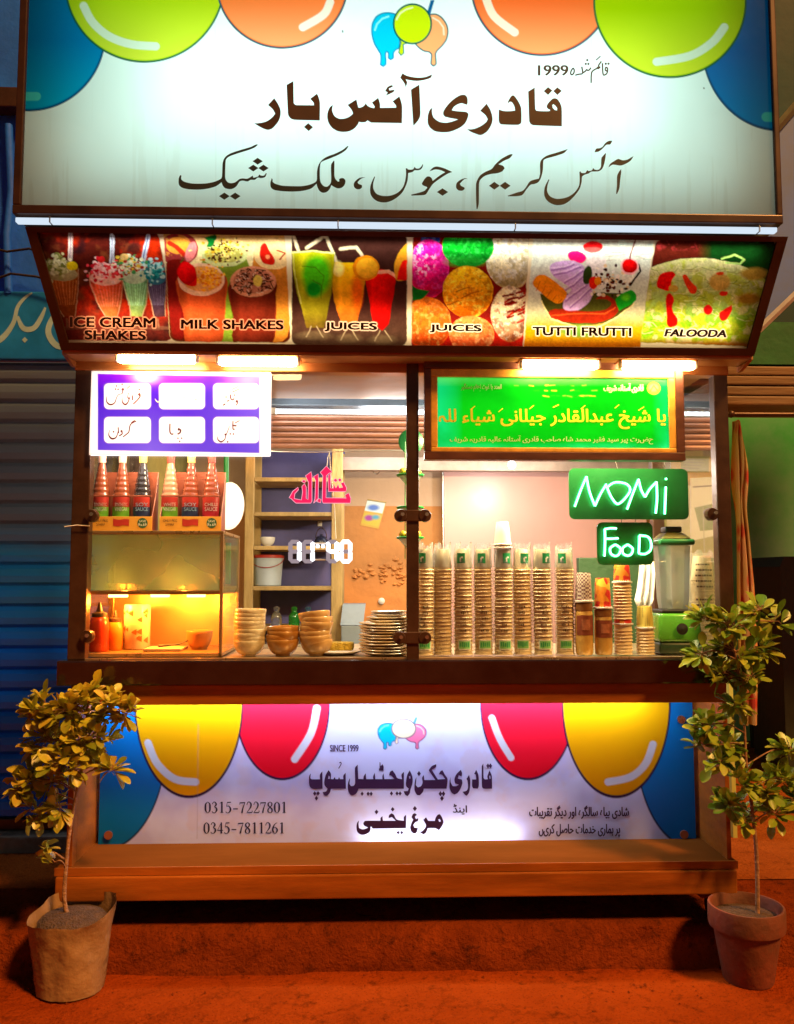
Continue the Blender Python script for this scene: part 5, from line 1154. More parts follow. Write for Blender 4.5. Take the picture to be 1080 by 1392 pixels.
DIG = {'0': [[(.5, 1, .06), (.18, .8, .2), (.13, .5, .24), (.18, .2, .2), (.5, 0, .06), (.82, .2, .2), (.87, .5, .24), (.82, .8, .2), (.5, 1, .06)]],
       '1': [[(.55, 1, .2), (.55, 0, .24)], [(.2, .86, .06), (.55, .98, .12)], [(.25, .02, .05), (.85, .02, .05)]],
       '2': [[(.1, .72, .1), (.25, .95, .1), (.55, .98, .12), (.8, .78, .22), (.7, .5, .18), (.35, .22, .1), (.08, .03, .06)], [(.08, .05, .12), (.9, .05, .14), (.95, .25, .05)]],
       '3': [[(.1, .78, .1), (.3, .97, .1), (.6, .95, .14), (.75, .75, .22), (.45, .55, .08)], [(.45, .55, .08), (.78, .42, .2), (.82, .22, .22), (.55, .02, .1), (.2, .03, .1), (.08, .14, .12)]],
       '4': [[(.68, 1, .18), (.68, 0, .24)], [(.68, 1, .06), (.05, .3, .07)], [(.03, .28, .1), (.97, .28, .1)]],
       '5': [[(.9, .96, .14), (.28, .95, .13)], [(.3, .96, .06), (.18, .6, .07)], [(.18, .58, .08), (.5, .62, .12), (.82, .4, .22), (.75, .15, .2), (.45, .0, .1), (.15, .03, .1), (.07, .12, .12)]],
       '6': [[(.88, .98, .07), (.5, .85, .12), (.2, .55, .22), (.16, .25, .22), (.5, .0, .07), (.84, .2, .2), (.84, .4, .2), (.5, .58, .08), (.2, .42, .1)]],
       '7': [[(.08, .9, .16), (.95, .93, .14)], [(.07, .94, .05), (.05, .72, .05)], [(.93, .95, .07), (.6, .45, .16), (.42, 0, .22)]],
       '8': [[(.5, 1, .07), (.2, .85, .18), (.25, .65, .2), (.5, .52, .16), (.8, .33, .22), (.8, .12, .18), (.5, 0, .07), (.18, .12, .18), (.2, .33, .18), (.5, .52, .1), (.75, .68, .16), (.78, .87, .16), (.5, 1, .07)]],
       '-': [[(.1, .36, .14), (.9, .36, .14)]]}
for s_, x0, x1, yt, yb in (('0315-7227801', 278, 391, 1090, 1105), ('0345-7811261', 276.5, 388, 1118, 1133)):
    w = (x1-x0)/len(s_); kn = Ink(npl)
    for i, ch in enumerate(s_):
        cx = x0+w*i
        for stk in DIG[ch]: kn.stroke([(cx+w*0.06+px_*w*0.88, yb-py_*(yb-yt), ww*w*1.05) for px_, py_, ww in stk], 1)
    kn.build('phone_number', mat('navy_ink', (0.01, 0.01, 0.05), 0.5), bn_)
kc = Ink(npl)
kc.text('SINCE 1999', 449, 1012.5, 487.5, 1021.5, [(-.2, 0), (.25, 0)])
kc.text(urdu('اینڈ'), 616, 1093, 635, 1107, [(-.4, 0), (0, 0), (.4, 0), (0, .4)])
kc.text(urdu('شادی بیاہ سالگرہ اور دیگر تقریبات'), 720, 1095, 855, 1113, [(-.4, 0), (0, 0), (.4, 0), (0, .5)]); kc.text(urdu('پر ہماری خدمات حاصل کریں'), 733, 1120, 843, 1138, [(-.4, 0), (0, 0), (.4, 0), (0, .5)])
kc.build('small_lettering', MATS['purple_ink'], bn_)
for px, py in ((148, 1135), (930, 1134), (926, 978)):
    MB().lathe([(0.0, -0.014), (0.012, -0.010), (0.016, 0.0), (0.016, 0.006)], P(px, py, NY-0.006), 16, rot=Matrix.Rotation(PI/2, 3, 'X')).build('bolt', mat('copper_bolt', (0.5, 0.2, 0.1), 0.3, 0.8), bn_, smooth=50)
# strip lamp along the top of the opening
sl_ = thing('banner_lamp', 'bright white strip lamp along the top edge of the lower opening', 'strip light', P(540, 958, 0.16))
z = tz0+0.012
MB().box(ox0+0.35, ox1-0.05, 0.13, 0.155, z, z+0.012, 0.003).build('diffuser', emit_mat('banner_strip_glow', (0.86, 0.9, 1.0), 9), sl_)
MB().box(ox0+0.33, ox1-0.03, 0.10, 0.16, z+0.013, z+0.03, 0.002).build('housing', WHITEPL, sl_)
area('banner_strip', (0.0, 0.17, z-0.004), (2.15, 0.02), 8.5, (0.64, 0.75, 1.0), (0, 0.62, -0.8), sl_)
area('banner_backlight', (P(600, 1120, NY).x, NY+0.05, nz0+0.03), (0.62, 0.04), 1.0, (0.9, 0.92, 1.0), (0, -1, 0.25), bn_)

# ---------------------------------------------------------------- the shop room behind the stall
WY = 2.0
PLASTER = mat('peach_plaster', (0.60, 0.40, 0.26), 0.75, var=0.12, scale=2.5, bump=0.25, bscale=14)
OCHRE = mat('ochre_plaster', (0.58, 0.24, 0.065), 0.75, var=0.22, scale=3, bump=0.45, bscale=10)
rx0 = x_at(255, WY); rx1 = x_at(992, FY)-0.03
zs_ = z_at(688, WY, 520)
w1 = thing('wall', 'back wall of the shop, coloured paler above where light falls, flaking ochre below', 'wall', ((rx0+rx1)/2, WY, 0))
MB().box(rx0, rx1, WY, WY+0.15, zs_, 2.9).build('upper_plaster', PLASTER, w1)  # fall of light from white to orange put into the two plaster colours
MB().box(rx0, rx1, WY-0.002, WY+0.15, 0, zs_).build('lower_plaster', OCHRE, w1)
mb = MB()
for k in range(46):                     # blistered, flaking paint
    px = rnd.choice([rnd.gauss(484, 14), rnd.gauss(520, 10), rnd.gauss(545, 6)]); py = rnd.gauss(778, 9)
    p = P(px, py, WY-0.003); r = 0.008+rnd.random()*0.018
    n = 7; pts = [(p.x+r*(0.6+rnd.random()*0.6)*math.cos(i*2*PI/n), WY-0.003, p.z+r*0.7*(0.6+rnd.random()*0.6)*math.sin(i*2*PI/n)) for i in range(n)]
    c = (p.x, WY-0.014-rnd.random()*0.01, p.z-r*0.2)
    mb.add(pts+[c], [(i, (i+1) % n, n) for i in range(n)])
mb.build('paint_flakes', OCHRE, w1)
sw = MB().box(rx0-0.1, rx0, FY, WY+0.15, 0, 2.9).build('wall', mat('olive_plaster', (0.34, 0.30, 0.08), 0.8, var=0.3, scale=4)); tag(base_at(sw, (rx0, 1.5, 0)), 'olive side wall on the left inside the shop', 'wall')
sx_r = rx1+0.001
sw = MB().box(sx_r, sx_r+0.02, FY, WY+0.15, 0, 2.9).build('wall', mat('lime_plaster', (0.42, 0.42, 0.09), 0.8, var=0.25, scale=4)); tag(base_at(sw, (sx_r, 1.5, 0)), 'yellow green side wall on the right inside the shop', 'wall')
cl_ = MB().box(rx0-0.1, sx_r+0.02, FY, WY+0.15, 2.9, 3.0).build('ceiling', MATS['grey_concrete']); cl_['kind'] = 'structure'
# pink partition board on the right half of the wall
pbd = thing('partition_board', 'pinkish beige board leaning on the back wall behind the cup stacks', 'board', P(720, 900, 1.9))
q0, q1, q2, q3 = R(604, 640, 880, 830, 1.9)
MB().box(q0, q1, 1.9, 1.93, q2-0.5, q3, 0.003).build('board', mat('pink_board', (0.66, 0.36, 0.32), 0.34, var=0.08, scale=2), pbd)
MB().box(q0-0.006, q1, 1.896, 1.934, q3, q3+0.018, 0.002).build('edge_strip', CHROME, pbd)
MB().box(q0-0.008, q0-0.001, 1.896, 1.934, q2-0.5, q3-0.001, 0.002).build('edge_strip', CHROME, pbd)
# shutter housing, rolled slats and two bare tubes over the shop opening
hx0, hx1 = x_at(330, FY), x_at(988, FY)
sh = thing('rolled_shutter', 'rolled up shutter with steel housing and pink brown slats over the shop opening', 'shutter', ((hx0+hx1)/2, FY, z_at(612, FY)))
mb = MB()
for (a, b, yy) in ((500, 508, 0.0), (508.5, 516, 0.02), (516.5, 523, 0.01)): mb.box(hx0, hx1, FY-0.06+yy, FY+0.2, z_at(b, FY), z_at(a, FY), 0.004)
mb.build('timber_lintel', mat('orange_timber', (0.40, 0.17, 0.05), 0.55, var=0.35, scale=5, stretch=(0.3, 1, 4), bump=0.15), sh)
MB().box(hx0, hx1, FY-0.02, FY+0.2, z_at(553, FY), z_at(533, FY), 0.004).build('steel_housing', mat('blue_grey_steel', (0.20, 0.26, 0.34), 0.35, 0.6, var=0.35, scale=3), sh)
mb = MB(); zt = z_at(564, FY); zb2 = z_at(610, FY); n = 6
for k in range(n):
    z0, z1 = zt-(k+1)*(zt-zb2)/n, zt-k*(zt-zb2)/n
    mb.add([(x, FY+y, z) for y, z in ((0.012, z1), (-0.006, z1-(z1-z0)*0.25), (-0.009, z1-(z1-z0)*0.55), (0.0, z0+0.003), (0.012, z0)) for x in (hx0, hx1)], [(2*i, 2*i+1, 2*i+3, 2*i+2) for i in range(4)])
mb.build('slat_curtain', mat('pink_brown_slats', (0.52, 0.26, 0.18), 0.5, 0.2, var=0.45, scale=4, stretch=(0.5, 1, 4), bump=0.15), sh)
for py, lb in ((528.5, 'upper bare tube lamp over the shop opening, above the steel housing'), (559, 'lower bare tube lamp over the shop opening, below the steel housing')):
    a, b = P(372, py, FY-0.05), P(900, py+1.5, FY-0.05)
    t = thing('bare_tube_lamp', lb, 'tube lamp', ((a.x+b.x)/2, FY-0.05, a.z), 'bare tube lamps over the shop opening')
    MB().tube([(a.x, FY-0.05, a.z), (b.x, FY-0.05, a.z)], 0.0105, 12).build('tube', emit_mat('room_tube_glow', (0.92, 0.95, 1.0), 6), t, smooth=60)
    for x in (a.x, b.x): MB().box(x-0.012, x+0.012, FY-0.066, FY-0.02, a.z-0.015, a.z+0.015, 0.003).build('lamp_holder', WHITEPL, t)
# shelving
HY = 1.45
sv = thing('shelving', 'wooden shelving with a dark blue back on the left inside the shop', 'shelves', P(400, 900, HY))
WOOD = mat('raw_wood', (0.50, 0.33, 0.12), 0.65, var=0.4, scale=7, stretch=(1, 1, 0.3), bump=0.3, bscale=30)
a0, a1 = x_at(333, HY), x_at(345, HY); b0, b1 = x_at(451, HY), x_at(466, HY)
zh0, zh1 = PV, z_at(606, HY)
for (u0, u1) in ((a0, a1), (b0, b1)):
    for y in (HY, HY+0.3): MB().box(u0, u1, y, y+0.035, zh0, zh1, 0.004).build('upright', WOOD, sv)
MB().box(a0, b1, HY+0.337, HY+0.345, zh0+0.05, zh1+0.02).build('back_panel', mat('navy_panel', (0.085, 0.08, 0.25), 0.6, var=0.3, scale=3), sv)
for py in (649, 696, 742, 797, 852):
    z = z_at(py, HY, 400); MB().box(a1+0.001 if py != 852 else a1+0.001, b0-0.001, HY+0.002, HY+0.33, z-0.022, z, 0.003).build('shelf', WOOD, sv)
def bowl_prof(r, h, t=0.004, foot=0.45):
    o = [(0.0, 0.003), (r*foot*0.9, 0.003), (r*foot*0.95, 0.0), (r*foot, 0.0), (r*foot*1.02, 0.006)]
    for k in range(1, 9):
        u = k/8; o.append((r*(foot+(1-foot)*math.sin(u*PI/2)**0.8), 0.006+(h-0.006)*u**1.35))
    o += [(r-t*0.3, h+0.002), (r-t, h)]
    for k in range(7, -1, -1):
        u = k/8; o.append((max(0.0, r*(foot+(1-foot)*math.sin(u*PI/2)**0.8)-t), 0.006+t+(h-0.006-t*0.5)*u**1.35))
    o.append((0.0, 0.006+t)); return o
def on(py, px, Y): return P(px, py, Y)
def shelf_z(py): return z_at(py, HY, 400)+0.0
p = P(364, 742, HY+0.12); p.z = shelf_z(742)
bw_ = MB().lathe(bowl_prof(0.042, 0.05), p, 24).build('bowl', mat('white_ceramic', (0.72, 0.72, 0.72), 0.2, var=0.06, scale=8, coat=0.5), smooth=50)
tag(base_at(bw_, p), 'small white bowl standing alone on the wooden shelf', 'bowl')
p = P(364, 797, HY+0.13); p.z = shelf_z(797)
bk = thing('bucket', 'pale grey blue bucket with a red lid on the wooden shelf', 'bucket', p)
MB().lathe([(0, 0), (0.068, 0), (0.074, 0.006), (0.083, 0.145), (0.086, 0.147), (0.086, 0.152), (0, 0.152)], p, 28).build('body', mat('pale_blue_plastic', (0.42, 0.50, 0.60), 0.35, var=0.1), bk, smooth=40)
MB().lathe([(0.0875, 0.1525), (0.090, 0.154), (0.090, 0.166), (0.086, 0.170), (0, 0.170)], p, 28).build('lid', mat('red_plastic', (0.42, 0.03, 0.02), 0.35), bk, smooth=40)
MB().tube([p+Vector((0.088*math.cos(a), -0.088*abs(math.sin(a))*1.0, 0.15-0.05*math.sin(a))) for a in np.linspace(0, PI, 16)], 0.002, 6).build('handle', MATS['red_plastic'], bk, smooth=60)
p = P(437, 742, HY+0.13); p.z = shelf_z(742)
kt = thing('kettle', 'small dark kettle on the shelf beside the upright', 'kettle', p)
MB().lathe([(0, 0), (0.034, 0), (0.038, 0.01), (0.038, 0.035), (0.026, 0.055), (0.008, 0.06), (0.010, 0.068), (0, 0.07)], p, 20).build('body', mat('dark_enamel', (0.02, 0.03, 0.09), 0.3), kt, smooth=50)
MB().tube([p+Vector((0.03*math.cos(a), 0, 0.05+0.055*math.sin(a))) for a in np.linspace(0, PI, 12)], 0.0025, 6).build('handle', DARK, kt, smooth=60)
MB().tube([p+Vector((0.034, 0, 0.022)), p+Vector((0.058, 0, 0.05))], [0.008, 0.005], 8).build('spout', MATS['dark_enamel'], kt, smooth=60)
p = P(435, 712, HY+0.325)
so = thing('wall_socket', 'small white switch plate on the blue back of the shelves', 'switch', p)
MB().box(p.x-0.012, p.x+0.012, HY+0.328, HY+0.337, p.z-0.014, p.z+0.014, 0.002).build('plate', WHITEPL, so)
MB().box(p.x-0.004, p.x+0.004, HY+0.324, HY+0.328, p.z-0.006, p.z+0.006, 0.001).build('rocker', WHITEPL, so)
GL_C = mat('bottle_clear', (0.75, 0.80, 0.82), 0.08, trans=0.9, var=0.02); GL_G = mat('bottle_green', (0.02, 0.55, 0.06), 0.08, trans=0.75, var=0.1); GL_B = mat('bottle_blue', (0.10, 0.32, 0.55), 0.08, trans=0.8, var=0.1)
for px, m, lb, c in ((376, GL_C, 'clear little glass jar on the lowest shelf, left of the green one', 'jar'), (400, GL_G, 'green little glass jar on the lowest shelf', 'jar'), (419, GL_B, 'bluish little glass jar on the lowest shelf, right of the green one', 'jar')):
    p = P(px, 852, HY+0.10); p.z = shelf_z(852)
    j = thing('jar', lb, c, p, 'glass jars on the lowest shelf')
    MB().lathe([(0, 0), (0.028, 0), (0.030, 0.006), (0.030, 0.05), (0.022, 0.068), (0.015, 0.075), (0.015, 0.085), (0, 0.085)], p, 18).build('body', m, j, smooth=50)
    MB().lathe([(0.017, 0.0855), (0.017, 0.10), (0.008, 0.104), (0, 0.104)], p, 14).build('stopper', m, j, smooth=50)
# grey plastic bin and sheets on the wall
p = P(478, 905, 1.35); p.z = 0.62
gb_ = thing('plastic_bin', 'blue grey plastic bin standing behind the plate stack', 'bin', p)
q = R(463, 822, 494, 850, 1.35); 
MB().prism([(q[0], 1.35, q[2]), (q[1], 1.35, q[2]), (q[1]+0.012, 1.42, q[3]), (q[0]+0.01, 1.42, q[3])], (0.0, 0.22, 0)).build('lid', mat('grey_blue_plastic', (0.26, 0.32, 0.38), 0.45, var=0.12), gb_)
MB().box(q[0]+0.004, q[1]-0.004, 1.355, 1.62, PV, q[2]-0.001, 0.006).build('body', MATS['grey_blue_plastic'], gb_)
cal = thing('calendar', 'tilted wall calendar with blue and yellow halves on the pale wall', 'calendar', P(507, 716, WY))
cq = [P(500, 678, WY-0.006), P(526, 682, WY-0.006), P(515, 719, WY-0.006), P(490, 714, WY-0.006)]
def paint_cal(p):
    p.fill((206, 160, 60)); p.poly([(499.5, 680), (524, 684), (520, 698), (496, 694)], (206, 226, 230)); p.poly([(496, 697), (519, 701), (514, 716), (492, 711)], (196, 176, 50)); p.ell(508, 690, 8, 4, (60, 110, 205), soft=3); p.ell(502, 704, 6, 4, (150, 40, 150), soft=3); p.ell(511, 703, 5, 3, (60, 150, 190), soft=3); p.line([(499, 679.5), (525, 683.5)], 1.5, (120, 110, 60))
sheet('printed_sheet', cq, 60, 80, paint_cal, print_mat('calendar_print', back=0.0), cal)
bx = [v+Vector((0, 0.002, 0)) for v in cq]; MB().prism(bx, (0, 0.004, 0)).build('backing', MATS['raw_wood'], cal)
p = P(512, 640, 1.7); hk = MB().tube([p+Vector((0.018*math.cos(a), 0, 0.018*math.sin(a)-0.0)) for a in np.linspace(-PI, PI*0.6, 14)], 0.003, 6).build('hook', CHROME, smooth=60); tag(base_at(hk, p), 'small metal hook hanging above the tilted calendar', 'hook')
p = P(519, 817, WY-0.006); sc_ = MB().lathe([(0, 0), (0.018, 0.002), (0.02, 0.008), (0.012, 0.014), (0, 0.016)], p, 14, rot=Matrix.Rotation(PI/2, 3, 'X')).build('wall_hook', WHITEPL, smooth=50); tag(base_at(sc_, p), 'small pale knob on the ochre wall above the plates', 'knob')
# shelf at the top of the wall + beam
bm_ = MB().box(x_at(455, 1.6), rx1-0.01, 1.6, 1.66, z_at(640, 1.6, 700), z_at(622, 1.6, 700), 0.004).build('ceiling_beam', mat('grey_beam', (0.34, 0.25, 0.20), 0.6, var=0.3)); tag(base_at(bm_, P(700, 640, 1.6)), 'brownish beam across the shop above the pink board', 'beam')
# bulb in the room
p = P(696, 632, 1.35)
bb = thing('light_bulb', 'small round glowing white bulb hanging above the pink board', 'bulb', p)
MB().lathe([(0, -0.022), (0.014, -0.018), (0.020, -0.006), (0.020, 0.004), (0.012, 0.02), (0, 0.022)], p, 18).build('glass', emit_mat('bulb_glow', (0.95, 0.97, 1.0), 14), bb, smooth=70)
MB().lathe([(0.010, 0.022), (0.010, 0.04), (0.002, 0.044), (0.002, 0.75)], p, 10).build('cord', BLACKR, bb, smooth=50)
point('room_bulb', p+Vector((0, -0.05, -0.06)), 10, (1.0, 0.92, 0.86), 0.04, bb)
p = P(505, 660, 1.5)
point('room_tube_light', P(530, 600, 1.25), 14, (1.0, 0.94, 0.90), 0.15, sh)
# posters at the right
def paint_po(p):
    p.fill((196, 172, 70)); p.noise(20, 91, 0.4, 0.65, (160, 140, 50), 0.6)
    p.poly([(938, 560), (944, 552), (952, 553), (956, 570), (950, 578), (941, 574)], (150, 110, 50)); p.line([(948, 578), (950, 590)], 2.5, (120, 80, 40)); p.poly([(957, 545), (968, 540), (968, 622), (956, 620)], (140, 120, 70)); p.ell(960, 585, 3, 4, (110, 60, 30)); p.ell(961, 605, 3, 3, (110, 60, 30)); p.ell(932, 606, 6, 6, (120, 80, 40)); p.ell(932, 605, 3.6, 3.6, (196, 172, 70)); p.line([(926, 612), (942, 612)], 2, (110, 70, 30)); p.line([(945, 606), (948, 612)], 1.6, (110, 70, 30)); p.rr(926, 620, 964, 642, 1, (120, 130, 40)); 
    for k in range(4): p.line([(929, 624+k*4), (959-k*3, 625+k*4)], 1.1, (70, 70, 20), al=0.7)
py_ = 0.97
po = thing('poster', 'yellow ice cream poster on the right inside the stall', 'poster', P(945, 652, py_))
sheet('printed_sheet', [P(912, 540, py_), P(972, 540, py_), P(972, 660, py_), P(912, 660, py_)], 90, 150, paint_po, print_mat('poster_print', back=0.0), po)
MB().prism([P(912, 540, py_+0.002), P(972, 540, py_+0.002), P(972, 660, py_+0.002), P(912, 660, py_+0.002)], (0, 0.003, 0)).build('backing', WHITEPL, po)
kp = Ink(yplane(py_)); kp.text('ice cream', 921, 583, 957, 594, [(-.3, 0), (.3, 0)], slant=0.2); kp.build('lettering', mat('olive_ink', (0.10, 0.07, 0.01), 0.6), po)
def paint_fr(p):
    p.fill((206, 220, 196)); p.poly([(944, 690), (973, 684), (973, 720), (952, 722)], (90, 140, 30)); p.poly([(941, 735), (973, 728), (973, 752), (941, 752)], (130, 150, 40)); p.line([(943, 662), (973, 660)], 2, (90, 110, 100)); p.line([(956, 690), (958, 752)], 1.5, (150, 170, 140)); p.ell(963, 695, 7, 4, (70, 110, 160), rot=-0.4)
po = thing('poster', 'pale green poster with a picture of drinks below the yellow one', 'poster', P(957, 752, py_-0.012))
sheet('printed_sheet', [P(939, 650, py_-0.012), P(974, 648, py_-0.012), P(974, 752, py_-0.012), P(939, 752, py_-0.012)], 60, 130, paint_fr, print_mat('drinks_print', back=0.0), po)
MB().prism([P(939, 650, py_-0.010), P(974, 648, py_-0.010), P(974, 752, py_-0.010), P(939, 752, py_-0.010)], (0, 0.003, 0)).build('backing', WHITEPL, po)
# green pipe and white dish at the left
gp = MB().tube([P(308, 612, 0.85), P(308, 668, 0.85)], 0.012, 10).build('green_pipe', mat('green_pipe_plastic', (0.01, 0.30, 0.04), 0.4), smooth=60); tag(base_at(gp, P(308, 668, 0.85)), 'short green pipe behind the sauce bottles', 'pipe')
p = P(312, 722, 0.42)
wd = MB().lathe([(0.0, 0.0), (0.088, 0.006), (0.10, 0.014), (0.102, 0.018), (0.09, 0.014), (0, 0.008)], p+Vector((0, 0, 0.10)), 36, sx=0.62, rot=Matrix.Rotation(math.radians(80), 3, 'X')).build('serving_dish', mat('white_melamine', (0.78, 0.78, 0.80), 0.3, var=0.05), smooth=50)
tag(base_at(wd, p), 'white oval dish standing on edge beside the sauce bottles', 'dish')

# ---------------------------------------------------------------- glass food warmer with its contents
wx0, wx1 = P(109, 810, 0.05).x, P(303, 810, 0.05).x
wy0, wy1 = 0.05, 0.44
wz0, wz1 = ZC+0.007, z_at(722, 0.05)
fwm = thing('food_warmer', 'glass food warmer glowing orange on the left of the counter', 'food warmer', ((wx0+wx1)/2, 0.25, wz0))
ALU = mat('warmer_trim', (0.55, 0.36, 0.16), 0.3, 0.7, var=0.2)
t_ = 0.012
for x in (wx0, wx1-t_):
    for y in (wy0, wy1-t_): MB().box(x, x+t_, y, y+t_, wz0, wz1-t_, 0.002).build('corner_bar', ALU, fwm)
for z in (wz0, wz1-t_): MB().box(wx0, wx1, wy0, wy1, z, z+t_, 0.002).build('tray' if z == wz0 else 'top_plate', ALU if z == wz0 else MATS['warmer_trim'], fwm)
zsh = z_at(806, 0.05)
MB().box(wx0+t_+0.001, wx1-t_-0.001, wy0+t_, wy1-t_, zsh-0.006, zsh+0.008, 0.002).build('shelf_plate', mat('warm_steel', (0.5, 0.32, 0.15), 0.35, 0.7), fwm)
STEAM = glass_mat('steamed_glass', refl=0.3, rough=0.08, haze=0.42, hazecol=(0.50, 0.80, 0.52))
MB().box(wx0+t_, wx1-t_, wy0+0.003, wy0+0.006, zsh+0.01, wz1-t_-0.001).build('front_glass', STEAM, fwm)
MB().box(wx0+t_, wx1-t_, wy0+0.003, wy0+0.006, wz0+t_+0.001, zsh-0.008).build('front_glass', CLEAR, fwm)
MB().box(wx1-0.006, wx1-0.003, wy0+t_, wy1-t_, wz0+t_+0.001, wz1-t_-0.001).build('side_glass', glass_mat('side_steamed_glass', refl=0.3, rough=0.05, haze=0.15, hazecol=(0.5, 0.55, 0.35)), fwm)
MB().box(wx0+0.003, wx0+0.006, wy0+t_, wy1-t_, wz0+t_+0.001, wz1-t_-0.001).build('side_glass', CLEAR, fwm)
MB().box(wx0+t_, wx1-t_, wy1-0.008, wy1-0.004, wz0+t_+0.001, wz1-t_-0.001).build('back_plate', mat('warmer_back', (0.62, 0.40, 0.20), 0.35, 0.5, var=0.2, scale=4), fwm)
MB().box(wx1-0.050, wx1-0.030, wy1-0.05, wy1-0.03, zsh+0.03, wz1-0.03, 0.003).build('green_stripe', MATS['green_pipe_plastic'], fwm)
for px in (161, 218, 267):
    p = P(px, 812, 0.16)
    lp = MB().box(p.x-0.034, p.x+0.034, 0.145, 0.175, zsh-0.018, zsh-0.007, 0.004).build('heat_lamp', emit_mat('heat_glow', (1.0, 0.42, 0.06), 14), fwm)
    point('heat_light', (p.x, 0.16, zsh-0.035), 5.5, (1.0, 0.24, 0.02), 0.015, fwm)
for x in (wx0+0.14, wx0+0.36): point('heat_spill', (x, 0.13, zsh+0.03), 0.7, (1.0, 0.34, 0.04), 0.01, fwm)
tp = MB()
for k in range(9):
    tp.box(wx0+0.05+k*0.046, wx0+0.05+k*0.046+0.036+rnd.random()*0.01, 0.12+rnd.random()*0.05, 0.30, zsh+0.009, zsh+0.022+rnd.random()*0.012, 0.006)
fd = tp.build('fried_snacks', mat('fried_crust', (0.45, 0.17, 0.03), 0.6, var=0.5, scale=30, bump=0.6), smooth=30)
tag(base_at(fd, ((wx0+wx1)/2, 0.2, zsh+0.009)), 'row of orange brown fried snacks on the upper shelf of the glass warmer', 'snacks', kind='stuff')
fl = wz0+t_+0.001
def bottle(name, lb, p, prof, m, capprof, cm):
    o = thing(name, lb, 'bottle', p)
    MB().lathe(prof, p, 22).build('body', m, o, smooth=45); MB().lathe(capprof, p, 18).build('cap', cm, o, smooth=45); return o
p = P(134, 890, 0.13); p.z = fl
bottle('sauce_bottle', 'red squeeze sauce bottle with a dark nozzle inside the warmer', p, [(0, 0), (0.032, 0), (0.036, 0.005), (0.036, 0.10), (0.030, 0.125), (0.026, 0.128), (0, 0.128)], mat('red_sauce', (0.62, 0.05, 0.012), 0.25), [(0.028, 0.129), (0.028, 0.142), (0.012, 0.148), (0.008, 0.165), (0.004, 0.182), (0, 0.182)], BLACKR)
p = P(156, 888, 0.20); p.z = fl
bottle('sauce_bottle', 'orange squeeze sauce bottle behind the red one inside the warmer', p, [(0, 0), (0.026, 0), (0.030, 0.005), (0.030, 0.085), (0.022, 0.105), (0, 0.105)], mat('orange_sauce', (0.66, 0.22, 0.02), 0.25), [(0.022, 0.106), (0.022, 0.118), (0.008, 0.124), (0.004, 0.15), (0, 0.15)], BLACKR)
p = P(186, 884, 0.24); p.z = fl
fc = thing('flask', 'tall pale flask printed with orange flowers inside the warmer', 'flask', p)
MB().lathe([(0, 0), (0.046, 0), (0.050, 0.005), (0.050, 0.165), (0.046, 0.172), (0, 0.172)], p, 26).build('body', mat('cream_flask', (0.72, 0.62, 0.48), 0.3), fc, smooth=45)
mb = MB()
for k in range(16):
    a = -PI/2+rnd.uniform(-1.2, 1.2); z = rnd.uniform(0.015, 0.155); r = 0.006+rnd.random()*0.006; c = p+Vector((0.0506*math.cos(a), 0.0506*math.sin(a), z)); tx = Vector((-math.sin(a), math.cos(a), 0))
    mb.add([c+(tx*math.cos(i*PI/3)+Vector((0, 0, 1))*math.sin(i*PI/3))*r*(0.7+0.6*(i % 2)) for i in range(6)], [tuple(range(6))])
mb.build('flower_print', mat('flower_ink', (0.55, 0.10, 0.02), 0.4, var=0.6, scale=20), fc)
p = P(271, 886, 0.22); p.z = fl
b_ = MB().lathe(bowl_prof(0.05, 0.07, foot=0.6), p, 26).build('bowl', mat('clay_orange', (0.55, 0.24, 0.08), 0.35), smooth=50); tag(base_at(b_, p), 'orange bowl standing inside the glass warmer', 'bowl')
p = P(225, 889, 0.18); p.z = fl
tr_ = thing('paper_tray', 'flat pale tray with a dark ladle on the floor of the warmer', 'tray', p)
MB().box(p.x-0.07, p.x+0.07, 0.12, 0.26, fl, fl+0.010, 0.003).build('tray', mat('pale_card', (0.62, 0.50, 0.36), 0.6), tr_)
MB().tube([p+Vector((-0.02, -0.03, 0.018)), p+Vector((0.05, 0.0, 0.022)), p+Vector((0.085, 0.02, 0.036))], [0.006, 0.004, 0.003], 6).build('ladle', BLACKR, tr_, smooth=60)
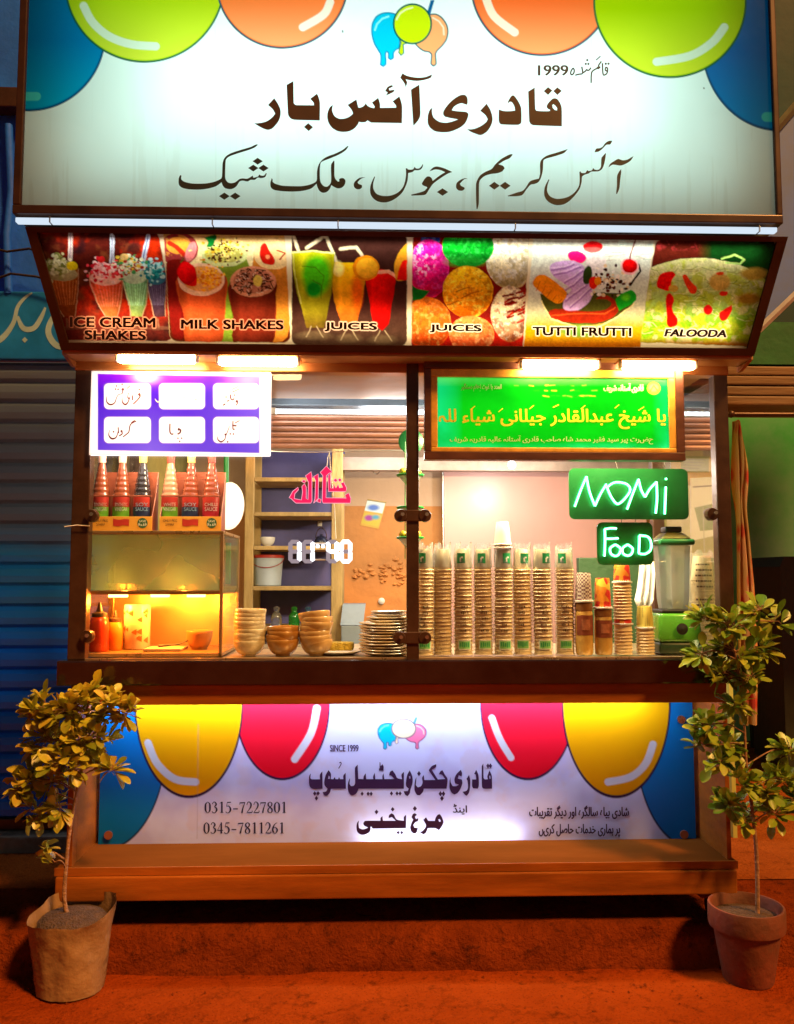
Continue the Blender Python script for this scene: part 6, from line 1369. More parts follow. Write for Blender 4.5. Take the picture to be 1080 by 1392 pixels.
# two cardboard carriers with three sauce bottles each, on top of the warmer
CART = mat('carton_yellow', (0.66, 0.30, 0.03), 0.5, var=0.12, scale=10); CARTR = mat('carton_brown', (0.32, 0.07, 0.03), 0.5, var=0.25, scale=9)
RIBG = {}
def ribbed(name, c):
    return mat(name, c, 0.07, var=0.3, scale=6, coat=0.9)
SHY = 0.10
def carrier(x0, x1, lb, bots, which):
    a, b = P(x0, 712, SHY).x, P(x1, 712, SHY).x; z0 = wz1+0.001; z1 = z_at(702, SHY, x0); zt = z_at(638, SHY, x0); zm = z_at(673, SHY, x0)
    ct = thing('bottle_carrier', lb, 'carrier', ((a+b)/2, SHY+0.04, z0))
    MB().box(a, b, SHY, SHY+0.003, z0, z1, 0.001).build('front_panel', CART, ct); MB().box(a, b, SHY+0.085, SHY+0.088, z0, zt).build('back_panel', CARTR, ct)
    MB().box(a, b, SHY+0.003, SHY+0.085, z0, z0+0.003).build('base', CART, ct)
    for x in (a, b-0.003): MB().prism([(x, SHY+0.003, z0+0.003), (x, SHY+0.085, z0+0.003), (x, SHY+0.085, zt), (x, SHY+0.05, zm), (x, SHY+0.003, z1)], (0.003, 0, 0)).build('side_panel', CARTR, ct)
    MB().box(a+0.003, b-0.003, SHY-0.002, SHY+0.002, zm-0.006, zm, 0.001).build('neck_band', CARTR, ct)
    k = Ink(yplane(SHY), 0.0008); cx = (x0+x1)/2; w = x1-x0
    k.poly(smooth_closed([(cx-11, 705), (cx-3, 706.5), (cx+4, 705.5), (cx+11, 706), (cx+10.5, 715), (cx+3, 714), (cx-4, 715.5), (cx-11, 714.5)])); k.build('red_label', MATS['red_plastic'], ct)
    k = Ink(yplane(SHY), 0.0008); c = (x1-13, 711); k.poly([(c[0]+7*math.cos(i*PI/8), c[1]+7*math.sin(i*PI/8)) for i in range(16)]); k.build('price_spot', mat('dark_green_ink', (0.02, 0.09, 0.03), 0.5), ct)
    k = Ink(yplane(SHY), 0.0016); k.text('SAVE', c[0]-4.5, 707, c[0]+4.5, 710); k.text('Rs.69', c[0]-5.5, 711.2, c[0]+5.5, 715); k.build('price_lettering', mat('cream_ink', (0.8, 0.75, 0.6), 0.5), ct)
    k = Ink(yplane(SHY), 0.0008); k.text('ONLY PKG', x0+5, 706, x0+24, 709.5); k.text('2/MRP', x0+8, 711.5, x0+20, 714.5); k.build('offer_lettering', INKB, ct)
    n = len(bots)
    for i, (lbl, cm, bc, cap, words) in enumerate(bots):
        px = x0+w*(i+0.5)/n; p = P(px, 715, SHY+0.045); p.z = z0+0.0035
        o = thing('sauce_bottle', lbl, 'bottle', p, 'sauce bottles on top of the warmer')
        H = z_at(628, SHY+0.045, px)-p.z; r = 0.0325
        prof = [(0, 0), (r*0.92, 0), (r, 0.004), (r, H*0.50)]
        for j in range(26):
            t = j/25; z = H*(0.50+0.48*t); rr_ = r*(1-t)**0.95+0.0125*(1-(1-t)**0.95); prof.append((rr_*(1+(0.035 if j % 4 < 2 else -0.02)*(t < 0.9)), z))
        prof += [(0.0125, H*0.99), (0, H)]
        MB().lathe(prof, p, 24).build('glass', bc, o, smooth=30)
        MB().lathe([(0.0145, H*0.985), (0.0148, H*1.09), (0.012, H*1.10), (0, H*1.10)], p, 16).build('cap', cap, o, smooth=40)
        lab = MB()
        for (za, zb_2, mi) in ((H*0.10, H*0.34, 1), (H*0.34, H*0.48, 0)):
            lab.cur = mi; rr_ = r+0.0006
            ang = [-PI/2+u for u in np.linspace(-1.25, 1.25, 13)]
            lab.add([p+Vector((rr_*math.cos(t), rr_*math.sin(t), z)) for t in ang for z in (za, zb_2)], [(2*q_, 2*q_+2, 2*q_+3, 2*q_+1) for q_ in range(12)])
        lab.build('label', [MATS['red_plastic'], cm], o, smooth=50)
        k = Ink(yplane(SHY+0.045-r), 0.0016)
        k.text(words[0], px-8.5, 683.5, px+8.5, 688); k.text(words[1], px-8.5, 689.5, px+8.5, 694.5); k.build('label_lettering', MATS['cream_ink'] if words[0] != 'SOY' else mat('pale_blue_ink', (0.4, 0.65, 0.8), 0.5), o)
GLAB = mat('lime_label', (0.16, 0.42, 0.02), 0.4); DLAB = mat('navy_label', (0.02, 0.03, 0.08), 0.4); RLAB = mat('crimson_label', (0.50, 0.015, 0.03), 0.4)
AMB = ribbed('vinegar_glass', (0.26, 0.06, 0.025)); PALE = ribbed('pale_vinegar_glass', (0.50, 0.22, 0.13)); SOYG = ribbed('soy_glass', (0.03, 0.022, 0.025)); CHIL = ribbed('chilli_glass', (0.24, 0.05, 0.02))
PINKC = mat('pink_cap', (0.72, 0.42, 0.36), 0.35); YELC = mat('yellow_cap', (0.70, 0.46, 0.12), 0.35); REDC = mat('red_cap', (0.62, 0.04, 0.03), 0.35)
carrier(123, 207, 'cardboard bottle carrier on the left end of the warmer', [('vinegar bottle with a pink cap, leftmost of the left carrier', GLAB, AMB, PINKC, ('SYNTHETIC', 'VINEGAR')), ('vinegar bottle with a pink cap, in the middle of the left carrier', GLAB, AMB, PINKC, ('SYNTHETIC', 'VINEGAR')), ('dark soy sauce bottle at the right of the left carrier', DLAB, SOYG, YELC, ('SOY', 'SAUCE'))], 0)
carrier(217, 301, 'cardboard bottle carrier on the right end of the warmer', [('pale vinegar bottle with a red cap, leftmost of the right carrier', GLAB, PALE, REDC, ('WHITE', 'VINEGAR')), ('brown bottle with a yellow cap, in the middle of the right carrier', DLAB, CHIL, YELC, ('', '')) if False else ('brown bottle with a yellow cap and turned label, in the middle of the right carrier', DLAB, CHIL, YELC, ('SOY', 'SAUCE')), ('chilli sauce bottle with a red cap, rightmost of the right carrier', RLAB, CHIL, REDC, ('CHILLI', 'SAUCE'))], 1)

# ---------------------------------------------------------------- bowls, plates, sponge
ORD = ['', 'first', 'second', 'third', 'fourth', 'fifth', 'sixth', 'seventh', 'eighth', 'ninth', 'tenth', 'eleventh', 'twelfth', 'thirteenth', 'fourteenth', 'fifteenth', 'sixteenth', 'seventeenth', 'eighteenth', 'nineteenth', 'twentieth', 'twenty-first', 'twenty-second', 'twenty-third', 'twenty-fourth', 'twenty-fifth', 'twenty-sixth']
FLR = ZC+0.0022
def stack_bowls(px, Y, n, r, h, step, m, lab, grp, sway=0.004, tilt=1.5):
    p = P(px, 893, Y); p.z = FLR
    src = base_at(MB().lathe(bowl_prof(r, h), p, 36).build('bowl', m, smooth=40), p)
    x, y = p.x, p.y
    for k in range(n):
        o = src if k == 0 else src.copy()
        if k: COL.objects.link(o)
        x += rnd.uniform(-sway, sway); o.location = (x, y, p.z+k*step)
        o.rotation_euler = (math.radians(rnd.uniform(-tilt, tilt)), math.radians(rnd.uniform(-tilt, tilt)+(6.5 if (k == n-1 and lab[0] == 'R') else 0)), rnd.random()*6)
        tag(o, f'{lab[1]}, {ORD[n-k] if k < n-1 else "topmost"}{" from the top" if k < n-1 else ""} {lab[2]}', 'bowl', grp)
FLOWB = mat('flowered_ceramic', (0.70, 0.58, 0.34), 0.22, var=0.3, scale=18, coat=0.4)
stack_bowls(339, 0.11, 9, 0.059, 0.058, 0.0145, FLOWB, ('L', 'cream flowered bowl', 'in the tall leaning stack by the warmer'), 'cream bowls stacked by the warmer', 0.003)
stack_bowls(385, 0.12, 4, 0.061, 0.062, 0.0155, GOLDC, ('M', 'amber brown bowl', 'in the low stack of four'), 'amber bowls in the low stack')
stack_bowls(432, 0.12, 7, 0.061, 0.060, 0.0170, mat('gold_cream', (0.62, 0.36, 0.12), 0.2, var=0.35, scale=6, coat=0.5), ('R', 'golden cream bowl', 'in the stack beside the plates'), 'golden bowls stacked beside the plates', 0.004, 3)
def plate_prof(r): return [(0, 0.002), (r*0.6, 0.0), (r*0.66, 0.002), (r*0.98, 0.012), (r, 0.0135), (r*0.985, 0.0155), (r*0.66, 0.006), (r*0.6, 0.005), (0, 0.005)]
pp = P(525, 893, 0.14)
PLW = mat('plate_cream', (0.74, 0.62, 0.42), 0.25, var=0.1, scale=5, coat=0.4)
p0 = base_at(MB().lathe(plate_prof(0.102), (pp.x, pp.y, FLR), 44).build('plate', PLW, smooth=40), (pp.x, pp.y, FLR))
small = base_at(MB().lathe(plate_prof(0.086), (pp.x, pp.y, FLR), 44).build('plate', PLW, smooth=40), (pp.x, pp.y, FLR))
tiny = base_at(MB().lathe(plate_prof(0.070), (pp.x, pp.y, FLR), 44).build('plate', mat('plate_white', (0.78, 0.74, 0.68), 0.25, coat=0.4), smooth=40), (pp.x, pp.y, FLR))
for k in range(15):
    s_ = p0 if k < 11 else small if k < 13 else tiny
    o = s_ if k in (0, 11, 13) else s_.copy()
    if k not in (0, 11, 13): COL.objects.link(o)
    o.location = (pp.x+rnd.uniform(-.003, .003)+(0.012 if k > 10 else 0), pp.y+rnd.uniform(-.002, .002), FLR+k*0.0108)
    o.rotation_euler = (math.radians(rnd.uniform(-.8, .8)), math.radians(rnd.uniform(-.8, .8)), rnd.random()*6)
    sz = 'large cream plate' if k < 11 else 'medium cream plate' if k < 13 else 'small white plate'
    tag(o, f'{sz}, {ORD[15-k]+" from the top" if k < 14 else "topmost"} of the plate stack left of the middle post', 'plate', 'plates stacked left of the middle post')
p = P(462, 892, 0.17)
dish = base_at(MB().lathe(plate_prof(0.105), (p.x-0.01, 0.19, FLR), 40).build('plate', mat('white_ceramic', (0.7, 0.7, 0.7)), smooth=40), (p.x-0.01, 0.19, FLR)); tag(dish, 'single white plate lying under the yellow sponge', 'plate')
spg = MB().box(p.x-0.06, p.x+0.055, 0.13, 0.20, FLR+0.0165, FLR+0.048, 0.01).build('sponge', mat('yellow_foam', (0.72, 0.55, 0.08), 0.9, var=0.3, scale=40, bump=0.8, bscale=90), smooth=50); tag(base_at(spg, (p.x, 0.165, FLR+0.0165)), 'yellow sponge block lying on the white plate', 'sponge')

# ---------------------------------------------------------------- sleeved stacks of paper cups
CUPM = mat('cream_paper', (0.88, 0.73, 0.46), 0.55, var=0.06, scale=12)
def cup_prof(r0, r1, h):     # upside down: rolled rim below, base above
    o = [(r0-0.0015, 0.006)]
    for k in range(7):
        a = -PI/2-PI/6+k*PI/4.2; o.append((r0+0.0004+0.0021*math.cos(a), 0.0024+0.0022*math.sin(a)))
    o += [(r1+(r0-r1)*0.5, h*0.5), (r1, h-0.003), (r1-0.001, h), (r1-0.003, h-0.004), (0, h-0.004)]
    return o
STEP = 0.0136
film = glass_mat('sleeve_film', tint=(0.99, 0.99, 0.99), refl=0.35, rough=0.08, haze=0.035, hazecol=(0.9, 0.92, 0.95), ior=1.3)
ruff = glass_mat('sleeve_ruffle', tint=(0.97, 0.98, 1.0), refl=0.9, rough=0.08, haze=0.22, hazecol=(0.85, 0.9, 0.95), ior=1.5)
GMARK = mat('green_print_ink', (0.01, 0.30, 0.10), 0.45, var=0.2); WMARK = mat('white_print_ink', (0.75, 0.8, 0.75), 0.5); GREYI = mat('grey_print_ink', (0.10, 0.06, 0.04), 0.6)
def patch(mb, c, r, a0, a1, z0, z1, n=6):
    an = np.linspace(a0, a1, n+1)
    mb.add([c+Vector((r*math.cos(a), r*math.sin(a), z)) for a in an for z in (z0, z1)], [(2*i, 2*i+2, 2*i+3, 2*i+1) for i in range(n)])
cup0 = None
CX = [577.5, 602, 630.5, 658, 685, 711.5, 739, 769]
def cups_at(p, n, step, src, lab, grp, name='paper_cup'):
    lx, ly = rnd.uniform(-.012, .012), rnd.uniform(-.006, .010)
    for k in range(n):
        o = src.copy(); COL.objects.link(o)
        o.location = (p.x+lx*k*step+rnd.uniform(-.0010, .0010), p.y+ly*k*step+rnd.uniform(-.0010, .0010), p.z+k*step); o.rotation_euler = (0, 0, rnd.random()*6)
        tag(o, lab(n-k), 'paper cup', grp)
cup0 = MB().lathe(cup_prof(0.0335, 0.0235, 0.082), (0, 0, 0), 28).build('paper_cup', CUPM, smooth=40)
for s, cx in enumerate(CX):
    Y = 0.085+0.012*(s % 2); p = P(cx, 893, Y); p.z = ZC+0.0075
    n = 24
    wh = ORD[s+1]
    def lab(t, wh=wh, s=s): return f'cream paper cup, {"topmost" if t == 1 else ORD[t]+" from the top"}, in the {wh} sleeved stack from the left'
    if s == 0: cup0.location = p; tag(cup0, lab(24), 'paper cup', 'sleeved paper cups'); q = p+Vector((0, 0, STEP)); cups_at(q, n-1, STEP, cup0, lab, 'sleeved paper cups')
    else: cups_at(p, n, STEP, cup0, lab, 'sleeved paper cups')
    top = (n-1)*STEP+0.083
    sl = thing('plastic_sleeve', f'clear plastic sleeve round the {wh} cup stack from the left', 'plastic sleeve', p, 'plastic sleeves round the cup stacks')
    mb = MB(); rings = 30; m = 28; vs = []
    ph = rnd.random()*6
    for j in range(rings):
        t = j/(rings-1); z = -0.0055+t*(top+0.022)
        zz = max(0, z-(n-1)*STEP)/0.083
        rb = 0.0372-0.0085*min(1, zz)*(0.9)
        for i in range(m):
            a = 2*PI*i/m; cr_ = 0.0012*math.sin(5*a+ph+z*60)+0.0008*math.sin(9*a-z*90)
            if zz > 0.35: cr_ += (0.004*math.sin(4*a+ph)+0.003*math.sin(7*a+2*ph))*(zz-0.35)
            r = rb+cr_; vs.append(p+Vector((r*math.cos(a), r*math.sin(a)*0.98, z+(0.008*math.sin(3*a+ph)+0.006*math.sin(8*a) if j == rings-1 else 0))))
    mb.add(vs, [(j*m+i, j*m+(i+1) % m, (j+1)*m+(i+1) % m, (j+1)*m+i) for j in range(rings-1) for i in range(m)])
    js = rings-7; mb.mi = [1 if (f_//m) >= js else 0 for f_ in range(len(mb.f))]
    mb.build('film', [film, ruff], sl, smooth=80)
    f0 = -PI/2+rnd.uniform(-0.25, 0.25)
    if s != 1:
        a0 = f0+rnd.choice([-0.35, 0.3]); g = MB(); patch(g, p, 0.0335, a0-0.5, a0+0.45, top-0.055, top-0.017); g.build('green_mark', GMARK, sl)
        g = MB(); patch(g, p, 0.0339, a0-0.15, a0+0.02, top-0.05, top-0.034); patch(g, p, 0.0339, a0-0.02, a0+0.22, top-0.036, top-0.030); g.build('white_swirl', WMARK, sl)
        g = MB(); patch(g, p, 0.0388, f0-0.62, f0+0.62, 0.022, 0.056, 10); g.build('label', WMARK, sl)
        g = MB(); patch(g, p, 0.0391, f0-0.55, f0+0.55, 0.025, 0.053, 10); g.build('label_field', mat('pale_green_label', (0.20, 0.52, 0.16), 0.5), sl)
        g = MB()
        for k in range(5):
            b0_ = f0-0.46+k*0.19; patch(g, p, 0.0394, b0_, b0_+0.12, 0.030+0.004*rnd.random(), 0.046+0.004*rnd.random(), 2)
        g.build('label_marks', GMARK, sl)
        g = MB()
        for k in range(5):
            z = 0.175-k*0.022; a = f0-0.5+rnd.random()*0.2
            for j in range(5):
                w = 0.05+rnd.random()*0.1
                if rnd.random() < 0.85: patch(g, p, 0.0388, a, a+w, z, z+0.006+rnd.random()*0.003, 1)
                a += w+0.04
        g.build('fine_print', GREYI, sl)
# loose cup pair standing on the fifth stack
p = P(CX[4], 893, 0.085); p.z = ZC+0.0075+23*STEP+0.083+0.002
bigc = MB().lathe(cup_prof(0.0335, 0.0235, 0.088), p, 30).build('paper_cup', mat('white_paper', (0.80, 0.76, 0.70), 0.5, var=0.04), smooth=40)
base_at(bigc, p); tag(bigc, 'white paper cup upside down at the base of the pair on the fifth stack', 'paper cup', 'loose white cups')
o = bigc.copy(); COL.objects.link(o); o.location = p+Vector((0, 0, 0.012)); tag(o, 'white paper cup nested on top of the pair above the fifth stack', 'paper cup', 'loose white cups')

# ---------------------------------------------------------------- patterned cups, jars and blender on the right
def pat_mat(name, kind, c1, c2, c3=None, sc_=1.0):
    m, nt, b = new_mat(name); N, L = nt.nodes, nt.links
    tc = N.new('ShaderNodeTexCoord')
    if kind == 'check':
        g = N.new('ShaderNodeTexChecker'); g.inputs['Scale'].default_value = 140*sc_; L.new(tc.outputs['Object'], g.inputs['Vector'])
        g.inputs['Color1'].default_value = (*c1, 1); g.inputs['Color2'].default_value = (*c2, 1); L.new(g.outputs['Color'], b.inputs['Base Color'])
    else:
        v = N.new('ShaderNodeTexVoronoi'); v.inputs['Scale'].default_value = (38 if kind == 'fruit' else 130)*sc_
        if kind == 'dots': v.inputs['Randomness'].default_value = 0.0
        L.new(tc.outputs['Object'], v.inputs['Vector'])
        r = N.new('ShaderNodeValToRGB'); e = r.color_ramp.elements
        if kind == 'dots':
            r.color_ramp.interpolation = 'CONSTANT'; e[0].color = (*c2, 1); e[1].color = (*c1, 1); e[1].position = 0.28; L.new(v.outputs['Distance'], r.inputs[0])
        else:
            sep = N.new('ShaderNodeSeparateColor'); L.new(v.outputs['Color'], sep.inputs[0]); r.color_ramp.interpolation = 'CONSTANT'
            e[0].color = (*c1, 1); e[1].color = (*c2, 1); e[1].position = 0.4; x = e.new(0.75); x.color = (*c3, 1); L.new(sep.outputs[0], r.inputs[0])
        L.new(r.outputs[0], b.inputs['Base Color'])
    b.inputs['Roughness'].default_value = 0.45; return m
FRUIT = pat_mat('fruit_print', 'fruit', (0.62, 0.03, 0.02), (0.72, 0.24, 0.02), (0.66, 0.50, 0.05)); TARTAN = pat_mat('tartan_print', 'check', (0.62, 0.56, 0.46), (0.14, 0.05, 0.07)); DOTS = pat_mat('dot_print', 'dots', (0.66, 0.56, 0.12), (0.03, 0.03, 0.02))
def jarthing(px, py, Y, lb, topz):
    p = P(px, 893, Y); p.z = ZC+0.0075
    h = z_at(py, Y, px)-p.z
    j = thing('jar', lb, 'jar', p, 'jam jars on the counter')
    r = 0.0335
    MB().lathe([(0, 0), (r*0.86, 0), (r*0.97, 0.008), (r, 0.03), (r, h*0.62), (r*0.96, h*0.80), (r*0.92, h*0.84), (0, h*0.84)], p, 26).build('glass', mat('jam_filling', (0.66, 0.40, 0.10), 0.12, var=0.3, scale=12, coat=0.6), j, smooth=45)
    MB().lathe([(r*0.95, h*0.84), (r*0.97, h*0.86), (r*0.97, h-0.002), (r*0.9, h), (0, h)], p, 26).build('lid', mat('brown_lid', (0.30, 0.14, 0.05), 0.35), j, smooth=40)
    g = MB(); patch(g, p, r+0.0006, -PI/2-1.15, -PI/2+1.15, h*0.38, h*0.76, 12); g.build('label', mat('brown_label', (0.24, 0.06, 0.03), 0.4, var=0.4, scale=30), j)
    g = MB(); patch(g, p, r+0.0011, -PI/2-0.5, -PI/2+0.45, h*0.48, h*0.68, 6); g.build('label_picture', mat('label_pink', (0.45, 0.16, 0.08), 0.4, var=0.6, scale=40), j)
    return p, p.z+h
def solo_cup(px, Y, z, r0, r1, h, m, lb, grp=None, rim=None):
    p = P(px, 893, Y); p.z = z
    o = thing('paper_cup', lb, 'paper cup', p, grp)
    MB().lathe(cup_prof(r0, r1, h), p, 28).build('wall', m, o, smooth=40)
    MB().lathe([(r0-0.001, 0.0005), (r0+0.0046, 0.001), (r0+0.0052, 0.004), (r0+0.0046, 0.0075), (r0-0.002, 0.008)], p, 28).build('rim', WHITEPL, o, smooth=60); return o
_, z = jarthing(795, 819, 0.075, 'jam jar with a brown label under the tartan cup', 0); solo_cup(795, 0.075, z+0.001, 0.0320, 0.027, z_at(779, 0.075, 795)-z, TARTAN, 'paper cup with tartan print upside down on the left jam jar')
_, z = jarthing(821, 828, 0.075, 'jam jar with a brown label under the orange fruit cup', 0); solo_cup(821, 0.075, z+0.001, 0.0320, 0.026, z_at(786, 0.075, 821)-z, FRUIT, 'orange and red fruit print cup upside down on the right jam jar')
p = P(848, 893, 0.085); p.z = ZC+0.0075
sc0 = base_at(MB().lathe(cup_prof(0.0335, 0.029, 0.05), p, 26).build('paper_cup', CUPM, smooth=40), p)
st = 0.0125
tag(sc0, 'short cream cup, ninth from the top, under the lower fruit cup', 'paper cup', 'short cups under the lower fruit cup')
for k in range(1, 9):
    if k*st > 0.09: break
    o = sc0.copy(); COL.objects.link(o); o.location = p+Vector((0, 0, k*st)); tag(o, f'short cream cup, {ORD[9-k]} from the bottom rim of the red fruit cup downwards', 'paper cup', 'short cups under the lower fruit cup')
zz = p.z+8*st; solo_cup(848, 0.085, p.z+7*st+0.022, 0.0335, 0.029, 0.05, FRUIT, 'fruit print cup with a red fruit halfway down the tall mixed stack')
za = p.z+7*st+0.022+0.022
for k in range(11):
    o = sc0.copy(); COL.objects.link(o); o.location = (p.x, p.y, za+k*st*0.95); tag(o, f'short cream cup, {ORD[11-k] if k < 10 else "topmost"}{" from the top" if k < 10 else ""} between the two fruit cups of the mixed stack', 'paper cup', 'short cups between the fruit cups')
solo_cup(848, 0.085, za+11*st*0.95+0.004, 0.0325, 0.028, 0.068, FRUIT, 'fruit print cup at the top of the tall mixed stack, below the neon FOOD board')
p = P(878, 893, 0.075); p.z = ZC+0.0075
sc1 = base_at(MB().lathe(cup_prof(0.0325, 0.028, 0.046), p, 26).build('paper_cup', CUPM, smooth=40), p)
for k in range(8):
    o = sc1 if k == 0 else sc1.copy()
    if k: COL.objects.link(o)
    o.location = p+Vector((0, 0, k*0.0112)); tag(o, f'short cream cup, {ORD[8-k] if k < 7 else "topmost"}{" from the top" if k < 7 else ""} under the polka dot cup', 'paper cup', 'short cups under the polka dot cup')
solo_cup(878, 0.075, p.z+8*0.0112+0.006, 0.0325, 0.027, 0.085, DOTS, 'yellow polka dot paper cup upside down left of the blender')
# blender
p = P(917, 893, 0.16); p.z = ZC+0.0075
bd = thing('blender', 'green kitchen blender with a tall clear jug on the right of the counter', 'blender', p)
GRN = mat('lime_plastic', (0.10, 0.38, 0.03), 0.28, var=0.1, coat=0.5)
def frus(z0, z1, w0, w1, d0, d1, m, name, bev=0.012):
    bm = bmesh.new(); bmesh.ops.create_cube(bm, size=1)
    for v in bm.verts:
        t = v.co.z+0.5; w = w0+(w1-w0)*t; d = d0+(d1-d0)*t; v.co = Vector((p.x+v.co.x*w, p.y+v.co.y*d, p.z+z0+t*(z1-z0)))
    bmesh.ops.bevel(bm, geom=list(bm.edges), offset=bev, segments=3, profile=0.5, affect='EDGES'); bm.verts.index_update()
    mb = MB().add([v.co.copy() for v in bm.verts], [[v.index for v in f.verts] for f in bm.faces]); bm.free()
    return mb.build(name, m, bd, smooth=50)
hb0 = z_at(871, 0.16, 917)-p.z; hb1 = z_at(833, 0.16, 917)-p.z; hj1 = z_at(742, 0.16, 917)-p.z
frus(0, hb0, 0.17, 0.165, 0.16, 0.16, mat('dark_green_plastic', (0.02, 0.05, 0.02), 0.4), 'foot')
frus(hb0+0.001, hb1, 0.172, 0.150, 0.165, 0.14, GRN, 'base')
MB().lathe([(0, 0), (0.02, 0), (0.022, 0.008), (0, 0.012)], p+Vector((0.0, -0.084, hb0+0.05)), 18, rot=Matrix.Rotation(PI/2, 3, 'X')).build('knob', BLACKR, bd, smooth=50)
frus(hb1+0.001, hb1+0.014, 0.13, 0.125, 0.12, 0.12, BLACKR, 'collar', 0.004)
JUG = glass_mat('jug_glass', tint=(0.92, 0.96, 0.94), refl=0.8, rough=0.05, haze=0.55, hazecol=(0.78, 0.88, 0.85))
mb = MB()
mb.lathe([(0.054, hb1+0.016), (0.060, hb1+0.06), (0.067, hj1-0.02), (0.069, hj1)], p, 8, cap=False, rot=Matrix.Rotation(PI/8, 3, 'Z'))
jug = mb.build('jug', JUG, bd)
mb = MB()
for k in range(4):
    a = k*PI/2+0.4; mb.prism([p+Vector((0, 0, hb1+0.022)), p+Vector((0.030*math.cos(a), 0.030*math.sin(a), hb1+0.034)), p+Vector((0.022*math.cos(a+0.4), 0.022*math.sin(a+0.4), hb1+0.048))], (0, 0, 0.003))
mb.build('blades', mat('brass_blades', (0.55, 0.36, 0.06), 0.3, 0.8), bd)
frus(hj1+0.001, hj1+0.024, 0.138, 0.138, 0.135, 0.135, mat('green_lid', (0.02, 0.20, 0.06), 0.3), 'lid', 0.008)
frus(hj1+0.025, hj1+0.05, 0.12, 0.07, 0.12, 0.07, mat('olive_cap', (0.16, 0.14, 0.04), 0.35), 'lid_dome', 0.006)
frus(hj1+0.051, hj1+0.074, 0.064, 0.064, 0.064, 0.064, BLACKR, 'filler_cap', 0.006)
# white cloth behind and a sleeved stack at the far right
p = P(880, 770, 0.42)
cp = []
nn = 14
for j, (py, xa, xb) in enumerate([(764, 870, 888), (780, 869, 890), (800, 867, 889), (815, 864, 888), (824, 868, 884)]):
    for i in range(nn):
        t = i/(nn-1); v = P(xa+(xb-xa)*t, py+2*math.sin(i*1.7), 0.42); v.y += 0.012*math.sin(i*1.3+j*0.4); cp.append(v)
clo = MB().add(cp, [(j*nn+i, j*nn+i+1, (j+1)*nn+i+1, (j+1)*nn+i) for j in range(4) for i in range(nn-1)]).build('cloth', mat('white_cloth', (0.72, 0.74, 0.76), 0.9, var=0.1), smooth=70)
clo.modifiers.new('thick', 'SOLIDIFY').thickness = 0.003
tag(base_at(clo, P(878, 764, 0.42)), 'white cloth hanging to the left of the blender jug', 'cloth')
hkr = MB().tube([P(852, 764, 0.42), P(905, 764, 0.42)], 0.004, 8).build('towel_rail', CHROME, smooth=60); tag(base_at(hkr, P(852, 764, 0.42)), 'thin rail carrying the white cloth behind the blender', 'rail')
p = P(958, 893, 0.30); p.z = ZC+0.0075
sl = thing('plastic_sleeve', 'printed white plastic sleeve round the cup stack right of the blender', 'plastic sleeve', p)
top = z_at(752, 0.30, 958)-p.z
mb = MB(); m = 26; rings = 16; vs = []
for j in range(rings):
    t = j/(rings-1); z = -0.004+t*(top+0.01)
    for i in range(m):
        a = 2*PI*i/m; r = 0.052-0.010*max(0, t-0.8)*5+0.0015*math.sin(5*a+z*40); vs.append(p+Vector((r*math.cos(a), r*math.sin(a), z+(0.01*math.sin(5*a) if j == rings-1 else 0))))
mb.add(vs, [(j*m+i, j*m+(i+1) % m, (j+1)*m+(i+1) % m, (j+1)*m+i) for j in range(rings-1) for i in range(m)]); mb.build('film', glass_mat('milky_film', refl=0.6, rough=0.1, haze=0.3, hazecol=(0.8, 0.84, 0.8)), sl, smooth=80)
g = MB()
for k in range(9):
    a = -PI/2-0.9+rnd.random()*0.1; z = top-0.05-k*0.022-(0.03 if k > 4 else 0)
    for j in range(6):
        w = 0.08+rnd.random()*0.16; patch(g, p, 0.0535, a, a+w, z, z+0.007, 1); a += w+0.05
g.build('fine_print', GREYI, sl)
csr = base_at(MB().lathe(cup_prof(0.046, 0.034, 0.10), p, 28).build('paper_cup', CUPM, smooth=40), p); tag(csr, 'large cream cup, lowest of the stack right of the blender', 'paper cup', 'large cups right of the blender')
nr = int((top-0.10)/0.0145)+1
for k in range(1, nr):
    o = csr.copy(); COL.objects.link(o); o.location = p+Vector((0, 0, 0.0145*k)); tag(o, f'large cream cup, {ORD[nr-k] if nr-k > 1 else "topmost"}{" from the top" if nr-k > 1 else ""}, in the stack right of the blender', 'paper cup', 'large cups right of the blender')
dkp = MB().box(x_at(786, 0.75), x_at(868, 0.75), 0.75, 0.80, ZC-0.4, z_at(758, 0.75, 830), 0.006).build('crate', mat('dark_green_crate', (0.02, 0.07, 0.025), 0.6, bump=0.2)); tag(base_at(dkp, (x_at(827, 0.75), 0.75, ZC-0.4)), 'dark green box standing behind the neon FOOD board', 'box')

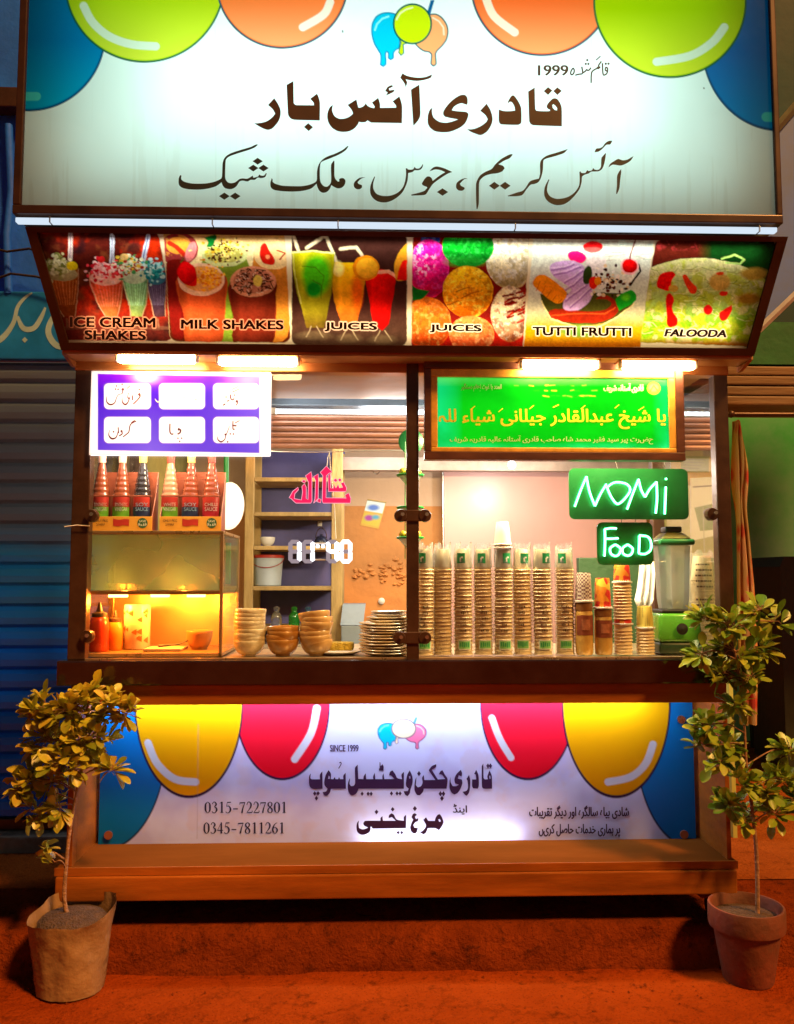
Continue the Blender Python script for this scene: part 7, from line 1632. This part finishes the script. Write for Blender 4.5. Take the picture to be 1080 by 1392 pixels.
# ---------------------------------------------------------------- neon boards
def neon(name, lb, q, Yb, strokes, off=0.02, hang=()):
    x0, x1, z0, z1 = R(*q, Yb); r = 0.022
    o = thing(name, lb, 'neon sign', ((x0+x1)/2, Yb, z0))
    pts = []
    for cx, cz, a0 in ((x1-r, z1-r, 0), (x0+r, z1-r, PI/2), (x0+r, z0+r, PI), (x1-r, z0+r, 1.5*PI)):
        for k in range(7): a = a0+k*PI/12; pts.append((cx+r*math.cos(a), Yb, cz+r*math.sin(a)))
    MB().prism(pts, (0, 0.006, 0)).build('board', mat('green_acrylic', (0.003, 0.065, 0.011), 0.35, var=0.2, scale=4), o)
    pl_ = yplane(Yb-off)
    for s_ in strokes:
        closed = s_[0] == s_[-1]
        path = [pl_.hit(*v) for v in catmull([(float(a), float(b)) for a, b in s_], 6)] if len(s_) > 2 else [pl_.hit(*v) for v in s_]
        MB().tube(path, 0.0046, 10).build('neon_tube', emit_mat('neon_glow', (0.06, 1.0, 0.26), 6), o, smooth=70)
        MB().tube([v+Vector((0, -0.0042, 0)) for v in path], 0.0016, 6).build('neon_core', emit_mat('neon_core_glow', (0.55, 1.0, 0.78), 7), o, smooth=70)
    for a, b in hang: MB().tube([P(*a, Yb), P(*b, Yb)], 0.0012, 5).build('hanging_wire', CHROME, o)
    return o, (x0, x1, z0, z1)
f27 = lambda l: [(560+x/2.7, 470+y/2.7) for x, y in l]
f45 = lambda l: [(760+x/4.5, 690+y/4.5) for x, y in l]
n1o, nb1 = neon('neon_sign', 'green neon board reading NOMI in glowing tube letters', (774, 637, 936, 706), 0.10,
     [f27([(598, 590), (620, 530), (641, 480)]), f27([(641, 480), (652, 535), (672, 588)]), f27([(672, 588), (692, 545), (714, 508)]), f27([(716, 520), (745, 502), (788, 508), (800, 535), (760, 580), (735, 560), (716, 520)]), f27([(790, 600), (812, 540), (832, 490)]), f27([(832, 490), (842, 530), (856, 555)]), f27([(856, 555), (874, 525), (898, 500)]), f27([(898, 500), (900, 560), (895, 615)]), f27([(932, 518), (930, 570), (928, 618)]), f27([(933, 486), (933, 492)])], hang=[((840, 637), (832, 612)), ((905, 637), (900, 612))])
n2o, nb2 = neon('neon_sign', 'smaller green neon board reading FOOD below the NOMI board', (812, 710, 888, 768), 0.115,
     [f45([(352, 128), (315, 127), (280, 132)]), f45([(280, 132), (282, 200), (278, 298)]), f45([(282, 190), (320, 190), (362, 188)]), f45([(345, 226), (376, 250), (368, 284), (345, 296), (318, 282), (314, 248), (345, 226)]), f45([(420, 226), (450, 250), (444, 282), (420, 294), (392, 280), (390, 248), (420, 226)]), f45([(492, 172), (491, 225), (488, 280)]), f45([(488, 280), (525, 284), (558, 262), (564, 220), (545, 180), (492, 170)])], hang=[((845, 710), (845, 704)), ((864, 710), (864, 704))])


# ---------------------------------------------------------------- hanging clock and red calligraphy lamp
CY_ = 0.06
p = P(435, 770, CY_)
ck = thing('digital_clock', 'glowing white digital clock with open figures reading 11:40', 'clock', p)
f8 = lambda x, y: (340+x/4.154, 690+y/4.154)
DIM = emit_mat('dim_segment', (0.62, 0.46, 0.52), 0.42); LIT = emit_mat('lit_segment', (0.93, 0.92, 1.0), 2.2)
segs = {'a': ((.12, 0), (.88, 0)), 'b': ((1, .06), (1, .46)), 'c': ((1, .54), (1, .94)), 'd': ((.12, 1), (.88, 1)), 'e': ((0, .54), (0, .94)), 'f': ((0, .06), (0, .46)), 'g': ((.12, .5), (.88, .5))}
ON = {'1': 'bc', '4': 'fgbc', '0': 'abcdef'}
for (xa, xb), dg in (((228, 278), '1'), ((303, 353), '1'), ((442, 490), '4'), ((518, 566), '0')):
    for k, ((u0, v0), (u1, v1)) in segs.items():
        a = P(*f8(xa+(xb-xa)*u0, 193+110*v0), CY_); b = P(*f8(xa+(xb-xa)*u1, 193+110*v1), CY_)
        w = 0.0075
        d = (b-a).normalized(); n_ = Vector((-d.z, 0, d.x)); e_ = 0.006
        MB().prism([a-d*e_, a+n_*w, b+n_*w, b+d*e_, b-n_*w, a-n_*w], (0, 0.014, 0)).build('segment', LIT if k in ON[dg] else DIM, ck)
for x in (382, 412):
    c = P(*f8(x, 218), CY_); MB().box(c.x-0.006, c.x+0.006, CY_, CY_+0.014, c.z-0.006, c.z+0.006, 0.002).build('colon_dot', LIT, ck)
a, b = P(*f8(205, 188), CY_), P(*f8(585, 310), CY_)
hb_ = P(*f8(397, 196), CY_), P(*f8(397, 200), CY_)
MB().box(P(*f8(356, 200), CY_).x, P(*f8(440, 200), CY_).x, CY_+0.006, CY_+0.014, P(*f8(400, 299), CY_).z, P(*f8(400, 290), CY_).z, 0.002).build('bridge', WHITEPL, ck)
MB().box(P(*f8(356, 200), CY_).x, P(*f8(440, 200), CY_).x, CY_+0.006, CY_+0.014, P(*f8(400, 206), CY_).z, P(*f8(400, 198), CY_).z, 0.002).build('bridge', WHITEPL, ck)
MB().tube([P(457, 732, CY_+0.01), P(455, 690, CY_+0.02), P(450, 640, CY_+0.03), P(448, 614, CY_+0.03)], 0.0022, 6).build('cord', WHITEPL, ck, smooth=60)
RY_ = 0.05
p = P(436, 688, RY_)
ms_ = thing('calligraphy_lamp', 'pink red acrylic Arabic calligraphy with white glowing edges hanging behind the glass', 'light sign', p)
f9 = lambda l: [(360+a/4.5, 500+b/4.5, *(c/4.5 for c in r)) for a, b, *r in l]
rp = yplane(RY_)
SHAPES = [[(162, 800), (150, 795), (172, 755), (205, 730), (208, 745), (185, 770), (182, 800), (225, 808), (232, 760), (228, 725), (245, 708), (255, 730), (255, 800), (265, 806), (268, 700), (250, 660), (285, 635), (290, 660), (290, 815), (282, 828), (192, 828), (180, 818)],
          [(300, 828), (308, 800), (312, 690), (300, 665), (328, 648), (330, 690), (328, 800)],
          [(340, 640), (378, 600), (412, 635), (395, 645), (378, 660), (376, 795), (500, 797), (492, 778), (515, 765), (528, 800), (525, 828), (358, 828), (352, 815), (356, 660)],
          [(388, 660), (402, 648), (404, 735), (420, 738), (424, 712), (436, 736), (450, 712), (458, 735), (478, 732), (466, 705), (484, 700), (502, 735), (498, 757), (390, 757)],
          [(420, 688), (434, 676), (446, 688), (434, 700)], [(448, 686), (460, 675), (472, 686), (460, 698)], [(226, 694), (240, 684), (254, 694), (240, 704)], [(318, 818), (330, 800), (346, 804), (342, 826)]]
PINK = emit_mat('pink_glow', (0.95, 0.015, 0.10), 0.85); PEDGE = emit_mat('pink_edge_glow', (1.0, 0.40, 0.55), 0.8)
for s_ in SHAPES:
    c = [(a, b) for a, b, *_ in f9(s_)]
    cx, cy = sum(a for a, b in c)/len(c), sum(b for a, b in c)/len(c)
    pts = [rp.hit(a, b) for a, b in c]
    tris = tessellate_polygon([[Vector((a, b, 0)) for a, b in c]])
    mb = MB(); n = len(pts); dv = Vector((0, 0.012, 0))
    mb.add(pts+[v+dv for v in pts], [tuple(t) for t in tris]+[tuple(i+n for i in t) for t in tris]+[(i, (i+1) % n, n+(i+1) % n, n+i) for i in range(n)])
    mb.build('letter', PINK, ms_)
    MB().tube([v+Vector((0, -0.0005, 0)) for v in pts+[pts[0]]], 0.0012, 5).build('letter_edge', PEDGE, ms_)
MB().tube([P(445, 634, RY_+0.012), P(446, 622, RY_+0.012), P(449, 614, RY_+0.015)], 0.0018, 6).build('cord', WHITEPL, ms_, smooth=60)
wr = MB().tube([P(368+i*20, 613.6+1.2*math.sin(i*0.6), RY_+0.02) for i in range(10)], 0.0018, 6).build('hanging_line', WHITEPL, smooth=60); tag(base_at(wr, P(368, 613, RY_+0.02)), 'thin white line stretched behind the glass above the red calligraphy', 'line')
# cup garland behind the middle post and the green disc
GYD = 0.12
gd = thing('cup_garland', 'hanging string of green rimmed ice cream cups behind the middle post', 'garland', P(555, 760, GYD))
MB().tube([P(551, 600, GYD), P(551, 760, GYD)], 0.002, 6).build('string', MATS['green_pipe_plastic'], gd)
for cy0 in (646, 690, 731):
    c = P(558, cy0, GYD)
    MB().lathe([(0.004, -0.045), (0.010, -0.044), (0.046, -0.004), (0.050, 0.0), (0.046, 0.0), (0.012, -0.036), (0, -0.036)], c, 24).build('cup', mat('pale_green_cup', (0.62, 0.74, 0.62), 0.4), gd, smooth=50)
    MB().lathe([(0.050, -0.005), (0.053, -0.002), (0.053, 0.002), (0.049, 0.004)], c, 24).build('rim', MATS['green_pipe_plastic'], gd, smooth=50)
    if cy0 != 690:
        for dx in (-0.028, 0.0, 0.026): MB().lathe([(0, -0.016), (0.011, -0.011), (0.016, 0), (0.011, 0.011), (0, 0.016)], c+Vector((dx, -0.01 if dx else -0.02, 0.012)), 14).build('scoop', mat('yellow_scoop', (0.66, 0.52, 0.03), 0.4), gd, smooth=80)
p = P(559, 600, 0.20)
gdk = thing('hand_fan', 'dark green round fan hanging behind the middle post', 'fan', p)
MB().lathe([(0, 0.004), (0.044, 0.003), (0.050, 0.0), (0.044, -0.003), (0, -0.004)], p, 36, rot=Matrix.Rotation(PI/2, 3, 'X')).build('disc', mat('bottle_green_sheet', (0.006, 0.11, 0.03), 0.4), gdk, smooth=40)
MB().tube([p+Vector((0, 0, 0.05)), p+Vector((0, 0, 0.12))], 0.002, 6).build('string', BLACKR, gdk)
# crumpled clear bag reflections on the sill are left out; small white tie on the left post
tie = MB().tube([P(88, 716, -0.02), P(105, 714, -0.016), P(122, 715, -0.016)], 0.0022, 6).build('cable_tie', WHITEPL, smooth=60); tag(base_at(tie, P(105, 714, -0.016)), 'thin white tie wrapped round the left corner post', 'tie')

# ---------------------------------------------------------------- the two potted saplings
def leaf_mat(name, c1, c2, c3):
    m, nt, b = new_mat(name); N, L = nt.nodes, nt.links
    g = N.new('ShaderNodeNewGeometry'); r = N.new('ShaderNodeValToRGB'); e = r.color_ramp.elements
    e[0].color = (*c1, 1); e[1].color = (*c3, 1); x = e.new(0.5); x.color = (*c2, 1)
    L.new(g.outputs['Random Per Island'], r.inputs[0])
    tc = N.new('ShaderNodeTexCoord'); nz = N.new('ShaderNodeTexNoise'); nz.inputs['Scale'].default_value = 60; L.new(tc.outputs['Object'], nz.inputs['Vector'])
    mx = N.new('ShaderNodeMix'); mx.data_type = 'RGBA'; mx.blend_type = 'MULTIPLY'; mx.inputs['Factor'].default_value = 0.45
    L.new(r.outputs[0], mx.inputs['A']); L.new(nz.outputs['Color'], mx.inputs['B']); L.new(mx.outputs['Result'], b.inputs['Base Color'])
    b.inputs['Roughness'].default_value = 0.36
    t = N.new('ShaderNodeBsdfTranslucent'); L.new(mx.outputs['Result'], t.inputs[0])
    ms2 = N.new('ShaderNodeMixShader'); ms2.inputs[0].default_value = 0.22
    out = [n for n in N if n.type == 'OUTPUT_MATERIAL'][0]
    L.new(b.outputs[0], ms2.inputs[1]); L.new(t.outputs[0], ms2.inputs[2]); L.new(ms2.outputs[0], out.inputs[0]); return m
BARK = mat('sapling_bark', (0.30, 0.15, 0.07), 0.75, var=0.4, scale=20, bump=0.5, bscale=80)
def add_leaf(mb, base, d, up, L, W):
    d = d.normalized(); s = d.cross(up)
    if s.length < 1e-3: s = d.cross(Vector((1, 0, 0)))
    s.normalize(); n = s.cross(d)
    curl = rnd.uniform(-0.25, 0.10)*L; fold = rnd.uniform(0.05, 0.3)*W
    prof = [(0.0, 0.03), (0.12, 0.10), (0.35, 0.62), (0.60, 1.0), (0.80, 0.92), (0.94, 0.5), (1.0, 0.08)]
    vs = []
    for t, w in prof:
        c = base+d*(L*t)+n*(curl*t*t)
        vs += [c+s*(W*0.5*w)+n*(fold*w), c, c-s*(W*0.5*w)+n*(fold*w)]
    mb.add(vs, [f for i in range(len(prof)-1) for f in ((3*i, 3*i+1, 3*i+4, 3*i+3), (3*i+1, 3*i+2, 3*i+5, 3*i+4))])
def sapling(root, trunk, clusters, Y0, lm, leafL=0.060, per=6):
    wood = MB(); lf = MB()
    tp = [P(x, y, Y0+dy) for x, y, dy in trunk]
    tq = [Vector(v) for v in catmull([tuple(v) for v in tp], 5)]
    k = len(tq); wood.tube(tq, [0.0085-0.0055*i/(k-1) for i in range(k)], 8)
    for (x, y, r, n, dy) in clusters:
        c = P(x, y, Y0+dy); R_ = r*0.00245
        cand = [q for q in tq if q.z < c.z-0.02]
        j = min(cand or tq, key=lambda q: (q-c).length)
        mid = j.lerp(c, 0.5)+Vector((rnd.uniform(-.02, .02), rnd.uniform(-.02, .02), 0.02))
        wood.tube([Vector(v) for v in catmull([tuple(j), tuple(mid), tuple(c)], 4)], 0.0026, 5)
        for i in range(int(n*2.5+0.5)):
            while True:
                o = Vector((rnd.uniform(-1, 1), rnd.uniform(-1, 1), rnd.uniform(-1, 1)))
                if o.length < 1: break
            tip = c+Vector((o.x*R_, o.y*R_*0.9, o.z*R_*0.75))
            wood.tube([c, c.lerp(tip, 0.6)+Vector((0, 0, 0.008)), tip], 0.0014, 4)
            ax = ((tip-c).normalized()+Vector((0, 0, 0.5))).normalized()
            u = ax.cross(Vector((0.3, 0.2, 1))).normalized(); w = ax.cross(u)
            m = per+rnd.randint(-1, 2)
            for q_ in range(m):
                a = q_*2.4+rnd.random(); el = rnd.uniform(0.25, 1.15)
                d = ax*math.cos(el)+(u*math.cos(a)+w*math.sin(a))*math.sin(el)+Vector((0, 0, rnd.uniform(-0.35, 0.15)))
                L_ = leafL*rnd.choice([rnd.uniform(0.35, 0.7), rnd.uniform(0.7, 1.0), rnd.uniform(0.85, 1.25)])
                add_leaf(lf, tip-ax*rnd.uniform(0, 0.02), d, Vector((rnd.gauss(0, .3), rnd.gauss(-0.2, .3), 1)), L_, L_*rnd.uniform(0.42, 0.55))
    wood.build('trunk', BARK, root, smooth=60)
    lf.build('crown', lm, root, smooth=60)
# left: sapling in a wrinkled white bag
g0 = PZ(92, 1350, GZ)
LY = g0.y+0.03
pot = thing('plant_bag', 'wrinkled white plastic bag of soil holding the left sapling', 'plant bag', (g0.x, LY, GZ))
hgt = P(98, 1250, LY-0.08).z-GZ; rb_, rt_ = 0.105, 0.132
mb = MB(); m = 48; rings = 18; vs = []
for j in range(rings):
    t = j/(rings-1)
    for i in range(m):
        a = 2*PI*i/m; r = rb_+(rt_-rb_)*t
        wv = vnoise(np.array([math.cos(a)*2.2+9+t*0.6]), np.array([math.sin(a)*2.2+9+t*2.2]), 12, 4)[0]-0.5
        fold = 0.5-abs(((a*4.2+t*1.5+math.sin(a*3+t*4)) % 2.0)-1.0)
        r += 0.024*wv*(0.4+t)+0.004*fold; z = hgt*t*(1+0.10*math.sin(a*1.0+0.5)+0.03*math.sin(3*a+1))
        vs.append((g0.x+r*math.cos(a)*1.03, LY+r*math.sin(a)*0.95, GZ+0.004+z))
mb.add(vs, [(j*m+i, j*m+(i+1) % m, (j+1)*m+(i+1) % m, (j+1)*m+i) for j in range(rings-1) for i in range(m)]+[tuple(range(m-1, -1, -1))])
bag = mb.build('bag', mat('bag_plastic', (0.30, 0.17, 0.075), 0.30, var=0.3, scale=6, bump=1.0, bscale=9), pot, smooth=45)
SOIL = mat('potting_soil', (0.09, 0.045, 0.02), 0.95, var=0.5, scale=30, bump=0.8)
MB().lathe([(0.112, hgt-0.03), (0.10, hgt-0.018), (0.05, hgt-0.006), (0, hgt-0.004)], (g0.x, LY, GZ), 24, cap=False).build('soil', SOIL, pot, smooth=60)
sp = thing('sapling', 'leafy young tree in the white bag at the left front', 'small tree', (g0.x, LY, GZ+hgt-0.03))
LEAF1 = leaf_mat('yellow_green_leaf', (0.20, 0.25, 0.015), (0.66, 0.58, 0.04), (0.52, 0.34, 0.04))
sapling(sp, [(96, 1256, 0), (88, 1225, 0), (90, 1180, 0), (96, 1125, 0.01), (107, 1065, 0.02), (117, 1020, 0.02), (118, 965, 0.02)],
        [(100, 965, 32, 8, 0), (62, 962, 26, 6, 0.02), (148, 958, 26, 6, 0), (170, 968, 16, 3, -0.02), (118, 942, 18, 3, 0.03), (120, 1003, 30, 7, 0.0), (68, 1006, 28, 6, 0.05), (40, 972, 14, 2, 0), (88, 1035, 26, 5, -0.04), (36, 1060, 18, 3, 0.02), (72, 1062, 22, 4, 0.02), (132, 1035, 14, 3, 0.03), (152, 1045, 10, 2, -0.05), (24, 1072, 10, 2, 0), (52, 1098, 20, 3, 0.03), (82, 1095, 14, 2, 0), (58, 1150, 12, 0.8, 0.02), (75, 1172, 9, 0.4, -0.02)], LY, LEAF1)
# right: sapling in a clay pot
g1 = PZ(1034, 1350, GZ)
PY = g1.y+0.09
pot = thing('clay_pot', 'red brown clay flower pot with a thick rim at the right front', 'flower pot', (g1.x, PY, GZ))
h2 = P(1030, 1240, PY-0.06).z-GZ
rt2 = (P(1079, 1245, PY).x-P(981, 1245, PY).x)/2
CLAY = mat('red_clay', (0.22, 0.045, 0.016), 0.7, var=0.45, scale=6, bump=0.25, bscale=30, col2=(0.10, 0.035, 0.015))
MB().lathe([(0, 0), (rt2*0.64, 0), (rt2*0.66, 0.005), (rt2*0.88, h2*0.70), (rt2*0.90, h2*0.70)], (g1.x, PY, GZ+0.004), 40).build('body', CLAY, pot, smooth=40)
MB().lathe([(rt2*0.90, h2*0.701), (rt2*0.985, h2*0.71), (rt2*1.0, h2*0.74), (rt2*1.0, h2*0.97), (rt2*0.985, h2), (rt2*0.93, h2), (rt2*0.90, h2*0.97), (rt2*0.86, h2*0.75)], (g1.x, PY, GZ+0.004), 40, cap=False).build('rim', CLAY, pot, smooth=40)
MB().lathe([(rt2*0.89, h2*0.86), (rt2*0.5, h2*0.89), (0, h2*0.91)], (g1.x, PY, GZ), 30, cap=False).build('soil', SOIL, pot, smooth=60)
sp2 = thing('sapling', 'tall leafy young tree in the clay pot at the right front', 'small tree', (g1.x, PY, GZ+h2*0.88))
LEAF2 = leaf_mat('deep_green_leaf', (0.09, 0.23, 0.015), (0.32, 0.44, 0.03), (0.52, 0.50, 0.05))
sapling(sp2, [(1030, 1258, 0), (1030, 1205, 0), (1028, 1150, 0), (1022, 1095, 0), (1015, 1040, 0.01), (1012, 985, 0.01), (1006, 925, 0.01), (995, 860, 0.01)],
        [(988, 848, 18, 3, 0), (962, 842, 14, 3, 0.02), (1035, 828, 18, 3, 0), (1052, 845, 14, 2, 0.02), (955, 888, 16, 3, 0), (1000, 885, 26, 5, -0.02), (1035, 880, 20, 3, 0.02), (985, 915, 22, 4, 0.02), (1022, 918, 18, 3, 0), (1000, 955, 16, 3, 0.0), (965, 985, 20, 4, 0), (955, 1012, 14, 2, 0), (990, 1010, 18, 3, 0.03), (978, 1035, 14, 2, -0.02), (1005, 1062, 18, 3, 0), (992, 1095, 16, 3, 0), (1012, 1112, 12, 2, 0.03), (1055, 1105, 16, 3, 0), (1062, 1060, 20, 4, 0.05), (1075, 1018, 16, 3, 0.05), (1080, 1085, 12, 2, 0.03), (1040, 1075, 10, 2, 0)], PY, LEAF2)
